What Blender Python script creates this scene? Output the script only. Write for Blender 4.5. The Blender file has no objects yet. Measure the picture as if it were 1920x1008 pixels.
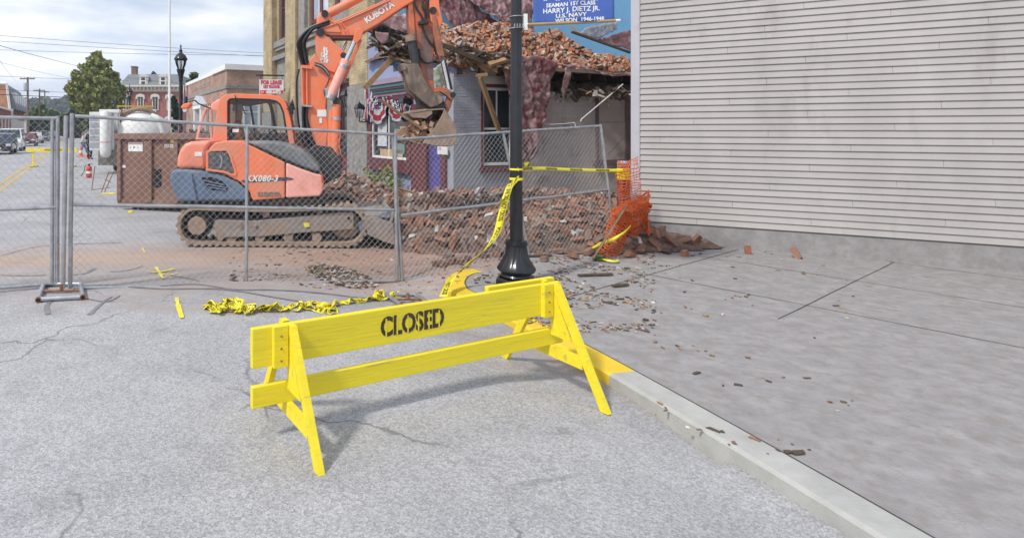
import bpy, bmesh, math, random
import numpy as np
from mathutils import Vector, Matrix, noise

# ---------------------------------------------------------------- camera, world, sun, exposure
SC = bpy.context.scene
COL = SC.collection
R = math.radians
rnd = random.Random(11)
F, CX, HY, H = 1100.0, 600.0, 244.0, 1.77
cam_d = bpy.data.cameras.new('camera')
cam = bpy.data.objects.new('camera', cam_d)
COL.objects.link(cam)
cam.location = (0, 0, H)
cam.rotation_euler = (R(90), 0, 0)
cam_d.sensor_width = 36.0
cam_d.lens = F / 1920.0 * 36.0
cam_d.shift_x = (960 - CX) / 1920.0
cam_d.shift_y = -(504 - HY) / 1920.0
cam_d.clip_start = 0.05
cam_d.clip_end = 3000
SC.camera = cam
SUN_EL, SUN_AZ = 48.0, -128.0          # azimuth measured from +Y clockwise (negative: to the left, behind)
wd = bpy.data.worlds.new('World')
SC.world = wd
wd.use_nodes = True
nt = wd.node_tree
for n in list(nt.nodes):
    nt.nodes.remove(n)
out = nt.nodes.new('ShaderNodeOutputWorld')
bg = nt.nodes.new('ShaderNodeBackground')
bg.inputs[1].default_value = 0.12
sky = nt.nodes.new('ShaderNodeTexSky')
sky.sky_type = 'NISHITA'
sky.sun_disc = False
sky.sun_elevation = R(SUN_EL)
sky.sun_rotation = R(SUN_AZ)
sky.air_density = 1.0
sky.dust_density = 1.5
tc = nt.nodes.new('ShaderNodeTexCoord')
mp = nt.nodes.new('ShaderNodeMapping')
mp.inputs['Scale'].default_value = (1.6, 1.6, 6.0)
mp.inputs['Location'].default_value = (3.1, 0.4, 0.3)
nz = nt.nodes.new('ShaderNodeTexNoise')
nz.inputs['Scale'].default_value = 1.5
nz.inputs['Detail'].default_value = 7
nz.inputs['Roughness'].default_value = 0.55
cr = nt.nodes.new('ShaderNodeValToRGB')
cr.color_ramp.elements[0].position = 0.34
cr.color_ramp.elements[0].color = (0.45, 0.45, 0.45, 1)
cr.color_ramp.elements[1].position = 0.62
cr.color_ramp.elements[1].color = (1, 1, 1, 1)
cl = nt.nodes.new('ShaderNodeValToRGB')          # cloud tone: bluish grey bellies to white tops
cl.color_ramp.elements[0].position = 0.38
cl.color_ramp.elements[0].color = (5.9, 6.7, 8.4, 1)
cl.color_ramp.elements[1].position = 0.66
cl.color_ramp.elements[1].color = (9.6, 9.7, 9.9, 1)
nz2 = nt.nodes.new('ShaderNodeTexNoise')
nz2.inputs['Scale'].default_value = 3.1
nz2.inputs['Detail'].default_value = 6
mx = nt.nodes.new('ShaderNodeMix')
mx.data_type = 'RGBA'
L = nt.links.new
L(tc.outputs['Generated'], mp.inputs[0])
L(mp.outputs[0], nz.inputs['Vector'])
L(mp.outputs[0], nz2.inputs['Vector'])
L(nz.outputs[0], cr.inputs[0])
L(nz2.outputs[0], cl.inputs[0])
L(cr.outputs[0], mx.inputs[0])
L(sky.outputs[0], mx.inputs[6])
L(cl.outputs[0], mx.inputs[7])
L(mx.outputs[2], bg.inputs[0])
L(bg.outputs[0], out.inputs[0])
sd = bpy.data.lights.new('sun', 'SUN')
sd.energy = 2.9
sd.angle = R(6)
sd.color = (1.0, 0.95, 0.87)
sun = bpy.data.objects.new('sun', sd)
COL.objects.link(sun)
_az, _el = R(SUN_AZ), R(SUN_EL)
sdir = Vector((math.sin(_az) * math.cos(_el), math.cos(_az) * math.cos(_el), math.sin(_el)))
sun.rotation_euler = sdir.to_track_quat('Z', 'Y').to_euler()
SC.view_settings.view_transform = 'Standard'
SC.view_settings.look = 'None'
SC.view_settings.gamma = 1
SC.view_settings.exposure = 0.08
SC.view_settings.use_curve_mapping = False
SC.cycles.max_bounces = 6
SC.cycles.transparent_max_bounces = 24
SC.cycles.use_adaptive_sampling = True
SC.cycles.use_denoising = True

# ---------------------------------------------------------------- frames of reference
TA = math.atan2(450, 1100)              # the town's streets run at this angle to the view
EX = Vector((math.cos(TA), math.sin(TA), 0))
EY = Vector((-math.sin(TA), math.cos(TA), 0))
C0 = Vector((3.18, 14.0, 0))            # street corner of the half demolished building
TM = Matrix.Translation(C0) @ Matrix.Rotation(TA, 4, 'Z')
TI = TM.inverted()


def P(px, py, Y):
    return Vector(((px - CX) / F * Y, Y, H - (py - HY) / F * Y))


def G(px, py, z=0.0):
    return P(px, py, (H - z) * F / (py - HY))


def PT(px, py, ax, val):
    """where the sight line through a photo pixel meets the town plane x=val or y=val (town coordinates)"""
    o = TI @ Vector((0, 0, H))
    d = TI.to_3x3() @ Vector(((px - CX) / F, 1, -(py - HY) / F))
    i = 0 if ax == 'x' else 1
    t = (val - o[i]) / d[i]
    return o + d * t


def gh(x, y):
    """ground height: crowned road and gutter dip"""
    a = 0.07 * math.exp(-((x + 2.8) / 2.4) ** 2 - ((y - 6.1) / 1.2) ** 2)
    b = -0.16 * math.exp(-((x - 0.9) / 1.1) ** 2 - ((y - 7.2) / 1.2) ** 2)
    c = -0.075 * math.exp(-((x - 1.25) / 0.75) ** 2 - ((y - 6.35) / 0.7) ** 2)      # gutter at the kerb nose
    kx = 1.72 + (5.75 - y) * 0.18
    d = -0.12 * math.exp(-((x - kx) / 0.5) ** 2) / (1 + math.exp(min(40, (y - 5.6) * 3)))      # gutter along the near kerb
    return a + b + c + d


# ---------------------------------------------------------------- node materials
MATS = {}


def newmat(name):
    m = bpy.data.materials.new(name)
    m.use_nodes = True
    n = m.node_tree
    b = n.nodes['Principled BSDF']
    return m, n, b


def mat(name, col, rough=0.6, metal=0.0, var=0.18, scale=6.0, bump=0.15, dirt=None, dirt_amt=0.5, dscale=2.5, fine=60.0, isl=0.0, coat=0.0, st=None, world=False):
    if name in MATS:
        return MATS[name]
    m, n, b = newmat(name)
    N = n.nodes.new
    l = n.links.new
    tcn = N('ShaderNodeTexCoord')
    co = tcn.outputs['Object']
    if world:
        co = N('ShaderNodeNewGeometry').outputs['Position']
    if st:
        mpg = N('ShaderNodeMapping')
        mpg.inputs['Scale'].default_value = st
        l(co, mpg.inputs[0])
        co = mpg.outputs[0]
    no = N('ShaderNodeTexNoise')
    no.inputs['Scale'].default_value = scale
    no.inputs['Detail'].default_value = 6
    no.inputs['Roughness'].default_value = 0.65
    l(co, no.inputs['Vector'])
    rp = N('ShaderNodeValToRGB')
    c = Vector(col[:3])
    rp.color_ramp.elements[0].position = 0.3
    rp.color_ramp.elements[0].color = (*(c * (1 - var)), 1)
    rp.color_ramp.elements[1].position = 0.7
    rp.color_ramp.elements[1].color = (*[min(1, v) for v in c * (1 + var)], 1)
    l(no.outputs[0], rp.inputs[0])
    src = rp.outputs[0]
    if isl:
        g = N('ShaderNodeNewGeometry')
        oi = N('ShaderNodeObjectInfo')
        ad = N('ShaderNodeMath'); ad.operation = 'ADD'
        fr = N('ShaderNodeMath'); fr.operation = 'FRACT'
        l(g.outputs['Random Per Island'], ad.inputs[0]); l(oi.outputs['Random'], ad.inputs[1]); l(ad.outputs[0], fr.inputs[0])
        mr = N('ShaderNodeMapRange')
        mr.inputs['To Min'].default_value = 1 - isl
        mr.inputs['To Max'].default_value = 1 + isl
        l(fr.outputs[0], mr.inputs[0])
        vm = N('ShaderNodeVectorMath'); vm.operation = 'SCALE'
        l(src, vm.inputs[0]); l(mr.outputs[0], vm.inputs['Scale'])
        src = vm.outputs[0]
    if dirt:
        n2 = N('ShaderNodeTexNoise')
        n2.inputs['Scale'].default_value = dscale
        n2.inputs['Detail'].default_value = 8
        n2.inputs['Roughness'].default_value = 0.7
        l(co, n2.inputs['Vector'])
        r2 = N('ShaderNodeValToRGB')
        r2.color_ramp.elements[0].position = 0.62 - 0.35 * dirt_amt
        r2.color_ramp.elements[0].color = (0, 0, 0, 1)
        r2.color_ramp.elements[1].position = 0.78 - 0.25 * dirt_amt
        r2.color_ramp.elements[1].color = (1, 1, 1, 1)
        l(n2.outputs[0], r2.inputs[0])
        mxn = N('ShaderNodeMix'); mxn.data_type = 'RGBA'
        mxn.inputs[7].default_value = (*dirt, 1)
        l(r2.outputs[0], mxn.inputs[0]); l(src, mxn.inputs[6])
        src = mxn.outputs[2]
    l(src, b.inputs['Base Color'])
    b.inputs['Roughness'].default_value = rough
    b.inputs['Metallic'].default_value = metal
    b.inputs['Coat Weight'].default_value = coat
    if bump:
        n3 = N('ShaderNodeTexNoise')
        n3.inputs['Scale'].default_value = fine
        n3.inputs['Detail'].default_value = 4
        l(co, n3.inputs['Vector'])
        bp = N('ShaderNodeBump')
        bp.inputs['Strength'].default_value = bump
        bp.inputs['Distance'].default_value = 0.01
        l(n3.outputs[0], bp.inputs['Height'])
        l(bp.outputs[0], b.inputs['Normal'])
    MATS[name] = m
    return m


def matbrick(name, cols, mortar, w=0.21, h=0.075, ms=0.012, rough=0.85, var=0.25):
    """procedural coursed brick on UV laid out in metres, for walls too far off to build brick by brick"""
    m, n, b = newmat(name)
    N = n.nodes.new
    l = n.links.new
    uv = N('ShaderNodeUVMap')
    bt = N('ShaderNodeTexBrick')
    bt.inputs['Scale'].default_value = 1.0
    bt.inputs['Brick Width'].default_value = w
    bt.inputs['Row Height'].default_value = h
    bt.inputs['Mortar Size'].default_value = ms
    bt.inputs['Color1'].default_value = (*cols[0], 1)
    bt.inputs['Color2'].default_value = (*cols[1], 1)
    bt.inputs['Mortar'].default_value = (*mortar, 1)
    l(uv.outputs[0], bt.inputs['Vector'])
    no = N('ShaderNodeTexNoise')
    no.inputs['Scale'].default_value = 1.3
    no.inputs['Detail'].default_value = 6
    l(uv.outputs[0], no.inputs['Vector'])
    mr = N('ShaderNodeMapRange')
    mr.inputs['From Min'].default_value = 0.3
    mr.inputs['From Max'].default_value = 0.7
    mr.inputs['To Min'].default_value = 1 - var
    mr.inputs['To Max'].default_value = 1 + var
    l(no.outputs[0], mr.inputs[0])
    vm = N('ShaderNodeVectorMath'); vm.operation = 'SCALE'
    l(bt.outputs[0], vm.inputs[0]); l(mr.outputs[0], vm.inputs['Scale'])
    l(vm.outputs[0], b.inputs['Base Color'])
    b.inputs['Roughness'].default_value = rough
    bp = N('ShaderNodeBump')
    bp.inputs['Strength'].default_value = 0.4
    bp.inputs['Distance'].default_value = 0.01
    bp.invert = True
    l(bt.outputs[1], bp.inputs['Height']); l(bp.outputs[0], b.inputs['Normal'])
    MATS[name] = m
    return m


def matramp(name, cols, rough=0.9, bump=0.5, scale=9, fine=55, dust=None, dust_amt=.6):
    """colour picked per piece (island and object random) from a list, mottled with noise"""
    m, n, b = newmat(name)
    N = n.nodes.new
    l = n.links.new
    g = N('ShaderNodeNewGeometry'); oi = N('ShaderNodeObjectInfo')
    ad = N('ShaderNodeMath'); ad.operation = 'ADD'
    fr = N('ShaderNodeMath'); fr.operation = 'FRACT'
    l(g.outputs['Random Per Island'], ad.inputs[0]); l(oi.outputs['Random'], ad.inputs[1]); l(ad.outputs[0], fr.inputs[0])
    rp = N('ShaderNodeValToRGB')
    rp.color_ramp.interpolation = 'LINEAR'
    el = rp.color_ramp.elements
    el[0].position = 0; el[0].color = (*cols[0], 1)
    el[1].position = 1; el[1].color = (*cols[-1], 1)
    for i, c in enumerate(cols[1:-1]):
        e = el.new((i + 1) / (len(cols) - 1)); e.color = (*c, 1)
    l(fr.outputs[0], rp.inputs[0])
    tcn = N('ShaderNodeTexCoord')
    no = N('ShaderNodeTexNoise')
    no.inputs['Scale'].default_value = scale; no.inputs['Detail'].default_value = 6
    l(tcn.outputs['Object'], no.inputs['Vector'])
    mr = N('ShaderNodeMapRange')
    mr.inputs['From Min'].default_value = 0.3; mr.inputs['From Max'].default_value = 0.7
    mr.inputs['To Min'].default_value = 0.65; mr.inputs['To Max'].default_value = 1.35
    l(no.outputs[0], mr.inputs[0])
    vm = N('ShaderNodeVectorMath'); vm.operation = 'SCALE'
    l(rp.outputs[0], vm.inputs[0]); l(mr.outputs[0], vm.inputs['Scale'])
    src = vm.outputs[0]
    if dust:      # dust settled on the faces that look up, in patches
        sx = N('ShaderNodeSeparateXYZ'); l(g.outputs['True Normal'], sx.inputs[0])
        dn = N('ShaderNodeTexNoise'); dn.inputs['Scale'].default_value = 2.2; dn.inputs['Detail'].default_value = 5
        l(g.outputs['Position'], dn.inputs['Vector'])
        a1 = N('ShaderNodeMath'); a1.operation = 'MULTIPLY_ADD'; a1.inputs[1].default_value = 2.4; a1.inputs[2].default_value = -1.0
        l(dn.outputs[0], a1.inputs[0])
        a2 = N('ShaderNodeMath'); a2.operation = 'MULTIPLY_ADD'; a2.inputs[1].default_value = .55
        l(sx.outputs[2], a2.inputs[0]); l(a1.outputs[0], a2.inputs[2])
        a3 = N('ShaderNodeMath'); a3.operation = 'MULTIPLY'; a3.use_clamp = True; a3.inputs[1].default_value = dust_amt
        l(a2.outputs[0], a3.inputs[0])
        dm = N('ShaderNodeMix'); dm.data_type = 'RGBA'; dm.inputs[7].default_value = (*dust, 1)
        l(a3.outputs[0], dm.inputs[0]); l(src, dm.inputs[6]); src = dm.outputs[2]
    l(src, b.inputs['Base Color'])
    b.inputs['Roughness'].default_value = rough
    if bump:
        n3 = N('ShaderNodeTexNoise'); n3.inputs['Scale'].default_value = fine
        l(tcn.outputs['Object'], n3.inputs['Vector'])
        bp = N('ShaderNodeBump'); bp.inputs['Strength'].default_value = bump; bp.inputs['Distance'].default_value = 0.01
        l(n3.outputs[0], bp.inputs['Height']); l(bp.outputs[0], b.inputs['Normal'])
    MATS[name] = m
    return m


def matglass(name, tint, refl=0.12):
    m, n, b = newmat(name)
    n.nodes.remove(b)
    o = n.nodes['Material Output']
    t = n.nodes.new('ShaderNodeBsdfTransparent'); t.inputs[0].default_value = (*tint, 1)
    g = n.nodes.new('ShaderNodeBsdfGlossy'); g.inputs['Roughness'].default_value = 0.05
    g.inputs[0].default_value = (0.8, 0.85, 0.9, 1)
    fz = n.nodes.new('ShaderNodeFresnel'); fz.inputs[0].default_value = 1.45
    ad = n.nodes.new('ShaderNodeMath'); ad.operation = 'MULTIPLY'; ad.use_clamp = True; ad.inputs[1].default_value = refl
    x = n.nodes.new('ShaderNodeMixShader')
    n.links.new(fz.outputs[0], ad.inputs[0]); n.links.new(ad.outputs[0], x.inputs[0])
    n.links.new(t.outputs[0], x.inputs[1]); n.links.new(g.outputs[0], x.inputs[2])
    n.links.new(x.outputs[0], o.inputs[0])
    MATS[name] = m
    return m


# ---------------------------------------------------------------- mesh builder
class MB:
    def __init__(s):
        s.v, s.f, s.m, s.sm = [], [], [], []

    def add(s, vs, fs, m=0, smooth=False):
        o = len(s.v)
        s.v.extend([tuple(v) for v in vs])
        for f in fs:
            s.f.append([i + o for i in f]); s.m.append(m); s.sm.append(smooth)
        return s

    def box(s, x0, x1, y0, y1, z0, z1, m=0, M=None):
        vs = [Vector(p) for p in ((x0, y0, z0), (x1, y0, z0), (x1, y1, z0), (x0, y1, z0), (x0, y0, z1), (x1, y0, z1), (x1, y1, z1), (x0, y1, z1))]
        if M is not None:
            vs = [M @ v for v in vs]
        return s.add(vs, [(3, 2, 1, 0), (4, 5, 6, 7), (0, 1, 5, 4), (1, 2, 6, 5), (2, 3, 7, 6), (3, 0, 4, 7)], m)

    def prism(s, pts, y0, y1, m=0, M=None):
        """polygon in x,z pushed from y0 to y1"""
        n = len(pts)
        a = sum(pts[i][0] * pts[(i + 1) % n][1] - pts[(i + 1) % n][0] * pts[i][1] for i in range(n))
        if a < 0:
            pts = pts[::-1]
        vs = [Vector((x, y0, z)) for x, z in pts] + [Vector((x, y1, z)) for x, z in pts]
        if M is not None:
            vs = [M @ v for v in vs]
        fs = [list(range(n)), list(range(2 * n - 1, n - 1, -1))] + [(i, i + n, (i + 1) % n + n, (i + 1) % n) for i in range(n)]
        return s.add(vs, fs, m)

    def slab(s, pts, z0, z1, m=0):
        """polygon in x,y raised from z0 to z1"""
        n = len(pts)
        a = sum(pts[i][0] * pts[(i + 1) % n][1] - pts[(i + 1) % n][0] * pts[i][1] for i in range(n))
        if a < 0:
            pts = pts[::-1]
        vs = [(x, y, z0) for x, y in pts] + [(x, y, z1) for x, y in pts]
        fs = [list(range(n - 1, -1, -1)), list(range(n, 2 * n))] + [(i, (i + 1) % n, (i + 1) % n + n, i + n) for i in range(n)]
        return s.add(vs, fs, m)

    def ring(s, outer, inner, y0, y1, m=0, M=None):
        n = len(outer)
        vs = [Vector((x, y0, z)) for x, z in outer] + [Vector((x, y0, z)) for x, z in inner] + [Vector((x, y1, z)) for x, z in outer] + [Vector((x, y1, z)) for x, z in inner]
        if M is not None:
            vs = [M @ v for v in vs]
        fs = []
        for i in range(n):
            j = (i + 1) % n
            fs += [(i, j, n + j, n + i), (2 * n + j, 2 * n + i, 3 * n + i, 3 * n + j), (j, i, 2 * n + i, 2 * n + j), (n + i, n + j, 3 * n + j, 3 * n + i)]
        return s.add(vs, fs, m)

    def tube(s, pts, r, n=8, m=0, cap=True, smooth=True):
        pts = [Vector(p) for p in pts]
        rs = r if isinstance(r, (list, tuple)) else [r] * len(pts)
        vs, up = [], None
        for i, p in enumerate(pts):
            d = (pts[min(i + 1, len(pts) - 1)] - pts[max(i - 1, 0)])
            d = d.normalized() if d.length > 1e-9 else Vector((0, 0, 1))
            if up is None:
                up = Vector((0, 0, 1)) if abs(d.z) < 0.9 else Vector((1, 0, 0))
            a = d.cross(up)
            a = a.normalized() if a.length > 1e-6 else Vector((1, 0, 0))
            b = a.cross(d).normalized()
            up = b
            for k in range(n):
                t = 2 * math.pi * k / n
                vs.append(p + (a * math.cos(t) + b * math.sin(t)) * rs[i])
        fs = []
        for i in range(len(pts) - 1):
            for k in range(n):
                k2 = (k + 1) % n
                fs.append((i * n + k, i * n + k2, (i + 1) * n + k2, (i + 1) * n + k))
        s.add(vs, fs, m, smooth)
        if cap:
            s.add(vs[:n], [list(range(n - 1, -1, -1))], m)
            s.add(vs[-n:], [list(range(n))], m)
        return s

    def lathe(s, prof, n=16, m=0, c=(0, 0, 0), smooth=True, M=None):
        vs = []
        for r, z in prof:
            for k in range(n):
                t = 2 * math.pi * k / n
                p = Vector((c[0] + r * math.cos(t), c[1] + r * math.sin(t), c[2] + z))
                vs.append(M @ p if M is not None else p)
        fs = []
        for i in range(len(prof) - 1):
            for k in range(n):
                k2 = (k + 1) % n
                fs.append((i * n + k, i * n + k2, (i + 1) * n + k2, (i + 1) * n + k))
        return s.add(vs, fs, m, smooth)

    def build(s, name, mats, parent=None, local=False, bevel=0, seg=2, uv=False, sharp=None):
        me = bpy.data.meshes.new(name)
        vs = s.v
        if parent is not None and not local:
            I = W[parent.name].inverted()
            vs = [tuple(I @ Vector(v)) for v in vs]
        me.from_pydata(vs, [], s.f)
        if not isinstance(mats, (list, tuple)):
            mats = [mats]
        for mm in mats:
            me.materials.append(mm)
        if len(mats) > 1:
            me.polygons.foreach_set('material_index', s.m)
        if any(s.sm):
            me.polygons.foreach_set('use_smooth', s.sm)
            me.set_sharp_from_angle(angle=R(sharp or 50))
        if uv:
            ul = me.uv_layers.new(name='UVMap')
            for p in me.polygons:
                nn = p.normal
                for li in p.loop_indices:
                    co = me.vertices[me.loops[li].vertex_index].co
                    if abs(nn.z) > 0.7:
                        q = (co.x, co.y)
                    elif abs(nn.x) > abs(nn.y):
                        q = (co.y, co.z)
                    else:
                        q = (co.x, co.z)
                    ul.data[li].uv = q
        me.update()
        o = bpy.data.objects.new(name, me)
        COL.objects.link(o)
        if parent is not None:
            o.parent = parent
            W[o.name] = W[parent.name]
        else:
            W[o.name] = Matrix()
        if bevel:
            b = o.modifiers.new('bevel', 'BEVEL')
            b.width = bevel
            b.segments = seg
            b.limit_method = 'ANGLE'
            b.angle_limit = R(35)
        return o


W = {}


def tag(o, label, cat, group=None):
    o['label'] = label
    o['category'] = cat
    if group:
        o['group'] = group
    return o


def thing(name, label, cat, loc=(0, 0, 0), rz=0.0, group=None):
    o = bpy.data.objects.new(name, None)
    COL.objects.link(o)
    o.location = loc
    o.rotation_euler = (0, 0, rz)
    o.empty_display_size = 0.2
    W[o.name] = Matrix.Translation(Vector(loc)) @ Matrix.Rotation(rz, 4, 'Z')
    return tag(o, label, cat, group)


def tthing(name, label, cat, x, y, z=0.0, group=None):
    p = TM @ Vector((x, y, z))
    return thing(name, label, cat, p, TA, group)


def struct(o):
    o['kind'] = 'structure'
    return o


def stuff(o, label=None, cat=None):
    o['kind'] = 'stuff'
    if label:
        o['label'] = label
        o['category'] = cat
    return o


def copyobj(o, parent=None, loc=None, rot=None, scale=None):
    c = o.copy()
    COL.objects.link(c)
    if parent is not None:
        c.parent = parent
    if loc is not None:
        c.location = loc
    if rot is not None:
        c.rotation_euler = rot
    if scale is not None:
        c.scale = scale
    return c


def textmesh(s, size, extrude=0.002, shear=0.0, off=0.0, space=1.0, align='CENTER'):
    cu = bpy.data.curves.new('lettering', 'FONT')
    cu.body = s
    cu.size = size
    cu.extrude = extrude
    cu.shear = shear
    cu.offset = off
    cu.space_character = space
    cu.align_x = align
    cu.align_y = 'CENTER'
    cu.resolution_u = 3
    o = bpy.data.objects.new('tmp_text', cu)
    COL.objects.link(o)
    dg = bpy.context.evaluated_depsgraph_get()
    dg.update()
    me = bpy.data.meshes.new_from_object(o.evaluated_get(dg))
    bpy.data.objects.remove(o)
    vs = [Vector(v.co) for v in me.vertices]
    fs = [list(p.vertices) for p in me.polygons]
    bpy.data.meshes.remove(me)
    return vs, fs


XZ = Matrix(((1, 0, 0, 0), (0, 0, -1, 0), (0, 1, 0, 0), (0, 0, 0, 1)))     # text plane -> upright, facing -Y


def text(s, size, m, parent, M, name='lettering', sx=1.0, local=False, **kw):
    vs, fs = textmesh(s, size, **kw)
    b = MB()
    b.add([M @ Vector((v.x * sx, v.y, v.z)) for v in vs], fs)
    return b.build(name, m, parent, local=local)


def crom(pts, n=8):
    pts = [Vector(p) for p in pts]
    q = [pts[0] * 2 - pts[1]] + pts + [pts[-1] * 2 - pts[-2]]
    outp = []
    for i in range(1, len(q) - 2):
        p0, p1, p2, p3 = q[i - 1:i + 3]
        for k in range(n):
            t = k / n
            outp.append(0.5 * ((2 * p1) + (p2 - p0) * t + (2 * p0 - 5 * p1 + 4 * p2 - p3) * t * t + (3 * p1 - p0 - 3 * p2 + p3) * t ** 3))
    outp.append(pts[-1])
    return outp


def pxs(pts, Y):
    return [((x - CX) / F * Y, H - (y - HY) / F * Y) for x, y in pts]


# common materials
M_galv = mat('galvanised steel', (0.42, 0.43, 0.45), 0.45, 0.7, 0.25, 9, 0.1, dirt=(0.28, 0.2, 0.15), dirt_amt=0.12)
M_wire = mat('fence wire', (0.40, 0.41, 0.43), 0.55, 0.3, 0.1, 9, 0)
M_rust = mat('rusty steel', (0.28, 0.14, 0.08), 0.8, 0.2, 0.4, 20, 0.3)
M_orange = mat('excavator orange paint', (0.85, 0.21, 0.09), 0.44, 0, 0.10, 3, 0.08, dirt=(0.66, 0.27, 0.17), dirt_amt=0.5, dscale=1.8)
M_pink = mat('faded orange paint', (0.88, 0.40, 0.33), 0.45, 0, 0.1, 3, 0.05, dirt=(0.7, 0.27, 0.17), dirt_amt=0.3, dscale=2)
M_faded = mat('sun faded orange paint', (0.84, 0.27, 0.17), 0.45, 0, 0.08, 3, 0.06, dirt=(0.62, 0.21, 0.12), dirt_amt=0.3, dscale=1.6)
M_bluegrey = mat('blue grey plastic', (0.115, 0.165, 0.25), 0.5, 0, 0.2, 4, 0.08, dirt=(0.25, 0.24, 0.24), dirt_amt=0.3)
M_hood = mat('dusty grey hood', (0.15, 0.16, 0.17), 0.6, 0, 0.2, 5, 0.1, dirt=(0.25, 0.23, 0.21), dirt_amt=0.4)
M_mud = mat('dried mud on steel', (0.30, 0.22, 0.165), 0.9, 0, 0.3, 10, 0.5, dirt=(0.14, 0.12, 0.11), dirt_amt=0.25, dscale=5)
M_dsteel = mat('dark greasy steel', (0.045, 0.045, 0.048), 0.5, 0.3, 0.4, 8, 0.2, dirt=(0.16, 0.12, 0.09), dirt_amt=0.3)
M_rubber = mat('black rubber', (0.02, 0.02, 0.022), 0.55, 0, 0.3, 12, 0.1, dirt=(0.1, 0.09, 0.08), dirt_amt=0.1)
M_chrome = mat('chrome rod', (0.75, 0.76, 0.78), 0.15, 1.0, 0.05, 5, 0)
M_black = mat('black painted iron', (0.018, 0.02, 0.024), 0.32, 0.2, 0.3, 6, 0.08, coat=0.2)
M_white = mat('white paint', (0.78, 0.78, 0.76), 0.5, 0, 0.06, 5, 0.05)
M_dark = mat('void shade and seam black', (0.02, 0.018, 0.017), 0.9, 0, 0.3, 5, 0)  # near-black: shade painted into openings and recesses, also dark seams
M_yel = mat('yellow barricade paint', (0.82, 0.67, 0.025), 0.6, 0, 0.08, 5, 0.25, dirt=(0.42, 0.34, 0.09), dirt_amt=0.16, dscale=7, fine=25, st=(.22, 2.5, 2.5))
M_ink = mat('black ink', (0.012, 0.012, 0.012), 0.6, 0, 0, 5, 0)
M_tape = mat('yellow barrier tape', (0.86, 0.74, 0.03), 0.35, 0, 0.08, 8, 0)
M_wood = matramp('raw lumber', [(0.28, 0.18, 0.10), (0.36, 0.24, 0.13), (0.17, 0.12, 0.08), (0.42, 0.30, 0.17)], 0.8, 0.4, 7, 30)
M_glassd = mat('dark window glass', (0.04, 0.05, 0.06), 0.06, 0, 0.5, 1.2, 0, coat=0.5)
M_maroon = mat('maroon trim paint', (0.13, 0.035, 0.04), 0.55, 0, 0.2, 5, 0.1)
M_cream = mat('cream trim', (0.62, 0.58, 0.5), 0.6, 0, 0.08, 5, 0.1)
M_stone = mat('grey stone', (0.26, 0.25, 0.235), 0.85, 0, 0.3, 6, 0.4, dirt=(0.16, 0.15, 0.13), dirt_amt=0.3)
M_glass = matglass('clear glass', (0.90, 0.92, 0.92), 0.85)
M_lglass = matglass('lantern glass', (0.85, 0.86, 0.85), 1.0)
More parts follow.
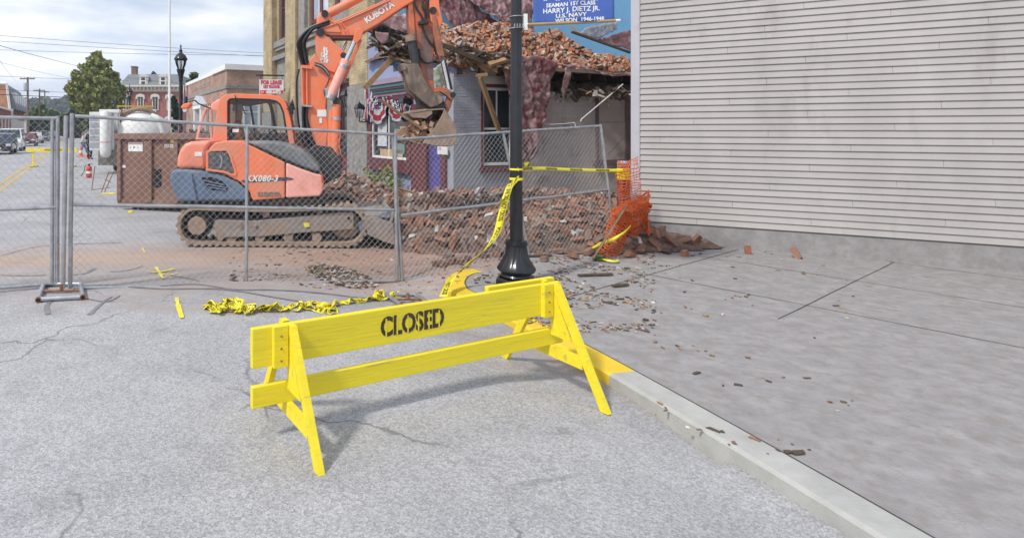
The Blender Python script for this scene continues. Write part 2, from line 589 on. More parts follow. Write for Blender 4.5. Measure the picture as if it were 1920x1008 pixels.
# ---------------------------------------------------------------- ground, road, kerbs, markings
def ground_mat():
    m, n, b = newmat('aged asphalt')
    N = n.nodes.new
    l = n.links.new
    tcn = N('ShaderNodeTexCoord')

    def noise_(sc, det=6, ro=0.6):
        x = N('ShaderNodeTexNoise'); x.inputs['Scale'].default_value = sc; x.inputs['Detail'].default_value = det; x.inputs['Roughness'].default_value = ro
        l(tcn.outputs['Object'], x.inputs['Vector']); return x.outputs[0]

    def ramp(src, p0, p1, c0=(0, 0, 0), c1=(1, 1, 1)):
        x = N('ShaderNodeValToRGB'); x.color_ramp.elements[0].position = p0; x.color_ramp.elements[1].position = p1
        x.color_ramp.elements[0].color = (*c0, 1); x.color_ramp.elements[1].color = (*c1, 1)
        l(src, x.inputs[0]); return x.outputs[0]

    def mix(f, a, c):
        x = N('ShaderNodeMix'); x.data_type = 'RGBA'; l(f, x.inputs[0])
        if isinstance(a, tuple): x.inputs[6].default_value = (*a, 1)
        else: l(a, x.inputs[6])
        if isinstance(c, tuple): x.inputs[7].default_value = (*c, 1)
        else: l(c, x.inputs[7])
        return x.outputs[2]

    def math_(op, a, c):
        x = N('ShaderNodeMath'); x.operation = op; x.use_clamp = False
        for i, q in enumerate((a, c)):
            if isinstance(q, (int, float)): x.inputs[i].default_value = q
            else: l(q, x.inputs[i])
        return x.outputs[0]
    base = ramp(noise_(0.7, 10, .7), 0.3, 0.7, (0.32, 0.32, 0.335), (0.45, 0.445, 0.455))
    speck = ramp(noise_(120, 4, 0.9), 0.36, 0.66, (0.62, 0.62, 0.62), (1.3, 1.3, 1.3))
    x = N('ShaderNodeVectorMath'); x.operation = 'MULTIPLY'; l(base, x.inputs[0]); l(speck, x.inputs[1])
    col = x.outputs[0]
    vo = N('ShaderNodeTexVoronoi'); vo.inputs['Scale'].default_value = 85; l(tcn.outputs['Object'], vo.inputs['Vector'])   # stones in the surface
    sv = N('ShaderNodeSeparateXYZ'); l(vo.outputs['Color'], sv.inputs[0])
    stn = ramp(sv.outputs[0], 0.0, 1.0, (0.75, 0.75, 0.75), (1.22, 1.22, 1.22))
    x = N('ShaderNodeVectorMath'); x.operation = 'MULTIPLY'; l(col, x.inputs[0]); l(stn, x.inputs[1])
    col = x.outputs[0]
    # hairline cracks in irregular cells, only in worn areas
    wv = N('ShaderNodeTexNoise'); wv.inputs['Scale'].default_value = 2.5; wv.inputs['Detail'].default_value = 5; l(tcn.outputs['Object'], wv.inputs['Vector'])
    av = N('ShaderNodeVectorMath'); av.operation = 'MULTIPLY_ADD'; av.inputs[1].default_value = (.5, .5, 0); l(wv.outputs['Color'], av.inputs[0]); l(tcn.outputs['Object'], av.inputs[2])
    vc = N('ShaderNodeTexVoronoi'); vc.feature = 'DISTANCE_TO_EDGE'; vc.inputs['Scale'].default_value = 0.75; l(av.outputs[0], vc.inputs['Vector'])
    ck = ramp(vc.outputs['Distance'], 0.004, 0.012, (1, 1, 1), (0, 0, 0))
    ckm = ramp(noise_(0.45, 4), 0.47, 0.56)
    col = mix(math_('MULTIPLY', math_('MULTIPLY', ck, ckm), 0.6), col, (0.09, 0.09, 0.095))
    # brick dust and mud tracked along the strip where the excavator works
    for (cx, cy, sx, sy, c, lo, hi) in ((-0.9, 8.1, 5.2, 1.3, (0.40, 0.27, 0.20), -.1, 0.95), (0.9, 8.6, 2.4, 1.5, (0.30, 0.19, 0.14), -.1, 0.9),
                                        (-3.6, 8.0, 2.4, 0.45, (0.45, 0.32, 0.24), 0., 1.0), (-0.3, 7.3, 1.3, 0.35, (0.33, 0.21, 0.15), 0.35, 0.75),
                                        (2.5, 5.0, 1.4, 1.2, (0.27, 0.22, 0.19), 0.1, 1.0),
                                        (-1.5, 6.9, 4.5, 2.2, (0.34, 0.295, 0.27), 0.5, 1.7)):
        mp_ = N('ShaderNodeMapping'); mp_.vector_type = 'TEXTURE'
        mp_.inputs['Location'].default_value = (cx, cy, 0); mp_.inputs['Scale'].default_value = (sx, sy, 1)
        l(tcn.outputs['Object'], mp_.inputs[0])
        ln = N('ShaderNodeVectorMath'); ln.operation = 'LENGTH'; l(mp_.outputs[0], ln.inputs[0])
        v = math_('SUBTRACT', 1.15, ln.outputs['Value'])
        mpn = N('ShaderNodeMapping'); mpn.inputs['Scale'].default_value = (1, 3.2, 1); mpn.inputs['Location'].default_value = (cx, 0, 3)
        l(tcn.outputs['Object'], mpn.inputs[0])
        nn = N('ShaderNodeTexNoise'); nn.inputs['Scale'].default_value = 1.4; nn.inputs['Detail'].default_value = 8; nn.inputs['Roughness'].default_value = 0.72
        l(mpn.outputs[0], nn.inputs['Vector'])
        v = math_('ADD', v, math_('MULTIPLY', math_('SUBTRACT', nn.outputs[0], 0.5), 2.6))
        f = ramp(v, lo, hi)
        f = math_('MULTIPLY', f, 0.88)
        col = mix(f, col, c)
    # old oil and water stains
    st = ramp(noise_(1.3, 10, 0.8), 0.52, 0.66)
    col = mix(math_('MULTIPLY', st, 0.33), col, (0.15, 0.15, 0.155))
    l(col, b.inputs['Base Color'])
    b.inputs['Roughness'].default_value = 0.88
    bp = N('ShaderNodeBump'); bp.inputs['Strength'].default_value = 0.5; bp.inputs['Distance'].default_value = 0.004
    l(vo.outputs['Distance'], bp.inputs['Height']); l(bp.outputs[0], b.inputs['Normal'])
    return m


M_asph = ground_mat()
xs = sorted(set([-480, -400, -200, -120, -80, -50, -30, -20, -14, -10] + [round(-8 + i * 0.3, 2) for i in range(60)] + [11, 13, 17, 25, 40, 80, 200, 300]))
ys = sorted(set([-60, -30, -15, -8, -4, -1.5, -.6] + [round(0.3 + i * 0.3, 2) for i in range(49)] + [16, 18, 22, 30, 40, 60, 90, 130, 200, 400, 700]))

M_conc = mat('sidewalk concrete', (0.30, 0.29, 0.29), 0.9, 0, 0.18, 5.0, 0.6, dirt=(0.25, 0.225, 0.21), dirt_amt=0.42, dscale=9, fine=90)
M_kerb = mat('concrete kerb', (0.4, 0.4, 0.38), 0.9, 0, 0.15, 4, 0.3)
M_kyel = mat('yellow kerb paint', (0.76, 0.53, 0.03), 0.6, 0, 0.12, 3, 0.25, dirt=(0.45, 0.36, 0.2), dirt_amt=0.12, dscale=5)
KZ = -0.01
arc = [G(1010, 590, KZ).xy, G(880, 557, KZ).xy, G(852, 549, KZ).xy, G(838, 538, KZ).xy, G(835, 525, KZ).xy, G(845, 513, KZ).xy, G(862, 506, KZ).xy, G(884, 503, KZ).xy]
arc = [Vector((3.3, -3.0)), Vector((2.95, -1.0)), Vector((2.7, 1.0)), Vector((2.45, 2.6)), Vector((2.2, 3.9)), Vector((1.95, 5.0)), Vector((1.72, 5.75))] + [Vector(p) for p in arc[2:]]
arcs = [Vector((p.x, p.y)) for p in crom([(p.x, p.y, 0) for p in arc], 6)]
inner = []
for i, p in enumerate(arcs):
    d = (arcs[min(i + 1, len(arcs) - 1)] - arcs[max(i - 1, 0)]).normalized()
    inner.append(p + Vector((d.y, -d.x)) * 0.22)
k_ = MB()
ky = MB()
for i in range(len(arcs) - 1):
    tgt = ky if arcs[i].y > 4.2 else k_
    a, b_, c_, d_ = arcs[i], arcs[i + 1], inner[i + 1], inner[i]
    tgt.add([(a.x, a.y, -0.3), (b_.x, b_.y, -0.3), (b_.x - 0, b_.y, KZ - 0.015), (a.x, a.y, KZ - 0.015),
             (a.x + (d_.x - a.x) * .12, a.y + (d_.y - a.y) * .12, KZ), (b_.x + (c_.x - b_.x) * .12, b_.y + (c_.y - b_.y) * .12, KZ),
             (c_.x, c_.y, KZ), (d_.x, d_.y, KZ), (c_.x, c_.y, -0.3), (d_.x, d_.y, -0.3)],
            [(0, 3, 2, 1), (3, 4, 5, 2), (4, 7, 6, 5), (7, 9, 8, 6)], smooth=False)
struct(k_.build('kerb', M_kerb))
struct(ky.build('painted_kerb', M_kyel))
# corner sidewalk: slabs with recessed joints
TC = lambda x, y: (TM @ Vector((x, y, 0))).xy
edge = [p for p in inner]
slabpoly = [(p.x, p.y) for p in edge] + [(2.5, 7.9), (2.9, 9.2), (2.9, 12.0), tuple(TC(0.0, 0.5)), tuple(TC(14, 0.5)), (24, 12), (24, -3.0)]
gm = MB()
nx = len(xs)


def inpoly(x, y, poly):
    c = False
    for i in range(len(poly)):
        (x0_, y0_), (x1_, y1_) = poly[i - 1], poly[i]
        if (y0_ > y) != (y1_ > y) and x < (x1_ - x0_) * (y - y0_) / (y1_ - y0_) + x0_:
            c = not c
    return c


cen_ = Vector((12, 3))
# the sheet dips under the sidewalk slab, which is laid on top of it
gm.add([(x, y, gh(x, y) - (.16 if inpoly(x, y, slabpoly) else 0)) for y in ys for x in xs], [(j * nx + i, j * nx + i + 1, (j + 1) * nx + i + 1, (j + 1) * nx + i) for j in range(len(ys) - 1) for i in range(nx - 1)], smooth=True)
struct(gm.build('ground', M_asph))
sw = MB()
sw.slab([Vector(p) + (Vector((12, 3)) - Vector(p)).normalized() * 0.012 for p in slabpoly], -0.3, KZ - 0.004)
struct(sw.build('corner_sidewalk', M_conc))
M_joint = mat('joint dirt', (0.06, 0.055, 0.05), 0.95, 0, 0.3, 9, 0)
jm = MB()
ja, jb = G(1068, 556, KZ), G(1200, 519, KZ)
jd = (jb - ja).normalized()
jn = Vector((-jd.y, jd.x, 0))


def jline(a, b_, wj=.011):
    k = 16
    d = (b_ - a).normalized(); nn = Vector((-d.y, d.x, 0))
    ws = [a.lerp(b_, i / k) + nn * rnd.uniform(-.003, .003) for i in range(k + 1)]
    for i in range(k):
        u0, u1 = wj * rnd.uniform(.35, .6), wj * rnd.uniform(.35, .6)
        jm.add([ws[i] - nn * u0, ws[i + 1] - nn * u1, ws[i + 1] + nn * u1, ws[i] + nn * u0], [(0, 1, 2, 3)])


for o_ in (0, -1.55, -3.1):
    jline(ja + jn * o_ + jd * (.0 if o_ == 0 else .55 + .25 * o_ * -1), ja + jn * o_ + jd * 9)
for o_ in (1.7, 3.4, 5.1, 6.8):
    jline(ja + jd * o_ + jn * 1.9, ja + jd * o_ - jn * 4.2)
for i in range(len(inner) - 1):
    if inner[i].y > 1:
        a, b_ = Vector((*inner[i], 0)), Vector((*inner[i + 1], 0))
        if (b_ - a).length > .01:
            jm.add([a + (b_ - a).orthogonal().normalized() * 0, b_, b_ + Vector((.014, 0, 0)), a + Vector((.014, 0, 0))], [(0, 1, 2, 3)])
for i_, v in enumerate(jm.v):
    jm.v[i_] = (v[0], v[1], KZ)
struct(jm.build('sidewalk_joint', M_joint))
# pavements along the main street
for nm, x0, x1, y0, y1 in (('pavement', -3.0, 0.0, 0.5, 160.0), ('pavement', -18.0, -14.9, 20.0, 160.0)):
    s_ = MB()
    kx = x0 if nm == 'pavement' and x0 > -10 else x1
    cs = [TC(x0, y0), TC(x1, y0), TC(x1, y1), TC(x0, y1)]
    s_.slab([tuple(c) for c in cs], -0.2, 0.11)
    struct(s_.build(nm, M_conc))
# road markings
M_line = mat('yellow road paint', (0.62, 0.40, 0.06), 0.7, 0, 0.2, 3, 0.2, dirt=(0.33, 0.3, 0.25), dirt_amt=0.5, dscale=4)
rm = MB()
for off in (-0.14, 0.14):
    yy = -2.0
    while yy < 110:
        a, b_ = TC(-10.55 + off - 0.055, yy), TC(-10.55 + off + 0.055, yy)
        c_, d_ = TC(-10.55 + off + 0.055, yy + 4), TC(-10.55 + off - 0.055, yy + 4)
        rm.add([(p.x, p.y, gh(p.x, p.y) + 0.006) for p in (a, b_, c_, d_)], [(0, 1, 2, 3)])
        yy += 4
struct(rm.build('centre_line', M_line))


def strip(pts, widths, m, name, lift=0.005, jit=0.0, n=7):
    """thin paint or sealant strip lying on the ground, through photo pixels"""
    w = [G(*p) for p in pts]
    w = crom(w, n)
    b = MB()
    L_, R_ = [], []
    for i, p in enumerate(w):
        d = (w[min(i + 1, len(w) - 1)] - w[max(i - 1, 0)])
        d.z = 0
        d.normalize()
        wd_ = widths[0] + (widths[1] - widths[0]) * i / len(w)
        wd_ *= 1 + rnd.uniform(-jit, jit)
        q = Vector((-d.y, d.x, 0)) * wd_ / 2
        for lst, s in ((L_, 1), (R_, -1)):
            z = p + q * s
            lst.append((z.x, z.y, gh(z.x, z.y) + lift))
    for i in range(len(w) - 1):
        b.add([R_[i], R_[i + 1], L_[i + 1], L_[i]], [(0, 1, 2, 3)])
    return struct(b.build(name, m))


M_seal = mat('crack sealant', (0.20, 0.20, 0.21), 0.7, 0, 0.25, 6, 0.1)
for pts, w_ in (([(130, 548), (200, 545), (300, 551), (400, 548), (455, 552), (520, 560), (580, 566)], (.05, .035)),
                ([(300, 545), (370, 540), (440, 548), (500, 545), (600, 541), (760, 537)], (.03, .05)),
                ([(0, 521), (45, 523), (88, 522)], (.02, .035)), ([(205, 514), (228, 513), (250, 508), (268, 501)], (.03, .02)),
                ([(135, 522), (160, 518), (178, 506)], (.03, .06)), ([(90, 600), (88, 585), (105, 574), (140, 571)], (.05, .02)),
                ([(160, 572), (200, 577), (225, 566)], (.02, .02)), ([(168, 600), (195, 577), (210, 568)], (.045, .02)),
                ([(0, 545), (60, 543), (130, 548)], (.02, .03)), ([(320, 522), (350, 527), (372, 532)], (.02, .03)),
                
                ([(0, 480), (70, 463), (140, 458), (230, 455)], (.015, .03))):
    strip(pts, w_, M_seal, 'crack_seal', 0.005, 0.2)
M_spray = mat('yellow marking spray', (0.80, 0.68, 0.05), 0.7, 0, 0.1, 9, 0.1, dirt=(0.42, 0.4, 0.3), dirt_amt=0.35, dscale=25)
for pts, w_ in (([(292, 504), (298, 515), (306, 530)], (.05, .03)), ([(278, 514), (292, 516), (312, 512), (325, 508)], (.02, .07)), ([(300, 519), (318, 521), (334, 516)], (.03, .02)),
                ([(331, 568), (334, 582), (341, 604)], (.045, .05)), ([(246, 395), (242, 400)], (.1, .1)), ([(266, 466), (272, 474)], (.03, .02)), ([(195, 362), (215, 364)], (.35, .3))):
    strip(pts, w_, M_spray, 'spray_mark', 0.009, 0.3, 5)

# ---------------------------------------------------------------- brick helpers
M_grey = mat('blue grey wall paint', (0.37, 0.395, 0.45), 0.75, 0, 0.08, 2, 0.25, dirt=(0.3, 0.29, 0.3), dirt_amt=0.25, dscale=1.2, isl=0.06)
M_beige = mat('taupe wall paint', (0.49, 0.44, 0.43), 0.8, 0, 0.08, 2, 0.3, dirt=(0.17, 0.145, 0.135), dirt_amt=0.25, dscale=1.2, isl=0.06)
M_bluef = mat('periwinkle front paint', (0.27, 0.31, 0.47), 0.7, 0, 0.08, 2, 0.2, dirt=(0.3, 0.31, 0.36), dirt_amt=0.2, isl=0.04)
M_tan = matramp('tan facing brick', [(0.42, 0.33, 0.20), (0.46, 0.365, 0.225), (0.40, 0.31, 0.185), (0.48, 0.38, 0.24)], 0.85, 0.2, 1.5)
M_tanm = mat('tan mortar', (0.29, 0.24, 0.17), 0.9, 0, 0.2, 8, 0.3)
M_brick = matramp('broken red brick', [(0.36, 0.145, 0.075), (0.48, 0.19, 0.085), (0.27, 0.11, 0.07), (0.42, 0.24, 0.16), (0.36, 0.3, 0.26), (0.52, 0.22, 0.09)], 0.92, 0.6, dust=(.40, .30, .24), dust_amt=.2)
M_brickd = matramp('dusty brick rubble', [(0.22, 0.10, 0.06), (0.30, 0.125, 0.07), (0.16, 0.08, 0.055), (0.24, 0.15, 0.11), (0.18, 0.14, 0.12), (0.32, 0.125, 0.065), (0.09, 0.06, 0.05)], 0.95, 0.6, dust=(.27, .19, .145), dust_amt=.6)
M_plaster = matramp('broken plaster', [(0.5, 0.46, 0.42), (0.35, 0.31, 0.28), (0.6, 0.57, 0.53)], 0.95, 0.6)
M_tar = mat('torn maroon roofing', (0.20, 0.072, 0.078), 0.6, 0, 0.3, 3, 0.5, dirt=(0.40, 0.31, 0.32), dirt_amt=0.45, dscale=4.5)
M_tarl = mat('faded maroon roofing', (0.36, 0.2, 0.2), 0.55, 0, 0.2, 3, 0.5, dirt=(0.62, 0.52, 0.52), dirt_amt=0.35, dscale=4.5)


def brickwall(parent, name, x0, x1, z0, z1, face, ax, m, mm, holes=(), L_=0.203, hh=0.0677, joint=0.009, depth=0.03, proud=0.006, top=None, cap=300, key=None, back=0.2, out_=-1):
    """courses of bricks on a town-plane wall. ax 'y': the wall stands at y=face, running in x, facing -y (out_=-1).
    ax 'x': it stands at x=face running in y, facing -x. First bricks are parts, the rest one stuff part."""
    cells = []
    r = random.Random(hash((round(x0, 2), round(face, 2), ax)) % 9999)
    nrow = int((z1 - z0) / hh)
    for j in range(nrow + 1):
        za, zb = z0 + j * hh, min(z0 + (j + 1) * hh, z1)
        if zb - za < 0.02:
            continue
        off = (j % 2) * L_ / 2
        x = x0 - off
        while x < x1:
            a, b_ = max(x, x0), min(x + L_, x1)
            x += L_
            if b_ - a < 0.03:
                continue
            cx, cz = (a + b_) / 2, (za + zb) / 2
            if any(h[0] < cx < h[1] and h[2] < cz < h[3] for h in holes):
                continue
            if top and cz > top(cx) + r.uniform(-0.04, 0.04):
                continue
            cells.append((a, b_, za, zb))
    if key:
        cells.sort(key=key)
    rest = MB()
    cache = {}
    I = W[parent.name].inverted() @ TM
    for i, (a, b_, za, zb) in enumerate(cells):
        pr = proud + r.uniform(-0.003, 0.004)
        w_, h_ = (b_ - a) - joint, (zb - za) - joint
        if i < cap:
            k = (round(w_, 3), round(h_, 3))
            if k not in cache:
                q = MB()
                if ax == 'y':
                    q.box(-w_ / 2, w_ / 2, -depth / 2, depth / 2, -h_ / 2, h_ / 2)
                else:
                    q.box(-depth / 2, depth / 2, -w_ / 2, w_ / 2, -h_ / 2, h_ / 2)
                o = q.build('brick', m, parent, local=True)
                cache[k] = o
            else:
                o = copyobj(cache[k], parent)
            c = (a + b_) / 2
            d = face + out_ * (pr - depth / 2)
            pt = Vector((c, d, (za + zb) / 2)) if ax == 'y' else Vector((d, c, (za + zb) / 2))
            o.location = I @ pt
            o.rotation_euler = (r.uniform(-.01, .01), r.uniform(-.01, .01), r.uniform(-.01, .01))
        else:
            d0, d1 = face + out_ * pr, face + out_ * (pr - depth)
            d0, d1 = min(d0, d1), max(d0, d1)
            if ax == 'y':
                rest.box(a + joint / 2, b_ - joint / 2, d0, d1, za + joint / 2, zb - joint / 2)
            else:
                rest.box(d0, d1, a + joint / 2, b_ - joint / 2, za + joint / 2, zb - joint / 2)
    if rest.v:
        rest.v = [tuple(TM @ Vector(v)) for v in rest.v]
        o = rest.build('brickwork', m, parent)
        o['kind'] = 'stuff'


def tb(name, parent, m, *boxes, bevel=0, uv=False):
    """a part made of boxes given in town coordinates"""
    q = MB()
    for b_ in boxes:
        q.box(*b_)
    q.v = [tuple(TM @ Vector(v)) for v in q.v]
    # keep the boxes aligned: parent carries the town rotation
    return q.build(name, m, parent, bevel=bevel, uv=uv)


def wallbody(name, parent, m, x0, x1, y0, y1, z0, z1, holes, ax, uv=False):
    """wall slab with rectangular holes; holes given along the wall"""
    a0, a1 = (x0, x1) if ax == 'y' else (y0, y1)
    cs = sorted(set([a0, a1] + [v for h in holes for v in h[:2] if a0 < v < a1]))
    q = []
    for c0_, c1_ in zip(cs, cs[1:]):
        mid = (c0_ + c1_) / 2
        hs = sorted([h for h in holes if h[0] < mid < h[1]], key=lambda h: h[2])
        z = z0
        for h in hs:
            if h[2] > z:
                q.append((c0_, c1_, z, h[2]))
            z = max(z, h[3])
        if z < z1:
            q.append((c0_, c1_, z, z1))
    bx = [((c[0], c[1], y0, y1, c[2], c[3]) if ax == 'y' else (x0, x1, c[0], c[1], c[2], c[3])) for c in q]
    return tb(name, parent, m, *bx, uv=uv)


# ---------------------------------------------------------------- half demolished corner building
GB = tthing('demolished_building', 'half demolished one storey painted brick corner building with broken roof', 'building', 0, 0)
gtop = lambda x: 3.42 - 0.25 * max(0, x - 0.35) + 0.05 * math.sin(x * 23)
btop = lambda x: 2.62 + 0.05 * math.sin(x * 9) + 0.03 * math.sin(x * 31)
side_holes = [(0.86, 1.75, 0.86, 2.82), (4.61, 5.72, 0.97, 2.75)]
wallbody('side_wall', GB, M_grey, 0, 1.75, 0, 0.22, 0, 3.12, side_holes, 'y')
wallbody('side_wall', GB, M_beige, 1.752, 7.6, 0.0, 0.22, 0, 2.55, side_holes, 'y')
brickwall(GB, 'side', 0.0, 1.75, 0.0, 3.45, 0.0, 'y', M_grey, None, holes=[(0.78, 1.83, 0.74, 2.95)], top=gtop, cap=140, key=lambda c: -c[2])
brickwall(GB, 'side', 1.755, 6.6, 0.0, 2.7, 0.0, 'y', M_beige, None, holes=[(4.5, 5.8, 0.85, 2.85)], top=btop, cap=150, key=lambda c: -c[3])
front_holes = [(0.28, 1.78, 0.0, 2.3), (1.95, 4.15, 0.95, 2.6)]
wallbody('front_wall', GB, M_bluef, 0.0, 0.22, 0.222, 4.48, 0, 3.42, front_holes, 'x')
tb('front_wall_stub', GB, M_bluef, (0, .22, 4.22, 4.48, 3.42, 4.8), (0, .22, 4.02, 4.218, 3.42, 4.5), (0, .22, 3.8, 4.018, 3.42, 4.15), (0, .22, 3.4, 3.798, 3.42, 3.85), (0, .22, 2.9, 3.398, 3.42, 3.62))
tb('corner_return', GB, M_bluef, (0.012, 0.2, 0.0, 0.221, 0, 3.3))
# side window
win = MB()
for b_ in ((0.80, 0.86, -.03, .1, .86, 2.88), (1.75, 1.81, -.03, .1, .86, 2.88), (0.80, 1.81, -.03, .1, 2.82, 2.9)):
    win.box(*b_)
win.v = [tuple(TM @ Vector(v)) for v in win.v]
wf = win.build('window_casing', M_maroon, GB)
tb('window_sash', wf, M_white, (.86, .91, .02, .08, .9, 2.82), (1.70, 1.75, .02, .08, .9, 2.82), (.91, 1.70, .02, .08, .9, .97), (.91, 1.70, .02, .08, 1.78, 1.83), (.91, 1.70, .02, .08, 2.75, 2.82), (1.29, 1.32, .03, .07, 1.83, 2.75))
tb('pane', wf, M_glassd, (.91, 1.70, .05, .06, .97, 2.75))
tb('window_sill', GB, M_maroon, (.76, 1.84, -.07, .1, .74, .86))
tb('lintel', GB, M_cream, (.72, 1.9, -.015, .2, 2.9, 3.1))
# boarded opening on the right
bo = tb('boarded_opening', GB, M_beige, (4.61, 5.60, -.012, .03, .97, 1.98), (4.61, 5.60, -.01, .03, 1.99, 2.72))
tb('opening_frame', bo, mat('brown frame', (0.17, 0.12, 0.115), 0.8), (4.53, 4.61, -.05, .1, .9, 2.78), (5.60, 5.78, -.05, .1, .97, 2.78), (4.53, 5.9, -.05, .1, 2.78, 2.86))
tb('opening_sill', bo, mat('brown frame', (0.17, 0.12, 0.115)), (4.42, 6.0, -.12, .1, .87, .965))
# shop window on the main street side
sf = tb('shopfront_frame', GB, M_maroon, (-.1, .1, 1.80, 4.30, .62, .93), (-.1, .1, 1.80, 2.02, .93, 2.62), (-.1, .1, 4.08, 4.30, .93, 2.62), (-.1, .1, 1.80, 4.30, 2.62, 2.74), (-.16, -.1, 1.78, 4.34, .60, .68))
tb('shop_sash', sf, M_white, (-.06, .02, 2.02, 4.08, .95, 1.02), (-.06, .02, 2.02, 2.07, 1.02, 2.6), (-.06, .02, 4.02, 4.08, 1.02, 2.6), (-.05, .02, 3.05, 3.09, 1.02, 2.6))
tb('pane', sf, M_glassd, (-.02, -.01, 2.07, 4.02, 1.02, 2.6))
tb('window_poster', sf, mat('pale poster', (0.55, 0.57, 0.6), 0.7), (-.045, -.03, 3.2, 3.75, 1.3, 2.2))
tb('window_poster', sf, mat('green poster', (0.2, 0.3, 0.27), 0.7), (-.045, -.03, 2.2, 2.75, 1.12, 1.8))
tb('window_poster', sf, mat('straw goods', (0.5, 0.36, 0.2), 0.8), (-.045, -.03, 2.3, 3.6, 1.03, 1.22))
# entrance door and jambs
dr = tb('front_door', GB, mat('purple door paint', (0.09, 0.075, 0.30), 0.5, 0, 0.08, 4, 0.1), (.02, .07, .42, 1.06, .1, 2.12))
tb('door_panel', dr, MATS['purple door paint'], (.005, .02, .5, .98, .25, .95), (.005, .02, .5, .98, 1.08, 2.0))
tb('door_jamb', GB, M_maroon, (-.08, .12, 1.06, 1.8, 0, 2.3), (-.08, .12, .24, .42, 0, 2.3), (-.08, .12, .24, 1.8, 2.3, 2.45))
tb('step', GB, M_conc, (-.9, 0, .2, 1.9, 0, .12))
pq = tb('house_number_plate', GB, M_white, (-.1, -.085, .10, .52, 1.18, 1.37))
# text on planes facing the main street (-x): local x axis runs along -y
FS = TM @ Matrix(((0, 0, -1, 0), (-1, 0, 0, 0), (0, 1, 0, 0), (0, 0, 0, 1)))
text('11', 0.11, M_ink, pq, FS @ Matrix.Translation((-.42, 1.31, .102)), 'lettering', off=.003)
# painted cornice in bands
cz = 2.74
for nm, c_, z0_, z1_, pr in (('mauve', (0.26, 0.16, 0.2), 2.74, 2.84, .12), ('teal', (0.06, 0.15, 0.17), 2.84, 2.92, .16), ('rose', (0.3, 0.12, 0.13), 2.92, 2.97, .2), ('teal', (0.06, 0.15, 0.17), 2.97, 3.08, .24), ('lilac', (0.32, 0.24, 0.32), 3.08, 3.22, .28)):
    tb('cornice_band', GB, mat(nm + ' cornice paint', c_, 0.6), (-pr, 0, .15, 3.9, z0_, z1_ - .002))
# interior: floor, partition walls and party wall so that the broken top shows a room
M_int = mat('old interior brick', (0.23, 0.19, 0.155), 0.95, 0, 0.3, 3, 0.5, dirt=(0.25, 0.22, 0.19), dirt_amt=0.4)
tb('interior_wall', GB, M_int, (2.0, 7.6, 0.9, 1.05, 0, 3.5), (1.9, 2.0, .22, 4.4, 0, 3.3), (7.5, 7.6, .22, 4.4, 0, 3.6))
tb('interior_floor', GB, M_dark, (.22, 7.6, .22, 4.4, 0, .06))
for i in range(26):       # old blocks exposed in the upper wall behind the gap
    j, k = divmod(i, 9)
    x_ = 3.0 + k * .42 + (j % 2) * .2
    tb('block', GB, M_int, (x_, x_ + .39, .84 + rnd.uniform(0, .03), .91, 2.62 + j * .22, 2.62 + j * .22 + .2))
# roof deck and joists, sagging towards the street corner
dk = MB()
deck = [(.1, -.2, 3.42), (2.2, -.3, 3.35), (4.2, -.4, 3.32), (7.6, -.3, 3.28), (7.6, 4.4, 3.9), (3.5, 4.4, 4.05), (.25, 4.4, 3.95)]
dv = [TM @ Vector(p) for p in deck]
dk.add(dv + [v - Vector((0, 0, .09)) for v in dv], [list(range(7)), list(range(13, 6, -1))] + [(i, i + 7, (i + 1) % 7 + 7, (i + 1) % 7) for i in range(7)])
dk.build('roof_deck', M_int, GB)
M_tim = mat('dark old timber', (0.09, 0.065, 0.045), 0.9, 0, 0.4, 6, 0.4)
for i in range(13):
    x_ = .1 + i * .58
    q = MB()
    q.box(x_, x_ + .07, -.1 + rnd.uniform(-.12, .1), 4.3, 3.1, 3.27, M=TM @ Matrix.Rotation(R(rnd.uniform(-1, 1)), 4, 'X'))
    q.build('joist', M_tim, GB)

# sheets: torn roofing drawn by outline, draped with ripples
def sheet(name, parent, m, outline, plane, thick=0.012, rip=0.05, sub=12, seed=1, tilt=(0, 0)):
    """outline in photo pixels on town plane y=plane (+tilt per metre of x,z); subdivided, rippled, solid"""
    pts0 = [PT(px, py, 'y', plane) for px, py in outline]
    rj = random.Random(seed)
    pts = []
    for i, p in enumerate(pts0):
        q_ = pts0[(i + 1) % len(pts0)]
        k = max(1, int((q_ - p).length / .12))
        for j in range(k):
            a_ = .03 if j else .01
            pts.append(p.lerp(q_, j / k) + Vector((rj.uniform(-a_, a_), 0, rj.uniform(-a_, a_))))
    bm = bmesh.new()
    vs = [bm.verts.new(p) for p in pts]
    bm.faces.new(vs)
    bmesh.ops.triangulate(bm, faces=bm.faces[:])
    for _ in range(sub):
        es = [e for e in bm.edges if e.calc_length() > 0.075]
        if not es:
            break
        bmesh.ops.subdivide_edges(bm, edges=es, cuts=1, use_grid_fill=False)
        bmesh.ops.triangulate(bm, faces=[f for f in bm.faces if len(f.verts) > 3])
    for v in bm.verts:
        n_ = noise.noise(Vector((v.co.x * 1.4 + seed, v.co.z * .8, seed))) * rip * 1.1 + (abs(noise.noise(Vector((v.co.x * 4 + v.co.z * 1.5 + seed, v.co.z * 1.2, seed)))) - .2) * rip * 1.6 + noise.noise(Vector((v.co.x * 11, v.co.z * 9, seed))) * rip * .45
        z0_ = pts[0].z
        v.co.y += n_ + (v.co.z - z0_) * tilt[1] + (v.co.x - pts[0].x) * tilt[0]
        v.co.x += noise.noise(Vector((v.co.z * 7, seed, v.co.x * 7))) * .03
    me = bpy.data.meshes.new(name)
    bm.transform(W[parent.name].inverted() @ TM if parent else TM)
    bm.normal_update()
    for f in bm.faces:
        f.smooth = True
    bm.to_mesh(me)
    bm.free()
    me.materials.append(m)
    o = bpy.data.objects.new(name, me)
    COL.objects.link(o)
    o.parent = parent
    W[o.name] = W[parent.name] if parent else Matrix()
    s_ = o.modifiers.new('solid', 'SOLIDIFY')
    s_.thickness = thick
    return o


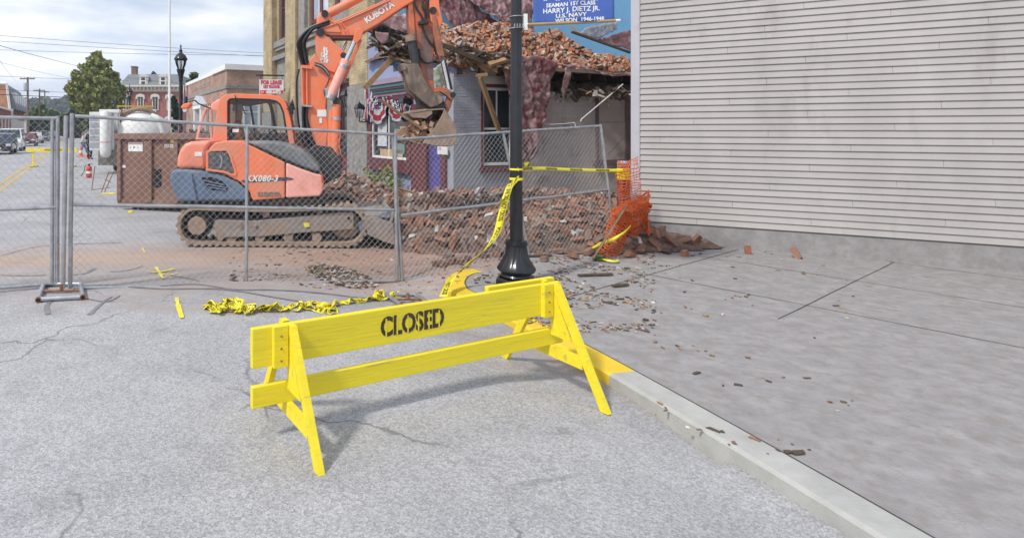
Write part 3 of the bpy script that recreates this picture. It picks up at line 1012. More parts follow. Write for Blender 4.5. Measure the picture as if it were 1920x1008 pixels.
hs = sheet('hanging_roof_sheet', None, M_tar, [(935, 100), (975, 104), (1012, 107), (1046, 122), (1032, 150), (1030, 190), (1024, 222), (1016, 235), (1002, 255), (1008, 285), (990, 318), (972, 300), (965, 255), (958, 200), (948, 150), (938, 120)], -.42, rip=.12, seed=3)
tag(hs, 'torn maroon roofing sheet hanging down the wall behind the near lamp post', 'roofing sheet')
fl = sheet('roofing_strip', None, M_tarl, [(1058, 130), (1064, 122), (1070, 140), (1062, 168), (1060, 188), (1054, 172), (1056, 150)], -.35, rip=.05, seed=5)
tag(fl, 'narrow dangling strip of roofing over the dark gap in the taupe wall', 'roofing strip')
rs = sheet('large_roof_sheet', None, M_tar, [(790, -90), (826, 4), (834, 30), (850, 52), (900, 58), (962, 80), (985, 76), (900, 16), (868, -8), (850, -90)], 3.5, rip=.1, seed=7)
tag(rs, 'large folded maroon roof sheet standing behind the roof rubble', 'roofing sheet')
rs2 = sheet('large_roof_sheet', None, M_tarl, [(851, -90), (869, -8), (901, 15), (986, 75), (1002, 60), (1000, -90)], 3.35, rip=.14, seed=9)
tag(rs2, 'faded scuffed roof sheet with whitish patches above the roof rubble', 'roofing sheet')
rs3 = sheet('tilted_roof_sheet', None, M_tar, [(1118, 74), (1200, 52), (1200, 102), (1160, 88), (1135, 84)], 2.6, rip=.06, seed=13)
tag(rs3, 'dark maroon roofing slab propped at the right end of the roof rubble', 'roofing sheet')
rs4 = sheet('grey_panel', None, mat('scuffed grey panel', (0.36, 0.38, 0.44), 0.6, 0, 0.2, 5, 0.2, dirt=(0.2, 0.16, 0.14), dirt_amt=0.3), [(1086, 62), (1098, 52), (1160, 40), (1158, 56), (1118, 73), (1100, 68)], 2.4, rip=.05, seed=15)
tag(rs4, 'bent grey panel lying on the roof rubble under the blue banner', 'panel')
rs5 = sheet('roof_edge_flap', None, M_tarl, [(690, 52), (712, 40), (742, 26), (775, 30), (778, 62), (752, 61), (728, 64), (704, 60)], .35, rip=.08, seed=17)
tag(rs5, 'peeled back maroon roof edge left of the excavator arm', 'roofing sheet')
rs6 = sheet('torn_roof_flap', None, M_tarl, [(702, 60), (729, 63), (726, 78), (716, 83), (708, 74)], -.3, rip=.03, seed=19)
tag(rs6, 'small pink triangular scrap of roofing hanging at the front corner', 'roofing scrap')
un = sheet('soffit_shade', GB, M_dark, [(695, 54), (712, 46), (775, 64), (775, 92), (742, 88), (715, 84), (700, 66)], .32, rip=.12, seed=21)  # near-black sheet stands in for shade under the torn roof corner
eave = sheet('roof_edge', GB, M_tarl, [(1040, 118), (1075, 122), (1100, 126), (1130, 136), (1160, 138), (1190, 134), (1190, 140), (1155, 143), (1125, 139), (1095, 130), (1065, 128)], -.45, rip=.06, seed=23)
felt = sheet('hanging_green_cloth', None, mat('pale green cloth', (0.42, 0.46, 0.36), 0.8, 0, 0.15, 5, 0.2), [(805, 130), (850, 112), (838, 128), (835, 165), (830, 180), (812, 182), (808, 160)], -.3, rip=.09, seed=25)
tag(felt, 'pale green torn cloth hanging beside the excavator arm', 'cloth')

# cross wall in light blue: side of the tall tan building
M_sky = mat('light blue wall paint', (0.20, 0.45, 0.68), 0.75, 0, 0.05, 1, 0.2)
M_bond = mat('party wall brick', (0.33, 0.2, 0.13), 0.9, 0, 0.3, 6, 0.5)

# ---------------------------------------------------------------- tall tan brick building
TB = tthing('tan_brick_building', 'tall tan brick building with pilasters behind the excavator boom', 'building', 0, 4.5)
tholes = [(13.0, 14.0, 5.75, 9.4), (8.2, 10.15, 5.9, 9.2), (6.1, 7.6, 5.9, 9.2), (5.9, 7.3, 0.2, 3.4), (8.3, 10.3, .6, 3.5)]
wallbody('facade_wall', TB, M_tanm, .25, .55, 4.5, 15.6, 0, 9.8, tholes, 'x')
brickwall(TB, 'facade', 4.5, 15.6, 3.6, 9.6, .25, 'x', M_tan, None, holes=[(h[0] - .12, h[1] + .12, h[2] - .3, h[3] + .1) for h in tholes[:3]] + [(10.25, 11.1, 0, 10), (12.45, 14.35, 4.2, 5.7)], hh=.075, L_=.21, cap=0)
tb('side_wall', TB, M_sky, (.55, 14, 4.5, 4.75, 0, 12))
tb('upper_wall', TB, M_tanm, (.25, .55, 4.752, 15.6, 9.8, 12))
tb('rear_wall', TB, M_tanm, (.55, 14, 15.3, 15.6, 0, 12))
tb('roof', TB, M_stone, (.55, 14, 4.75, 15.3, 11.8, 12))
pil = [(4.5, 5.84, 1), (11.1, 12.37, 1), (14.3, 15.64, 1)]
left_ = 300
for y0_, y1_, _ in pil:
    tb('pilaster', TB, M_tanm, (0.0, .25, y0_, y1_, 3.2 if y0_ < 6 else 2.6, 12))
    tb('pilaster_base', TB, M_stone, (-.06, .25, y0_ - .05, y1_ + .05, 0, 3.2 if y0_ < 6 else 2.6))
zc = {4.5: 115, 11.1: 100, 14.3: 85}
for y0_, y1_, _ in pil:
    brickwall(TB, 'pil', y0_, y1_, 3.25 if y0_ < 6 else 2.65, 9.3, 0.0, 'x', M_tan, None, hh=.075, L_=.21, cap=zc[y0_], key=lambda c: abs(c[2] - 6.0), proud=.008)
    brickwall(TB, 'pilside', 0.0, .25, 3.25 if y0_ < 6 else 2.65, 9.3, y0_, 'y', M_tan, None, hh=.075, L_=.21, cap=0, proud=.008)
# windows
def sashwin(parent, y0, y1, z0, z1, x, m_f, mull=1, pw=.07, split=None, sky_tone=None):
    f_ = tb('window', parent, m_f, (x - .05, x + .05, y0, y0 + pw, z0, z1), (x - .05, x + .05, y1 - pw, y1, z0, z1), (x - .05, x + .05, y0 + pw, y1 - pw, z0, z0 + pw), (x - .05, x + .05, y0 + pw, y1 - pw, z1 - pw, z1),
            *[(x - .05, x + .05, y0 + (y1 - y0) * k / mull - pw * .8, y0 + (y1 - y0) * k / mull + pw * .8, z0 + pw, z1 - pw) for k in range(1, mull)],
            *([(x - .04, x + .05, y0 + pw, y1 - pw, s_, s_ + .06) for s_ in (split or [])]))
    tb('pane', f_, M_glassw if sky_tone else M_glassd, (x + .0, x + .01, y0 + pw, y1 - pw, z0 + pw, z1 - pw))
    return f_


M_glassw = mat('sky toned window glass', (0.42, 0.48, 0.56), 0.08, 0, 0.35, 0.8, 0, coat=0.6)  # pale blue base colour paints the sky's reflection into the panes
sashwin(TB, 13.0, 14.0, 5.85, 9.4, .4, M_maroon, 1, .17, [7.3])
sashwin(TB, 8.2, 10.15, 6.0, 9.2, .4, M_maroon, 2, .15, [7.2], True)
sashwin(TB, 6.1, 7.6, 6.0, 9.2, .4, M_maroon, 2, .15, [7.2], True)
for y0_, y1_ in ((12.45, 14.25), (7.9, 10.5), (5.9, 7.8)):
    tb('window_sill', TB, M_stone, (.06, .3, y0_, y1_, 5.55, 5.82), (.12, .3, y0_ + .1, y1_ - .1, 5.40, 5.548))
tb('stone_band', TB, M_stone, (.0, .3, 12.42, 14.25, 4.95, 5.15), (.0, .3, 7.5, 11.0, 5.0, 5.2))
tb('carved_panel', TB, M_stone, (.17, .3, 12.7, 14.0, 3.6, 4.95))
dp = MB()
dp.tube([TM @ Vector(p) for p in ((.2, 10.7, 0), (.2, 10.7, 3.5), (.15, 10.6, 4.5), (.2, 10.7, 9.8))], .16, 8)
tb('stone_pier', TB, M_stone, (.1, .3, 10.3, 11.0, 0, 9.6))
ar = tb('shop_entrance', TB, M_maroon, (.3, .5, 5.9, 7.3, .2, 3.4), (.2, .36, 5.9, 6.08, 0, 3.5), (.2, .36, 7.1, 7.3, 0, 3.5))
tb('pane', ar, M_glassd, (.28, .3, 6.2, 7.0, .9, 3.0))
tb('shop_window', TB, M_maroon, (.3, .5, 8.3, 10.3, .6, 3.5))
tb('stone_arch', TB, M_stone, (.05, .25, 5.845, 7.6, 3.5, 3.9), (.05, .25, 7.3, 7.7, 0, 3.5), (.1, .25, 7.7, 10.3, 3.5, 3.8))

# ---------------------------------------------------------------- post office
M_pobr = matbrick('red brown brick', [(0.30, 0.145, 0.105), (0.38, 0.21, 0.15)], (0.36, 0.31, 0.26), .22, .08, .012)
M_pobr2 = matbrick('mixed tan red brick', [(0.36, 0.17, 0.12), (0.45, 0.26, 0.18)], (0.42, 0.36, 0.3), .22, .08, .012)
PO = tthing('post_office', 'single storey red brick post office with pale stone band and white coping', 'building', 0, 23.4)
tb('side_wall', PO, M_pobr2, (0, 14, 23.4, 23.7, 0, 5.45), uv=True)
wallbody('front_wall', PO, M_pobr, 0, .3, 23.702, 38.0, 0, 5.45, [(24.6, 25.9, 1.2, 3.6), (27.6, 28.9, 1.2, 3.6), (30.0, 32.0, 0, 3.4), (33.5, 34.8, 1.2, 3.6)], 'x', uv=True)
tb('coping', PO, M_white, (-.12, 14, 23.28, 23.7, 5.45, 5.78), (-.12, .3, 23.702, 27.2, 5.45, 5.78), (-.04, .3, 27.2, 38.1, 5.45, 5.7))
tb('stone_band', PO, M_stone, (-.06, 14, 23.34, 23.4, 4.3, 4.52), (-.06, 0, 23.4, 38.0, 4.3, 4.52))
tb('roof', PO, M_stone, (.3, 14, 23.7, 38, 5.2, 5.4))
tb('end_wall', PO, M_pobr, (.3, 14, 37.7, 38, 0, 5.2), uv=True)
for a_ in ((24.6, 25.9), (27.6, 28.9), (33.5, 34.8)):
    sashwin(PO, a_[0], a_[1], 1.2, 3.6, .12, M_white, 2, .07, [2.4])
pt_ = tb('entrance_surround', PO, M_white, (-.4, .2, 29.6, 30.0, 0, 3.3), (-.4, .2, 32.0, 32.4, 0, 3.3), (-.45, .2, 29.5, 32.5, 3.3, 3.6))
q = MB()
q.prism([(-1.6, 3.6), (1.6, 3.6), (0, 4.25)], -.5, .2, M=TM @ Matrix.Translation((0, 31, 0)) @ Matrix.Rotation(R(90), 4, 'Z') @ Matrix.Scale(-1, 4, (0, 1, 0)))
q.build('pediment', mat('pale grey paint', (0.5, 0.55, 0.6), 0.6), pt_)
tb('door', PO, M_glassd, (.1, .15, 30.0, 32.0, 0, 3.3))
w2 = wf2 = MB()
wa, wb = PT(456, 0, 'y', 23.3).x, PT(488, 0, 'y', 23.3).x
zw = PT(470, 196, 'y', 23.3).z
pw = tb('side_window', PO, M_white, (wa, wa + .1, 23.3, 23.4, 1.0, zw), (wb - .14, wb, 23.3, 23.4, 1.0, zw), (wa + .1, wb - .14, 23.3, 23.4, 1.0, 1.1), (wa + .1, wb - .14, 23.3, 23.4, zw - .1, zw), (wa + .1, wb - .14, 23.32, 23.4, zw - .5, zw - .44), ((wa + wb) / 2 - .03, (wa + wb) / 2 + .03, 23.32, 23.4, 1.1, zw - .1))
tb('pane', pw, M_glassw, (wa + .1, wb - .14, 23.37, 23.38, 1.1, zw - .1))
text('UNITED STATES POST OFFICE', .42, mat('faded letters', (0.42, 0.36, 0.30), 0.7), PO, FS @ Matrix.Translation((-31.6, 4.95, .02)), 'lettering', extrude=.02, space=1.15, off=.006)

# ---------------------------------------------------------------- mansard house at the end of the view
HX, HY_ = 226, 348
YH = 105.0
M_hbr = matbrick('rose painted brick', [(0.30, 0.10, 0.09), (0.34, 0.12, 0.105)], (0.36, 0.17, 0.15), .22, .08, .008)
M_slate = mat('grey slate roof', (0.17, 0.185, 0.2), 0.7, 0, 0.15, 3, 0.2)
HO = thing('mansard_house', 'rose red brick house with grey mansard roof and cream dormers', 'building', P(285, 272, YH).xy.to_3d())


def pb(name, parent, m, px0, px1, py0, py1, Y, d, bevel=0, uv=False, dy=0):
    """box whose front fills a photo rectangle at distance Y, d deep"""
    a, b_ = P(px0, py1, Y), P(px1, py0, Y)
    q = MB()
    q.box(a.x, b_.x, Y + dy, Y + dy + d, a.z, b_.z)
    return q.build(name, m, parent, bevel=bevel, uv=uv)


pb('wall', HO, M_hbr, 226, 342, 172, 272, YH, 12, uv=True)
q = MB()
a, b_ = P(224, 160, YH), P(344, 160, YH)
zt = P(0, 138, YH).z
z0_ = P(0, 160, YH).z
q.add([(a.x, YH - .3, z0_), (b_.x, YH - .3, z0_), (b_.x, YH + 12, z0_), (a.x, YH + 12, z0_), (a.x + 1.2, YH + 1.4, zt), (b_.x - 1.2, YH + 1.4, zt), (b_.x - 1.2, YH + 10.6, zt), (a.x + 1.2, YH + 10.6, zt)],
      [(0, 1, 5, 4), (1, 2, 6, 5), (2, 3, 7, 6), (3, 0, 4, 7), (4, 5, 6, 7), (3, 2, 1, 0)])
rf = q.build('roof', M_slate, HO)
pb('chimney', rf, mat('chimney brick', (0.2, 0.12, 0.1), 0.9), 241, 250, 124, 145, YH, 1.2, dy=1.5)
pb('chimney_cap', rf, mat('chimney brick', (0.2, 0.12, 0.1)), 240, 251, 122.5, 124.5, YH, 1.4, dy=1.4)
pb('cornice', HO, M_cream, 223, 345, 160.5, 163.5, YH, 1, dy=-1.0)
pb('frieze', HO, M_cream, 226, 342, 163.6, 171.9, YH, .3, dy=-.15)
for x_ in range(229, 342, 7):
    pb('bracket', HO, M_cream, x_, x_ + 2, 163.6, 169, YH, .5, dy=-.7)
for x_ in (269, 306):
    dm = pb('dormer', rf, M_cream, x_ - 8, x_ + 8, 144, 160.5, YH, 2.5, dy=-.1)
    q = MB()
    q.prism(pxs([(x_ - 9.5, 144), (x_ - 5, 140), (x_, 139), (x_ + 5, 140), (x_ + 9.5, 144)], YH), YH - .3, YH + 2)
    q.build('dormer_hood', M_cream, rf)
    pb('dormer_sash', rf, M_white, x_ - 5, x_ + 5, 144, 159.5, YH, .1, dy=-.2)
    for yy_ in (145, 152.5):
        pb('dormer_pane', rf, M_glassd, x_ - 3.5, x_ + 3.5, yy_ + .5, yy_ + 6, YH, .05, dy=-.24)
for x_, y0_, y1_ in ((264, 181, 207), (291.5, 181, 207), (319, 181, 207), (237, 181, 207), (264, 222, 250), (291.5, 226, 250), (318, 222, 250)):
    w_ = pb('window', HO, M_cream, x_ - 6, x_ + 6, y0_, y1_, YH, .2, dy=-.15)
    pb('pane', w_, M_glassd, x_ - 4, x_ + 4, y0_ + 2, y1_ - 2, YH, .05, dy=-.19)
    pb('glazing_bar', w_, M_cream, x_ - .5, x_ + .5, y0_ + 2, y1_ - 2, YH, .04, dy=-.24)
    q = MB()
    q.prism(pxs([(x_ - 8.5, y0_ + 5), (x_ - 8, y0_ - 2), (x_ - 4, y0_ - 4), (x_, y0_ - 5.2), (x_ + 4, y0_ - 4), (x_ + 8, y0_ - 2), (x_ + 8.5, y0_ + 5), (x_ + 6, y0_ + 5), (x_ + 5, y0_ + 1), (x_ - 5, y0_ + 1), (x_ - 6, y0_ + 5)], YH), YH - .4, YH)
    q.build('window_hood', M_cream, HO)

# ---------------------------------------------------------------- row houses on the left
M_orb = matbrick('orange brick', [(0.42, 0.17, 0.09), (0.48, 0.22, 0.12)], (0.4, 0.25, 0.18), .3, .1, .01)
M_rdb = matbrick('deep red brick', [(0.27, 0.06, 0.05), (0.32, 0.08, 0.06)], (0.3, 0.12, 0.1), .3, .1, .01)
LH = tthing('row_house', 'orange brick row house with white trimmed gable and slate mansard, far left', 'building', -18, 88)


def lp(px, py):
    p = PT(px, py, 'x', -18)
    return p.y, p.z


y1_, y2_ = lp(20, 158)[0], lp(45, 200)[0]
ze = lp(22, 205)[1]
tb('gable_wall', LH, M_orb, (-34, -18, y1_, y1_ + .3, 0, ze), uv=True)
q = MB()
q.prism([(-34, ze), (-18, ze), (-18.45, 8.85), (-34, 9.2)], y1_, y1_ + .3, M=TM)
q.build('gable_upper', M_orb, LH, uv=True)
q = MB()
for a_, b_ in (((-18, 0), (-17.7, ze)), ((-18, ze), (-18.45, 8.85)), ((-18.45, 8.85), (-34, 9.2))):
    a3, b3 = Vector((a_[0] - .1, y1_ - .1, a_[1])), Vector((b_[0] - .1, y1_ - .1, b_[1]))
    q.tube([TM @ a3, TM @ b3], .2, 4, smooth=False)
q.build('white_trim', M_white, LH)
tb('front_wall', LH, M_orb, (-18.3, -18, y1_ + .3, y1_ + 12, 3.5, ze), uv=True)
tb('front_wall_end', LH, M_rdb, (-18.3, -17.9, y1_ + 12, y2_, 3.5, ze), uv=True)
tb('ground_floor', LH, M_cream, (-18.3, -18, y1_ + .3, y2_, 0, 3.5))
q = MB()
q.prism([(-18, ze), (-17.3, ze), (-17.3, ze + .5), (-18.6, 8.8), (-22, 9.0), (-22, ze)], y1_ + .3, y2_, M=TM)
q.build('mansard', M_slate, LH)
for k in range(6):
    yy_ = y1_ + 2 + k * (y2_ - y1_) / 6.2
    tb('dormer', LH, M_white, (-19, -17.5, yy_, yy_ + 1.6, ze + .6, ze + 2.6))
    tb('window', LH, M_glassd, (-17.98, -17.9, yy_, yy_ + 1.2, 4.3, 6.1))
LB = tthing('red_brick_shop', 'deep red brick building at the far left edge behind the parked van', 'building', -18, 70)
a_ = lp(0, 208)
tb('wall', LB, M_rdb, (-30, -17.9, 70, y1_ - .5, 0, 4.6), uv=True)
tb('coping', LB, M_white, (-30, -17.7, 69.9, y1_ - .45, 4.6, 4.85))
for k in range(4):
    tb('window', LB, M_cream, (-17.95, -17.85, 72 + k * 4, 73.4 + k * 4, 1.2, 3.6))
LC = tthing('white_shop', 'low white shop front under the row house at far left', 'building', -18, 115)
tb('wall', LC, M_white, (-24, -17.6, 116, 134, 0, 4.0))
tb('roof', LC, M_slate, (-24.2, -17.4, 115.8, 134.2, 4.0, 4.3))
for k in range(4):
    tb('window', LC, M_glassd, (-17.62, -17.55, 117.5 + k * 4, 119.5 + k * 4, 1, 2.8))

# ---------------------------------------------------------------- clapboard building at the right
M_clap = mat('grey beige clapboard', (0.40, 0.375, 0.36), 0.65, 0, 0.10, 1.2, 0.15, dirt=(0.33, 0.305, 0.29), dirt_amt=0.2, dscale=2.2, isl=0.035, world=True, st=(1, 1, .35))
M_trim = mat('pale grey corner trim', (0.47, 0.46, 0.50), 0.55, 0, 0.06, 3, 0.1, dirt=(0.32, 0.3, 0.3), dirt_amt=0.15)
SB0 = P(1183, 244, 9.5)
SB = thing('clapboard_building', 'clapboard building with pale corner board at the right end of the street', 'building', (SB0.x, SB0.y, 0), R(-30))
tr = MB(); tr.box(0, .125, -.035, .3, .12, 6.6); tr.build('corner_board', M_trim, SB, local=True)
bds = {}
zz, ci_ = .32, 0
while zz < 6.5:
    cuts = [.125] + [c for c in (.9 + (ci_ * 1.37) % 3.66 + 3.66 * k for k in range(-1, 4)) if .3 < c < 9.3] + [9.5]
    for c0_, c1_ in zip(cuts, cuts[1:]):
        k_ = round(c1_ - c0_, 2)
        if k_ not in bds:
            q = MB()
            w_ = c1_ - c0_ - .003
            q.add([(0, .0, .1), (w_, .0, .1), (w_, -.022, 0), (0, -.022, 0), (0, .02, .1), (w_, .02, .1), (w_, .02, 0), (0, .02, 0)],
                  [(0, 3, 2, 1), (3, 7, 6, 2), (0, 1, 5, 4), (0, 4, 7, 3), (1, 2, 6, 5), (4, 5, 6, 7)])
            bd = bds[k_] = q.build('clapboard', M_clap, SB, local=True)
        else:
            bd = copyobj(bds[k_], SB)
        bd.location = (c0_, rnd.uniform(-.002, .0), zz + rnd.uniform(-.0006, .0006))
        bd.rotation_euler = (rnd.uniform(-.008, .008), rnd.uniform(-.0003, .0003), 0)
    zz += .0965
    ci_ += 1
q = MB(); q.box(.02, 9.5, .021, 8.0, .3, 6.6); q.build('wall', M_clap, SB, local=True)
q = MB(); q.box(.0, 9.5, .0, 8.0, -.3, .3); q.build('foundation', M_conc, SB, local=True)
q = MB(); q.box(-.3, 9.8, -.35, 8.3, 6.6, 6.8); q.build('roof', M_slate, SB, local=True)
# ---------------------------------------------------------------- hills, far woods, trees
M_hill = mat('wooded hill', (0.07, 0.10, 0.07), 0.95, 0, 0.3, .05, 0)
q = MB()
nxh, nyh = 60, 14
vs = []
for j in range(nyh):
    for i in range(nxh):
        x = -420 + i * 11.0
        y = 330 + j * 22
        e = 1 - abs(j - 7) / 7
        hh_ = (24 + 9 * noise.noise(Vector((x * .012, 0, 3)))) * math.sin(min(1, e * 1.2) * math.pi / 2) if e > 0 else -1
        vs.append((x, y, max(-1, hh_ - 1)))
q.add(vs, [(j * nxh + i, j * nxh + i + 1, (j + 1) * nxh + i + 1, (j + 1) * nxh + i) for j in range(nyh - 1) for i in range(nxh - 1)], smooth=True)
struct(q.build('hill', M_hill))


def leafmesh(name, m, centers, size, parent=None, r=None, aspect=1.0):
    """many small leaf sprays, one quad each, turned every way"""
    n = len(centers)
    rg = np.random.RandomState(r or 5)
    a = rg.normal(size=(n, 3)); a /= np.linalg.norm(a, axis=1)[:, None]
    b = rg.normal(size=(n, 3)); b -= (a * b).sum(1)[:, None] * a; b /= np.linalg.norm(b, axis=1)[:, None]
    s = (size * rg.uniform(.55, 1.3, n))[:, None]
    c = np.array(centers)
    v = np.stack([c - a * s - b * s * .5 * aspect, c + a * s * .2 - b * s * .8 * aspect, c + a * s + b * s * .3 * aspect, c - a * s * .3 + b * s * .8 * aspect], 1).reshape(-1, 3)
    if parent is not None:
        v = v - np.array(W[parent.name].translation)
    me = bpy.data.meshes.new(name)
    me.vertices.add(4 * n); me.loops.add(4 * n); me.polygons.add(n)
    me.vertices.foreach_set('co', v.ravel())
    me.loops.foreach_set('vertex_index', np.arange(4 * n))
    me.polygons.foreach_set('loop_start', np.arange(n) * 4)
    me.polygons.foreach_set('loop_total', np.full(n, 4))
    me.update(calc_edges=True)
    me.materials.append(m)
    o = bpy.data.objects.new(name, me)
    COL.objects.link(o)
    if parent is not None:
        o.parent = parent
    W[o.name] = Matrix() if parent is None else W[parent.name]
    return o


M_leaf = matramp('maple foliage', [(0.12, 0.165, 0.04), (0.19, 0.235, 0.055), (0.25, 0.275, 0.07), (0.32, 0.27, 0.08), (0.14, 0.20, 0.05)], 0.7, 0)
M_leaf2 = matramp('light foliage', [(0.06, 0.11, 0.03), (0.10, 0.16, 0.04), (0.08, 0.12, 0.04)], 0.7, 0)
M_leaf3 = matramp('conifer foliage', [(0.02, 0.05, 0.02), (0.035, 0.07, 0.025)], 0.7, 0)
M_leaffar = matramp('distant foliage', [(0.06, 0.085, 0.055), (0.08, 0.11, 0.07), (0.05, 0.075, 0.05), (0.10, 0.12, 0.08)], 0.8, 0)
M_bark = mat('bark', (0.09, 0.07, 0.055), 0.9, 0, 0.3, 5, 0.5)


def tree(label, px, Y, ytop, ybot, wpx, n, size, m, seed=1, shape='egg', K=46, group=None, name='broadleaf_tree', base_z=0.0, cat='tree'):
    c = P(px, (ytop + ybot) / 2, Y)
    rz_ = (P(0, ytop, Y).z - P(0, ybot, Y).z) / 2
    rx = wpx / 2 / F * Y
    t = thing(name, label, cat, (c.x, Y, base_z), 0, group)
    rg = np.random.RandomState(seed)
    # clump centres through the crown
    cl = []
    while len(cl) < K:
        u = rg.uniform(-1, 1, 3)
        wz = 1.0 if shape != 'egg' else (1.0 - .62 * max(0, u[2]) ** 1.15 - .12 * max(0, -u[2]))
        if shape == 'cone':
            wz = max(.05, .55 - .5 * u[2])
        if (u[0] / wz) ** 2 + (u[1] / wz) ** 2 + u[2] ** 2 * .8 < .86:
            cl.append((u[0] * rx, u[1] * rx, u[2] * rz_))
    cl = np.array(cl)
    idx = rg.randint(0, K, n)
    d = rg.normal(size=(n, 3)); d /= np.linalg.norm(d, axis=1)[:, None]
    rr = rg.uniform(.35, 1, n) ** .5
    R0 = min(rx, rz_) * (.36 if K < 60 else .19)
    pts = cl[idx] + d * (rr * R0 * rg.uniform(.7, 1.15, n))[:, None] * np.array([1, 1, .8])
    pts += np.array([c.x, Y, c.z])
    leafmesh('crown', m, pts, size, t, seed)
    tk = MB()
    top = c.z + rz_ * .4
    w_ = max(.12, rx * .07)
    tk.tube([(c.x, Y, base_z), (c.x + .1, Y, c.z - rz_ * .6), (c.x - .05, Y + .1, top)], [w_, w_ * .8, w_ * .25], 8)
    for k in range(7):
        e = cl[k * 3]
        z0 = c.z - rz_ * .7 + (e[2] + rz_) * .45
        tk.tube([(c.x, Y, z0), (c.x + e[0] * .5, Y + e[1] * .5, (z0 + c.z + e[2]) / 2), (c.x + e[0], Y + e[1], c.z + e[2])], [w_ * .5, w_ * .3, w_ * .1], 5)
    tk.build('trunk', M_bark, t)
    return t


tree('big rounded green tree turning yellow, beside the red mansard house', 181, 84, 100, 236, 104, 42000, .26, M_leaf, 3, 'egg', 300)
tree('small green tree behind the post office roof, near the flagpole top', 363, 60, 133, 200, 22, 1500, .3, M_leaf2, 4)
tree('olive tree peeking between lamp post and post office', 349, 62, 146, 200, 14, 900, .25, M_leaf, 5)
tree('dark narrow evergreen beside the black middle lamp post', 327, 58, 176, 252, 13, 3500, .16, M_leaf3, 6, 'col', 46, None, 'evergreen_tree')
tree('tiny tree top above the mansard house roof', 288, 125, 131, 170, 12, 500, .35, M_leaf3, 7)
for i, (px, Y, yt, yb, w_, lab) in enumerate(((75, 120, 196, 262, 46, 'green street tree behind the parked cars, left of the others'), (103, 135, 200, 262, 34, 'green street tree nearest the left fence post'), (122, 160, 212, 262, 20, 'small pale green tree at the far end of the street'), (58, 150, 200, 262, 24, 'tree directly behind the nearest utility pole'))):
    tree(lab, px, Y, yt, yb, w_, 2600, .42, M_leaf2 if i != 3 else M_leaf, 20 + i, group='street trees at the far end')
tree('dark tree mass right of the road end, behind the big tree', 140, 130, 205, 262, 40, 4000, .5, M_leaf3, 31)
tree('dark evergreen in front of the big tree, above the vacuum truck', 200, 70, 205, 262, 60, 4500, .32, M_leaf3, 32)
rg = np.random.RandomState(9)
fp = []
for k in range(26000):
    x = rg.uniform(-330, 20); y = rg.uniform(340, 480)
    j = (y - 330) / 22
    e = 1 - abs(j - 7) / 7
    z = (24 + 9 * noise.noise(Vector((x * .012, 0, 3)))) * math.sin(min(1, max(0, e) * 1.2) * math.pi / 2)
    z += 6 * abs(noise.noise(Vector((x * .11, y * .11, 0)))) + rg.uniform(-4, 1.5)
    fp.append((x, y, z))
fw = leafmesh('far_woods', M_leaffar, fp, 1.9, None, 8)
stuff(fw, 'hazy wooded hillside at the end of the street', 'woods')

# ---------------------------------------------------------------- utility poles and wires
M_pole = mat('weathered pole wood', (0.16, 0.12, 0.09), 0.9, 0, 0.2, 4, 0.2)
for i, (px, Y, yt, yb, lab) in enumerate(((52, 75, 145, 268, 'nearest wooden utility pole with a grey transformer'), (74, 100, 167, 262, 'middle utility pole behind the red car'), (84, 120, 170, 258, 'farthest thin utility pole'))):
    b_ = P(px, 0, Y)
    t = thing('utility_pole', lab, 'utility pole', (b_.x, Y, 0), 0, 'utility poles along the street')
    q = MB(); q.tube([(b_.x, Y, 0), (b_.x, Y, P(0, yt, Y).z)], [.17, .12], 8); q.build('pole', M_pole, t)
    z = P(0, yt + 3, Y).z
    q = MB(); q.box(b_.x - .95, b_.x + .95, Y - .16, Y - .04, z - .07, z + .07); q.build('crossarm', M_pole, t)
    for s in (-.85, -.4, .4, .85):
        q = MB(); q.tube([(b_.x + s, Y - .1, z + .07), (b_.x + s, Y - .1, z + .26)], .05, 6); q.build('insulator', M_white, t)
    if i == 0:
        q = MB(); q.lathe([(0, -.5), (.24, -.5), (.24, .45), (.2, .55), (0, .55)], 12, c=(b_.x - .05, Y - .42, P(0, 164, Y).z)); q.build('transformer', M_galv, t)


def wire(a, b_, ya, yb, sag, lab, r=.018):
    A, B = P(a[0], a[1], ya), P(b_[0], b_[1], yb)
    if a[0] <= 0:      # carry the line on beyond the edge of the view
        A = A + (A - B) * .6
    q = MB()
    n = 20
    q.tube([A.lerp(B, k / n) - Vector((0, 0, sag * 4 * (k / n) * (1 - k / n))) for k in range(n + 1)], r, 4, cap=False)
    o = q.build('overhead_wire', M_ink)
    tag(o, lab, 'wire', 'overhead wires across the sky')


for a, b_, ya, yb, sg, lab, r_ in (((-60, 57), (498, 100), 30, 34, .15, 'topmost thin overhead wire crossing the sky', .009), ((-60, 70), (498, 106), 30, 34, .1, 'second overhead wire from the top', .009),
                                    ((-60, 85), (498, 104), 32, 36, .2, 'third overhead wire from the top', .009), ((-40, 66), (175, 130), 30, 70, .25, 'thick sloping wire running down behind the big tree', .017),
                                    ((-40, 99), (150, 150), 40, 70, .3, 'lower sloping wire ending at the big tree', .011), ((0, 140), (240, 151), 70, 90, .2, 'nearly level wire at the top of the utility pole', .02),
                                    ((-40, 172), (250, 186), 60, 80, .2, 'dark low cable crossing in front of the row house', .035), ((-10, 166), (250, 178), 70, 85, .1, 'thin cable just above the dark low cable', .02),
                                    ((-5, 100), (30, 152), 45, 74, .3, 'steep wire dropping at the far left edge', .014), ((236, 145), (345, 157), 90, 60, .1, 'thin wire above the mansard house roof', .02)):
    wire(a, b_, ya, yb, sg, lab, r_)


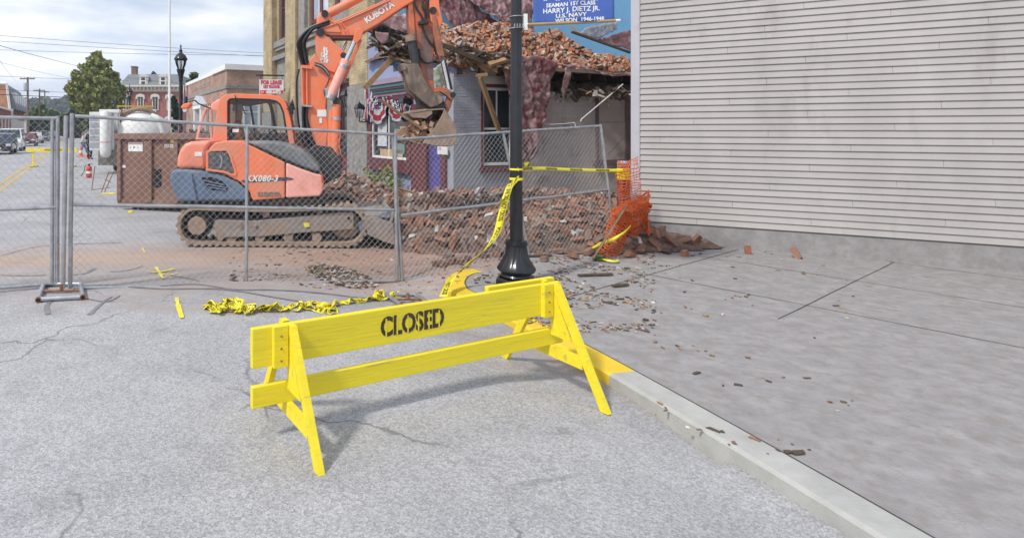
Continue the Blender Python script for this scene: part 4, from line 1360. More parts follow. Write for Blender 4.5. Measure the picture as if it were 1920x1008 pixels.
# ---------------------------------------------------------------- street lamps
def street_lamp(name, label, x, y, z0, s, group='black street lamps'):
    """ornamental post: stepped octagonal base, fluted bell, shaft, acorn-shaped lantern. s = scale"""
    t = thing(name, label, 'street lamp', (x, y, z0), 0, group)
    def lt(nm, prof, m, n=20, r8=False):
        q = MB(); q.lathe([(r * s, z * s) for r, z in prof], n, smooth=not r8); return q.build(nm, m, t, local=True)
    lt('foot', [(0, 0), (.235, 0), (.235, .05), (.225, .055), (.2, .075)], M_black, 8, True)
    bell = MB()
    prof = [(.16, .075), (.175, .085), (.18, .10), (.165, .125), (.20, .15), (.215, .17), (.213, .19), (.185, .235), (.15, .29), (.128, .35), (.118, .42), (.116, .45)]
    n = 64
    vs = []
    for r, z in prof:
        fl_ = 0.0 if z < .16 else .007
        for k in range(n):
            a = 2 * math.pi * k / n
            g = abs(math.sin(a * 6))
            rr = (r - fl_ * (1 if g < .22 else 0)) * s
            vs.append((rr * math.cos(a), rr * math.sin(a), z * s))
    bell.add(vs, [(i * n + k, i * n + (k + 1) % n, (i + 1) * n + (k + 1) % n, (i + 1) * n + k) for i in range(len(prof) - 1) for k in range(n)], smooth=True)
    bell.build('bell_base', M_black, t, local=True, sharp=30)
    lt('collar', [(.116, .45), (.128, .455), (.13, .475), (.118, .48), (.118, .50), (.09, .505), (.074, .51)], M_black)
    sh = MB()
    n = 36
    vs = []
    for z in (.505, 1.2, 2.0, 2.8, 3.35):
        r = .074 - .004 * z
        for k in range(n):
            a = 2 * math.pi * k / n
            rr = (r - (.003 if k % 3 == 0 else 0)) * s
            vs.append((rr * math.cos(a), rr * math.sin(a), z * s))
    sh.add(vs, [(i * n + k, i * n + (k + 1) % n, (i + 1) * n + (k + 1) % n, (i + 1) * n + k) for i in range(4) for k in range(n)], smooth=True)
    sh.build('shaft', M_black, t, local=True, sharp=25)
    lt('capital', [(.06, 3.35), (.075, 3.37), (.07, 3.45), (.1, 3.6), (.135, 3.72), (.15, 3.76), (.14, 3.8), (0, 3.8)], M_black)
    gl = lt('globe', [(.10, 3.8), (.16, 3.95), (.19, 4.1), (.20, 4.14)], M_lglass, 8)
    q = MB()
    for k in range(8):
        a = 2 * math.pi * (k + .5) / 8
        q.tube([(s * r * math.cos(a), s * r * math.sin(a), s * z) for r, z in ((.105, 3.8), (.165, 3.95), (.2, 4.12))], .008 * s, 4)
    q.build('cage', M_black, t, local=True)
    lt('bulb', [(0, 3.82), (.035, 3.83), (.05, 3.95), (.03, 4.06), (0, 4.08)], M_white, 10)
    lt('hood', [(.235, 4.12), (.24, 4.15), (.215, 4.2), (.17, 4.28), (.11, 4.34), (.06, 4.37), (.05, 4.42), (.07, 4.45), (.03, 4.5), (.02, 4.56), (.035, 4.6), (.01, 4.66), (0, 4.7)], M_black, 16)
    return t


LX, LY = (968 - CX) / F * 6.8, 6.8
lamp = street_lamp('street_lamp', 'near black fluted lamp post wrapped in yellow tape on the kerb corner', LX, LY, KZ, 1.0)
for nm, lab, px, Y, yt in (('street_lamp', 'black lamp post with clear lantern in front of the post office', 339, 21, 82), ('street_lamp', 'lamp post half hidden by the big tree at the mansard house corner', 243, 52, 157), ('street_lamp', 'small lamp post above the white vacuum tank cylinder', 212.5, 66, 183)):
    z = P(0, yt, Y).z
    street_lamp(nm, lab, (px - CX) / F * Y, Y, 0.11, (z - .11) / 4.7)

# white flagpole and the flag
fpx = (318 - CX) / F * 33
t = thing('flagpole', 'tall white flagpole rising out of the top of the picture', 'flagpole', (fpx, 33, 0))
q = MB(); q.tube([(fpx, 33, 0), (fpx, 33, 10.5)], [.075, .05], 10); q.build('pole', M_white, t)
q = MB(); q.lathe([(0, 0), (.2, 0), (.2, .1), (.1, .2), (0, .2)], 12, c=(fpx, 33, .0)); q.build('base', M_white, t)
q = MB(); q.tube([(fpx - .09, 33, 1), (fpx - .09, 33, 10)], .008, 4); q.build('halyard', M_white, t)
fl = MB()
Y = 36
for j in range(12):
    pass
cols = [mat('flag red', (0.4, 0.03, 0.05), 0.8), mat('flag white', (0.7, 0.68, 0.68), 0.8), mat('flag blue', (0.04, 0.05, 0.2), 0.8)]
nu, nv = 9, 12
vs = []
for j in range(nv + 1):
    for i in range(nu + 1):
        p = P(342 + i * 1.0 + j * .12, 160 + j * 3.6, Y)
        vs.append((p.x, Y + .12 * math.sin(i * 1.6 + j * .2), p.z))
for j in range(nv):
    for i in range(nu):
        fl.add([vs[j * (nu + 1) + i], vs[j * (nu + 1) + i + 1], vs[(j + 1) * (nu + 1) + i + 1], vs[(j + 1) * (nu + 1) + i]], [(0, 1, 2, 3)], 2 if j > 5 and i > 3 else (i // 2) % 2)
fo = fl.build('hanging_flag', cols)
sf_ = fo.modifiers.new('solid', 'SOLIDIFY'); sf_.thickness = .01
tag(fo, 'striped flag hanging limp beside the middle lamp post', 'flag')

# ---------------------------------------------------------------- people
M_skin = mat('skin', (0.50, 0.30, 0.22), 0.6, 0, 0.05, 20, 0)


def skin(name, m, verts, edges, radii, parent, lvl=1):
    me = bpy.data.meshes.new(name)
    I = W[parent.name].inverted()
    me.from_pydata([tuple(I @ Vector(v)) for v in verts], edges, [])
    me.materials.append(m)
    o = bpy.data.objects.new(name, me)
    COL.objects.link(o)
    o.parent = parent
    W[o.name] = W[parent.name]
    bm = bmesh.new(); bm.from_mesh(me)
    lay = bm.verts.layers.skin.verify()
    bm.verts.ensure_lookup_table()
    for i, r in enumerate(radii):
        rr = r if isinstance(r, tuple) else (r, r)
        bm.verts[i][lay].radius = rr
        bm.verts[i][lay].use_root = (i == 0)
    bm.to_mesh(me); bm.free()
    sk = o.modifiers.new('skin', 'SKIN')
    sk.use_smooth_shade = True
    sb = o.modifiers.new('sub', 'SUBSURF'); sb.levels = lvl; sb.render_levels = lvl
    return o


def person(label, x, y, h, yaw, J, shirt, pants, hair, shoes=(.05, .05, .05), cap=None, zb=0.0, longhair=False):
    """J: joint offsets in metres for a 1.75 m body: dict of overrides. x forward = local -Y"""
    t = thing('person', label, 'person', (x, y, zb))
    s = h / 1.75
    j = dict(pel=(0, 0, .95), wai=(0, 0, 1.1), che=(0, -.01, 1.32), nek=(0, 0, 1.48), hd0=(0, -.02, 1.58), hd1=(0, -.02, 1.69),
             shl=(.18, 0, 1.42), ell=(.25, .02, 1.13), wrl=(.25, -.08, .88), hal=(.25, -.12, .8),
             shr=(-.18, 0, 1.42), elr=(-.25, .02, 1.13), wrr=(-.25, -.08, .88), har=(-.25, -.12, .8),
             hil=(.09, 0, .9), knl=(.1, -.02, .5), anl=(.1, .03, .09), tol=(.12, -.14, .03),
             hir=(-.09, 0, .9), knr=(-.1, -.02, .5), anr=(-.1, .03, .09), tor=(-.12, -.14, .03))
    j.update(J)
    Mx = Matrix.Translation((x, y, zb)) @ Matrix.Rotation(yaw, 4, 'Z') @ Matrix.Scale(s, 4)
    w = {k: Mx @ Vector(v) for k, v in j.items()}
    def chain(nm, m, keys, edges, rad):
        return skin(nm, m, [w[k] for k in keys], [(keys.index(a), keys.index(b)) for a, b in edges], [tuple(v * s for v in (r if isinstance(r, tuple) else (r, r))) for r in rad], t)
    ks = ['pel', 'wai', 'che', 'nek', 'hd0', 'hd1', 'shl', 'ell', 'wrl', 'hal', 'shr', 'elr', 'wrr', 'har', 'hil', 'knl', 'anl', 'tol', 'hir', 'knr', 'anr', 'tor']
    es = [('pel', 'wai'), ('wai', 'che'), ('che', 'nek'), ('nek', 'hd0'), ('hd0', 'hd1'), ('che', 'shl'), ('shl', 'ell'), ('ell', 'wrl'), ('wrl', 'hal'), ('che', 'shr'), ('shr', 'elr'), ('elr', 'wrr'), ('wrr', 'har'),
          ('pel', 'hil'), ('hil', 'knl'), ('knl', 'anl'), ('anl', 'tol'), ('pel', 'hir'), ('hir', 'knr'), ('knr', 'anr'), ('anr', 'tor')]
    rad = [.12, .11, .12, .045, (.068, .08), (.066, .078), .055, .045, .033, .035, .055, .045, .033, .035, .085, .06, .04, .035, .085, .06, .04, .035]
    chain('body', M_skin, ks, es, rad)
    m1 = mat('shirt %.2f %.2f %.2f' % shirt, shirt, .85)
    chain('shirt', m1, ['wai', 'pel', 'che', 'shl', 'ell', 'shr', 'elr', 'nek'], [('pel', 'wai'), ('wai', 'che'), ('che', 'shl'), ('shl', 'ell'), ('che', 'shr'), ('shr', 'elr'), ('che', 'nek')], [.135, .14, .15, .08, .062, .08, .062, .058])
    m2 = mat('trousers %.2f %.2f %.2f' % pants, pants, .85)
    chain('trousers', m2, ['pel', 'hil', 'knl', 'anl', 'hir', 'knr', 'anr'], [('pel', 'hil'), ('hil', 'knl'), ('knl', 'anl'), ('pel', 'hir'), ('hir', 'knr'), ('knr', 'anr')], [.145, .105, .078, .06, .105, .078, .06])
    m3 = mat('shoe leather', shoes, .7)
    for a in 'lr':
        chain('shoe', m3, ['an' + a, 'to' + a], [('an' + a, 'to' + a)], [.055, .048])
    mh = mat('hair %.2f %.2f %.2f' % hair, hair, .8)
    up = (w['hd1'] - w['hd0']).normalized()
    back = (Mx.to_3x3() @ Vector((0, 1, 0))).normalized()
    q = MB()
    c = w['hd1'] + up * .01 * s + back * .015
    q.lathe([(.098 * s, -.045 * s), (.103 * s, 0), (.09 * s, .05 * s), (.055 * s, .085 * s), (0, .1 * s)], 14, c=tuple(c))
    if longhair:
        q.tube([c, c + back * .1 * s - up * .05, c + back * .1 * s - up * .22 * s], [.08 * s, .06 * s, .03 * s], 8)
    q.build('hair' if not cap else 'cap', mat('cap grey', cap, .8) if cap else mh, t)
    fw_ = -back
    q = MB()
    hd = w['hd0'] + (w['hd1'] - w['hd0']) * .45
    q.tube([hd + fw_ * .085 * s + up * .01, hd + fw_ * .125 * s - up * .02 * s], [.012 * s, .02 * s], 6)
    q.build('nose', M_skin, t)
    sd_ = up.cross(fw_)
    for k in (-1, 1):
        q = MB(); q.lathe([(0, -.012), (.012 * s, 0), (0, .012)], 8, c=tuple(hd + fw_ * .09 * s + up * .03 * s + sd_ * .034 * s * k)); q.build('eye', M_ink, t)
        q = MB(); q.tube([hd + sd_ * .09 * s * k - up * .02, hd + sd_ * .1 * s * k + up * .03 * s], [.012 * s, .018 * s], 6); q.build('ear', M_skin, t)
        # fingers and thumb
        wr, ha = (w['wrl'], w['hal']) if k == 1 else (w['wrr'], w['har'])
        dd = (ha - wr).normalized()
        sx_ = dd.cross(fw_).normalized()
        if sx_.length < .1: sx_ = sd_
        q = MB()
        for f_ in range(4):
            b0 = ha + sx_ * (f_ - 1.5) * .019 * s
            q.tube([b0, b0 + dd * .045 * s, b0 + dd * (.075 - .01 * abs(f_ - 1.5)) * s + fw_ * .015 * s], [.0095 * s, .009 * s, .006 * s], 6)
        b0 = ha - dd * .03 * s - sx_ * .03 * s
        q.tube([b0, b0 - sx_ * .025 * s + dd * .03 * s, b0 - sx_ * .03 * s + dd * .055 * s], [.011 * s, .01 * s, .007 * s], 6)
        q.build('fingers', M_skin, t)
    if cap:
        q = MB()
        q.prism([(-.075 * s, 0), (-.05 * s, .1 * s), (.05 * s, .1 * s), (.075 * s, 0)], -.008, .008, M=Matrix.Translation(c - up * .035 * s + fw_ * .075 * s) @ Matrix.Rotation(yaw + math.pi, 4, 'Z') @ Matrix.Rotation(R(-90), 4, 'X'))
        q.build('cap_brim', mat('cap grey', cap), t)
    return t


def gx(px, Y):
    return (px - CX) / F * Y


person('person in black top and dark trousers standing by the orange cone and truck', gx(168, 35.5), 35.5, 1.83, R(160), {}, (.015, .015, .02), (.02, .02, .025), (.08, .05, .03), zb=0)
person('person in white top and blue jeans walking behind the orange cones', gx(156, 42), 42, 1.6, R(100), dict(knl=(.1, -.18, .5), anl=(.1, -.25, .12), tol=(.1, -.4, .08), knr=(-.1, .05, .5), anr=(-.1, .25, .12), tor=(-.1, .12, .04), ell=(.27, .12, 1.15), wrl=(.27, .05, .92), hal=(.27, .0, .84)),
       (.7, .7, .72), (.12, .2, .35), (.3, .18, .1), longhair=True)
tag_ = None

# ---------------------------------------------------------------- traffic cones, extinguisher, barricade down the street
M_cone = mat('orange cone plastic', (0.75, 0.17, 0.04), 0.5, 0, 0.1, 5, 0)


def cone(px, Y, label):
    t = thing('traffic_cone', label, 'traffic cone', (gx(px, Y), Y, 0), 0, 'orange traffic cones')
    q = MB(); q.box(-.19, .19, -.19, .19, 0, .035); q.build('base', M_cone, t, local=True, bevel=.01)
    q = MB(); q.lathe([(.14, .035), (.03, .70), (.0, .70)], 14); q.build('cone', M_cone, t, local=True)
    q = MB(); q.lathe([(.1035, .26), (.077, .42)], 14); q.build('reflective_band', M_white, t, local=True)


cone(151.5, 39, 'orange traffic cone farther left, by the walking person')
cone(165.5, 36.5, 'orange traffic cone nearer the truck, with white band')
t = thing('fire_extinguisher', 'red fire extinguisher standing on the road left of the brown dumpster', 'fire extinguisher', (gx(167, 21.8), 21.8, 0))
M_red = mat('red paint', (0.6, 0.03, 0.02), 0.35, 0, 0.1, 5, 0)
q = MB(); q.lathe([(0, 0), (.09, 0), (.1, .02), (.1, .36), (.08, .42), (.03, .45), (0, .45)], 14); q.build('cylinder', M_red, t, local=True)
q = MB(); q.lathe([(.102, .16), (.102, .25)], 14); q.build('label_band', M_white, t, local=True)
q = MB(); q.box(-.03, .03, -.03, .03, .45, .5); q.box(-.02, .12, -.015, .015, .5, .52); q.build('valve', M_dsteel, t, local=True)
q = MB(); q.tube(crom([(.0, 0, .48), (-.14, 0, .44), (-.18, 0, .25), (-.3, 0, .05)], 5), .012, 6); q.build('hose', M_rubber, t, local=True)

YB = 28.0
t = thing('far_barricade', 'yellow barricade board on posts standing down the street at left', 'barricade', (gx(96, YB), YB, 0))
pb('board', t, M_yel, 48, 145, 278, 284.5, YB, .05)
text('ROAD CLOSED', .125, M_ink, t, Matrix.Translation(P(100, 281.2, YB - .012)) @ XZ, 'lettering')
for px in (61, 134):
    q = MB(); q.box(gx(px - 1.4, YB), gx(px + 1.4, YB), YB + .052, YB + .1, 0, .86)
    q.build('leg', M_yel, t)
    q = MB(); q.box(gx(px - 1.4, YB), gx(px + 1.4, YB), YB - .45, YB + .55, 0, .06)
    q.build('foot', M_yel, t)

# ---------------------------------------------------------------- parked cars
def car(name, label, cat, px, Y, h, wdt, ln, col, kind='suv'):
    fwd = -EY
    yaw = math.atan2(fwd.y, fwd.x)
    t = thing(name, label, cat, (gx(px, Y), Y, 0), yaw, 'vehicles parked along the left kerb')
    mc = mat('car paint %.2f %.2f %.2f' % col, col, .25, .1, .03, 3, 0, coat=.8)
    x1 = ln / 2
    hb = h * .56
    if kind == 'van':
        body = [(-x1, .3), (x1, .3), (x1, .75), (x1 - .15, h * .5), (x1 - .95, h * .56), (x1 - 1.7, h - .06), (-x1 + .1, h), (-x1, h - .1)]
        gh_ = [(x1 - 1.02, h * .57), (x1 - 1.66, h - .14), (x1 - 2.6, h - .14), (x1 - 2.6, h * .57)]
    else:
        body = [(-x1, .35), (x1, .35), (x1 + .03, .6), (x1 - .08, hb * .92), (x1 - 1.1, hb + .02), (x1 - 1.75, h - .05), (x1 - 2.3, h), (-x1 + .5, h - .02), (-x1 + .08, hb), (-x1, hb * .9)]
        gh_ = [(x1 - 1.22, hb + .06), (x1 - 1.83, h - .12), (-x1 + .55, h - .12), (-x1 + .25, hb + .06)]
    n = len(body)
    q = MB()
    for (z_, yy) in ((0, 0),):
        vs = []
        for sgn in (-1, 1):
            for xx, zz_ in body:
                tp = max(0, (zz_ - hb) / (h - hb)) * .17
                vs.append((xx, sgn * (wdt / 2 - tp), zz_))
        q.add(vs, [list(range(n)), list(range(2 * n - 1, n - 1, -1))] + [(i + n, (i + 1) % n + n, (i + 1) % n, i) for i in range(n)])
    q.build('body', mc, t, local=True, bevel=.06, seg=3)
    # windscreen and side glass just proud of the body
    def quadp(nm, m, vs_):
        q = MB(); q.add(vs_, [(0, 1, 2, 3)]); o = q.build(nm, m, t, local=True); k = o.modifiers.new('solid', 'SOLIDIFY'); k.thickness = .012; k.offset = 1; return o
    a, b_ = gh_[0], gh_[1]
    w0, w1 = wdt / 2 - .12, wdt / 2 - .24
    off = .07 if kind != 'van' else .06
    quadp('windscreen', M_glassd, [(a[0] + off, -w0, a[1]), (a[0] + off, w0, a[1]), (b_[0] + off, w1, b_[1]), (b_[0] + off, -w1, b_[1])])
    for sgn in (-1, 1):
        wb, wt = wdt / 2 - .02, wdt / 2 - .13
        v_ = [(gh_[0][0] - .12, sgn * (wb + .0), gh_[0][1]), (gh_[3][0], sgn * wb, gh_[3][1]), (gh_[2][0], sgn * (wt + .01), gh_[2][1]), (gh_[1][0] - .1, sgn * (wt + .01), gh_[1][1])]
        quadp('side_window', M_glassd, v_ if sgn > 0 else v_[::-1])
        for wx in (x1 - .85, -x1 + .85):
            q = MB()
            Mw = Matrix.Translation((wx, sgn * (wdt / 2 - .1), .34)) @ Matrix.Rotation(R(90), 4, 'X')
            q.lathe([(0, -.11), (.33, -.11), (.34, -.08), (.34, .08), (.33, .11), (0, .11)], 18, M=Mw)
            wl = q.build('wheel', M_rubber, t, local=True)
            q = MB(); q.lathe([(0, -.125), (.2, -.12), (.2, .12), (0, .125)], 12, M=Mw); q.build('rim', M_galv, wl, local=True)
        q = MB(); q.box(x1 - .06, x1 + .035, sgn * (wdt / 2 - .22) - .16, sgn * (wdt / 2 - .22) + .16, .62, .78); q.build('headlight', M_lamp, t, local=True, bevel=.02)
        q = MB(); q.box(x1 - 1.5, x1 - 1.4, sgn * (wdt / 2 + .02), sgn * (wdt / 2 + .2), hb + .02, hb + .18) if sgn > 0 else q.box(x1 - 1.5, x1 - 1.4, -(wdt / 2 + .2), -(wdt / 2 + .02), hb + .02, hb + .18)
        q.build('wing_mirror', mc, t, local=True, bevel=.02)
    q = MB(); q.box(x1 - .03, x1 + .04, -wdt * .26, wdt * .26, .55, .76); q.build('grille', M_dsteel, t, local=True)
    q = MB(); q.box(x1, x1 + .05, -.26, .26, .42, .53); q.build('licence_plate', M_white, t, local=True)
    return t


M_lamp = mat('headlamp lens', (0.7, 0.72, 0.75), 0.1, 0, .05, 5, 0, coat=.8)
car('parked_suv', 'dark navy car parked at the far left edge, partly cut off', 'car', 2, 44, 1.55, 1.85, 4.5, (.015, .025, .06))
car('parked_van', 'white van parked behind the navy car', 'van', 21, 51, 1.95, 1.95, 5.0, (.78, .79, .8), 'van')
car('parked_car', 'dark red car facing the camera behind the white van', 'car', 52, 66, 1.5, 1.85, 4.5, (.12, .012, .02))
car('parked_car', 'silver car directly behind the dark red car', 'car', 67, 80, 1.5, 1.8, 4.5, (.5, .52, .55))
car('parked_car', 'dark pickup-like car farther up the kerb, fifth in the row', 'car', 78, 93, 1.7, 1.9, 5, (.05, .055, .07))
car('parked_car', 'pale grey car sixth in the kerb row', 'car', 87, 108, 1.55, 1.8, 4.5, (.35, .36, .38))
car('parked_car', 'white car last in the kerb row by the fence post', 'car', 96, 126, 1.6, 1.8, 4.5, (.6, .6, .6))

# ---------------------------------------------------------------- vacuum truck
YT = 24.0
tx = gx(262, YT)
VT = thing('vacuum_truck', 'white vacuum tank truck seen from behind over the brown dumpster', 'truck', (tx, YT, 0), R(10))
M_wt = mat('truck white paint', (0.74, 0.74, 0.72), 0.35, 0, 0.05, 2, 0.03, dirt=(0.45, 0.43, 0.38), dirt_amt=0.14, coat=.3)
M_grn = mat('olive steel', (0.2, 0.19, 0.15), 0.7, 0.1, 0.2, 5, 0.1)
q = MB()
q.lathe([(0, -.35), (.3, -.33), (.6, -.22), (.82, -.08), (.9, .05), (.9, 5.5), (.82, 5.65), (0, 5.9)], 28, M=Matrix.Translation((0, 0, 1.6)) @ Matrix.Rotation(R(-90), 4, 'X'))
tk = q.build('tank', M_wt, VT, local=True)
q = MB(); q.lathe([(.91, .3), (.935, .3), (.935, .42), (.91, .42)], 28, M=Matrix.Translation((0, 0, 1.6)) @ Matrix.Rotation(R(-90), 4, 'X')); q.build('tank_band', M_galv, tk, local=True)
q = MB(); q.lathe([(0, 0), (.24, 0), (.24, .2), (.18, .27), (0, .3)], 16, c=(-.05, .9, 2.45)); q.build('hatch', M_wt, VT, local=True)
q = MB(); q.lathe([(0, 0), (.16, 0), (.16, .16), (.1, .22), (0, .24)], 14, c=(.4, 1.1, 2.42)); q.build('hatch', M_wt, VT, local=True)
q = MB(); q.tube(crom([(-.75, .5, 1.9), (-.7, .2, 2.4), (-.1, .0, 2.62), (.5, .1, 2.5), (.85, .3, 2.0)], 6), .09, 10); q.build('suction_hose', M_mud, VT, local=True)
q = MB(); q.tube(crom([(.45, 0, 2.35), (.75, -.05, 2.2), (.9, .0, 1.8), (.92, .1, 1.3)], 6), .13, 12); q.build('elbow_pipe', M_wt, VT, local=True)
q = MB(); q.box(-.9, .55, .05, .1, 2.72, 2.77); q.build('light_bar', mat('amber bar', (.6, .4, .02), .5), VT, local=True)
for x_ in (-.85, .5):
    q = MB(); q.tube([(x_, .07, 1.9), (x_, .07, 2.72)], .02, 6); q.build('bar_post', M_galv, VT, local=True)
q = MB(); q.lathe([(0, .66), (.12, .68), (.2, .78), (.225, .95), (.225, 2.45), (.2, 2.5), (.0, 2.5)], 20, c=(-1.28, -.3, 0)); cy = q.build('filter_cylinder', M_wt, VT, local=True)
q = MB(); q.lathe([(.229, 1.28), (.233, 1.28), (.233, 1.30), (.229, 1.30)], 20, c=(-1.28, -.3, 0)); q.build('red_band', M_red, cy, local=True)
q = MB(); q.box(-1.95, -1.0, -.05, 1.4, .95, 2.5); q.build('cabinet', M_wt, VT, local=True, bevel=.02)
q = MB(); q.box(-1.55, -.75, -.2, .1, 2.45, 2.6); q.build('cabinet_cap', M_wt, VT, local=True, bevel=.03)
for k in range(5):
    q = MB(); q.box(-1.93, -1.5, -.062, -.05, 1.05 + k * .27, 1.27 + k * .27); q.build('cabinet_panel', M_galv, VT, local=True)
q = MB(); q.box(-1.0, 1.0, .2, 8, .6, .85); q.box(-1.6, -.6, -.1, .5, .35, .95); q.build('chassis', M_grn, VT, local=True)
q = MB(); q.box(-1.1, .6, 6.2, 8.3, .8, 2.2); q.build('cab', M_wt, VT, local=True, bevel=.08)
for x_ in (-1.0, 1.0):
    for y_ in (1.6, 2.9, 7.2):
        q = MB(); q.lathe([(0, -.25), (.46, -.25), (.5, -.2), (.5, .2), (.46, .25), (0, .25)], 20, M=Matrix.Translation((x_, y_, .5)) @ Matrix.Rotation(R(90), 4, 'Y')); q.build('wheel', M_rubber, VT, local=True)

# folded sign stand lying open beside the dumpster
t = thing('sign_stand', 'thin rusty folding sign stand lying left of the brown dumpster', 'sign stand', (*G(192, 352).xy, 0))
for a, b_ in (((172, 356), (205, 352)), ((205, 320), (190, 362)), ((213, 322), (196, 364)), ((172, 356), (178, 312)), ((196, 336), (208, 342))):
    pa, pb_ = P(a[0], a[1], 16.5), P(b_[0], b_[1], 16.5)
    for pp in (pa, pb_): pp.z = max(.03, pp.z)
    q = MB(); q.tube([pa, pb_], .013, 6); q.build('rod', M_rust, t)

# ---------------------------------------------------------------- dumpster
M_brn = mat('brown dumpster paint', (0.20, 0.105, 0.075), 0.6, 0.1, 0.1, 2, 0.15, dirt=(0.26, 0.17, 0.13), dirt_amt=0.35, dscale=1.5)
DP = P(222, 395, 13.1)
DR = P(412, 395, 12.3)
dyaw = math.atan2(DR.y - DP.y, DR.x - DP.x)
DU = thing('dumpster', 'brown steel roll off dumpster behind the excavator, phone number on its end', 'dumpster', (DP.x, DP.y, 0), dyaw)
wD = (DR - DP).xy.length
hD = P(0, 250, 13.1).z
q = MB(); q.box(0, wD, .0, .06, .25, hD - .1); q.box(0, .06, .061, 5.5, .25, hD - .1); q.box(wD - .06, wD, .061, 5.5, .25, hD - .1); q.box(.06, wD - .06, 5.44, 5.5, .25, hD - .1); q.box(.06, wD - .06, .061, 5.44, .25, .33)
q.build('box', M_brn, DU, local=True)
q = MB(); q.box(-.05, wD + .05, -.09, .08, hD - .13, hD); q.box(-.05, .08, .081, 5.6, hD - .13, hD); q.box(wD - .08, wD + .05, .081, 5.6, hD - .13, hD); q.build('top_rim', M_brn, DU, local=True, bevel=.008)
for x_ in (0.0, .70, 1.45, wD - .12):
    q = MB(); q.box(x_, x_ + (.2 if x_ == .70 else .1), -.06, -.001, .2, hD - .13); q.build('rib', M_brn, DU, local=True, bevel=.006)
for k in range(6):
    q = MB(); q.box(-.07, -.001, .3 + k * .95, .4 + k * .95, .2, hD - .13); q.build('rib', M_brn, DU, local=True)
q = MB(); q.box(.0, wD, -.03, .05, .12, .25); q.box(.3, .42, 0, 5.5, 0.08, .12); q.box(wD - .42, wD - .3, 0, 5.5, .08, .12); q.build('skid', M_brn, DU, local=True)
for x_ in (.35, wD - .35):
    q = MB(); q.lathe([(0, -.06), (.1, -.06), (.1, .06), (0, .06)], 14, M=Matrix.Translation((x_, .2, .1)) @ Matrix.Rotation(R(90), 4, 'Y')); q.build('roller', M_dsteel, DU, local=True)
q = MB(); q.box(.93, 1.12, -.005, .0, .52, .92); q.build('pocket_shade', M_dark, DU, local=True)  # flat dark plate, the pocket's inner shade is in its colour


def decal(nm, m, parent, x0, x1, z0, z1, y=-.008):
    q = MB(); q.box(x0, x1, y, y + .005, z0, z1); return q.build(nm, m, parent, local=True)


def dpx(px, py):
    s = (px - 222) / (412 - 222) * wD
    Yd = 13.1 + (12.3 - 13.1) * (px - 222) / 190
    return s, H - (py - HY) / F * Yd


x0_, z1_ = dpx(242, 267); x1_, z0_ = dpx(270, 284)
st = decal('warning_sticker', M_white, DU, x0_, x1_, z0_, z1_)
M_redink = mat('red ink', (.6, .05, .06), .6)
decal('sticker_band', mat('pale red ink', (.6, .25, .28), .6), DU, x0_ + .02, x1_ - .02, z1_ - .045, z1_ - .02, -.0095)
for k, xx in enumerate((.05, .13, .25)):
    decal('sticker_mark', M_ink, DU, x0_ + xx, x0_ + xx + .018 + .02 * (k == 1), z0_ + .07, z0_ + .1, -.0095)
x0_, z1_ = dpx(323, 258); x1_, z0_ = dpx(339, 268)
ys_ = decal('yellow_sticker', mat('yellow sticker', (.75, .62, .03), .5), DU, x0_, x1_, z0_, z1_)
x0_, z1_ = dpx(229, 309.5); x1_, z0_ = dpx(236.5, 314.5)
decal('small_label', M_white, DU, x0_, x1_, z0_, z1_)
xa, za = dpx(311, 274)
text('717-733-1', .105, M_white, DU, Matrix.Translation((xa, -.004, za)) @ XZ, local=True, align='LEFT', extrude=.002, sx=.74, off=.003)
M_jnk = matramp('mixed debris', [(0.3, 0.2, 0.15), (0.12, 0.1, 0.1), (0.4, 0.36, 0.3), (0.1, 0.13, 0.12)], .9, .3)
q = MB()
for k in range(220):
    Mx = Matrix.Translation((rnd.uniform(.2, wD - .2), rnd.uniform(.3, 5.2), hD - .25 + rnd.uniform(-.1, .2))) @ Matrix.Rotation(rnd.uniform(0, 6), 4, Vector((rnd.random(), rnd.random(), rnd.random())).normalized())
    a = rnd.uniform(.05, .3)
    q.box(-a, a, -.05, .05, -.03, .03, M=Mx)
dj = q.build('dumpster_load', M_jnk, None)
dj.matrix_world = Matrix.Translation((DP.x, DP.y, 0)) @ Matrix.Rotation(dyaw, 4, 'Z')
stuff(dj, 'mixed wood and rubble heaped inside the brown dumpster', 'debris')
cb = MB()
cw = [P(278, 299, 12.0), P(300, 305, 11.9), P(322, 315, 11.7), P(333, 330, 11.5), P(336, 350, 11.4), P(345, 362, 11.3), P(362, 374, 11.2)]
# ---------------------------------------------------------------- excavator
YN, YF = 8.85, 10.95          # near and far faces of the machine
EXC = thing('excavator', 'orange tracked excavator with raised boom and bucket beside the half demolished building', 'excavator', (gx(508, 9.9), 9.9, 0))


def prof(name, m, pts, y0, y1, yref=None, bevel=.03, parent=None, seg=3):
    q = MB()
    q.prism(pxs(pts, yref or y0), y0, y1)
    return q.build(name, m, parent or EXC, bevel=bevel, seg=seg)


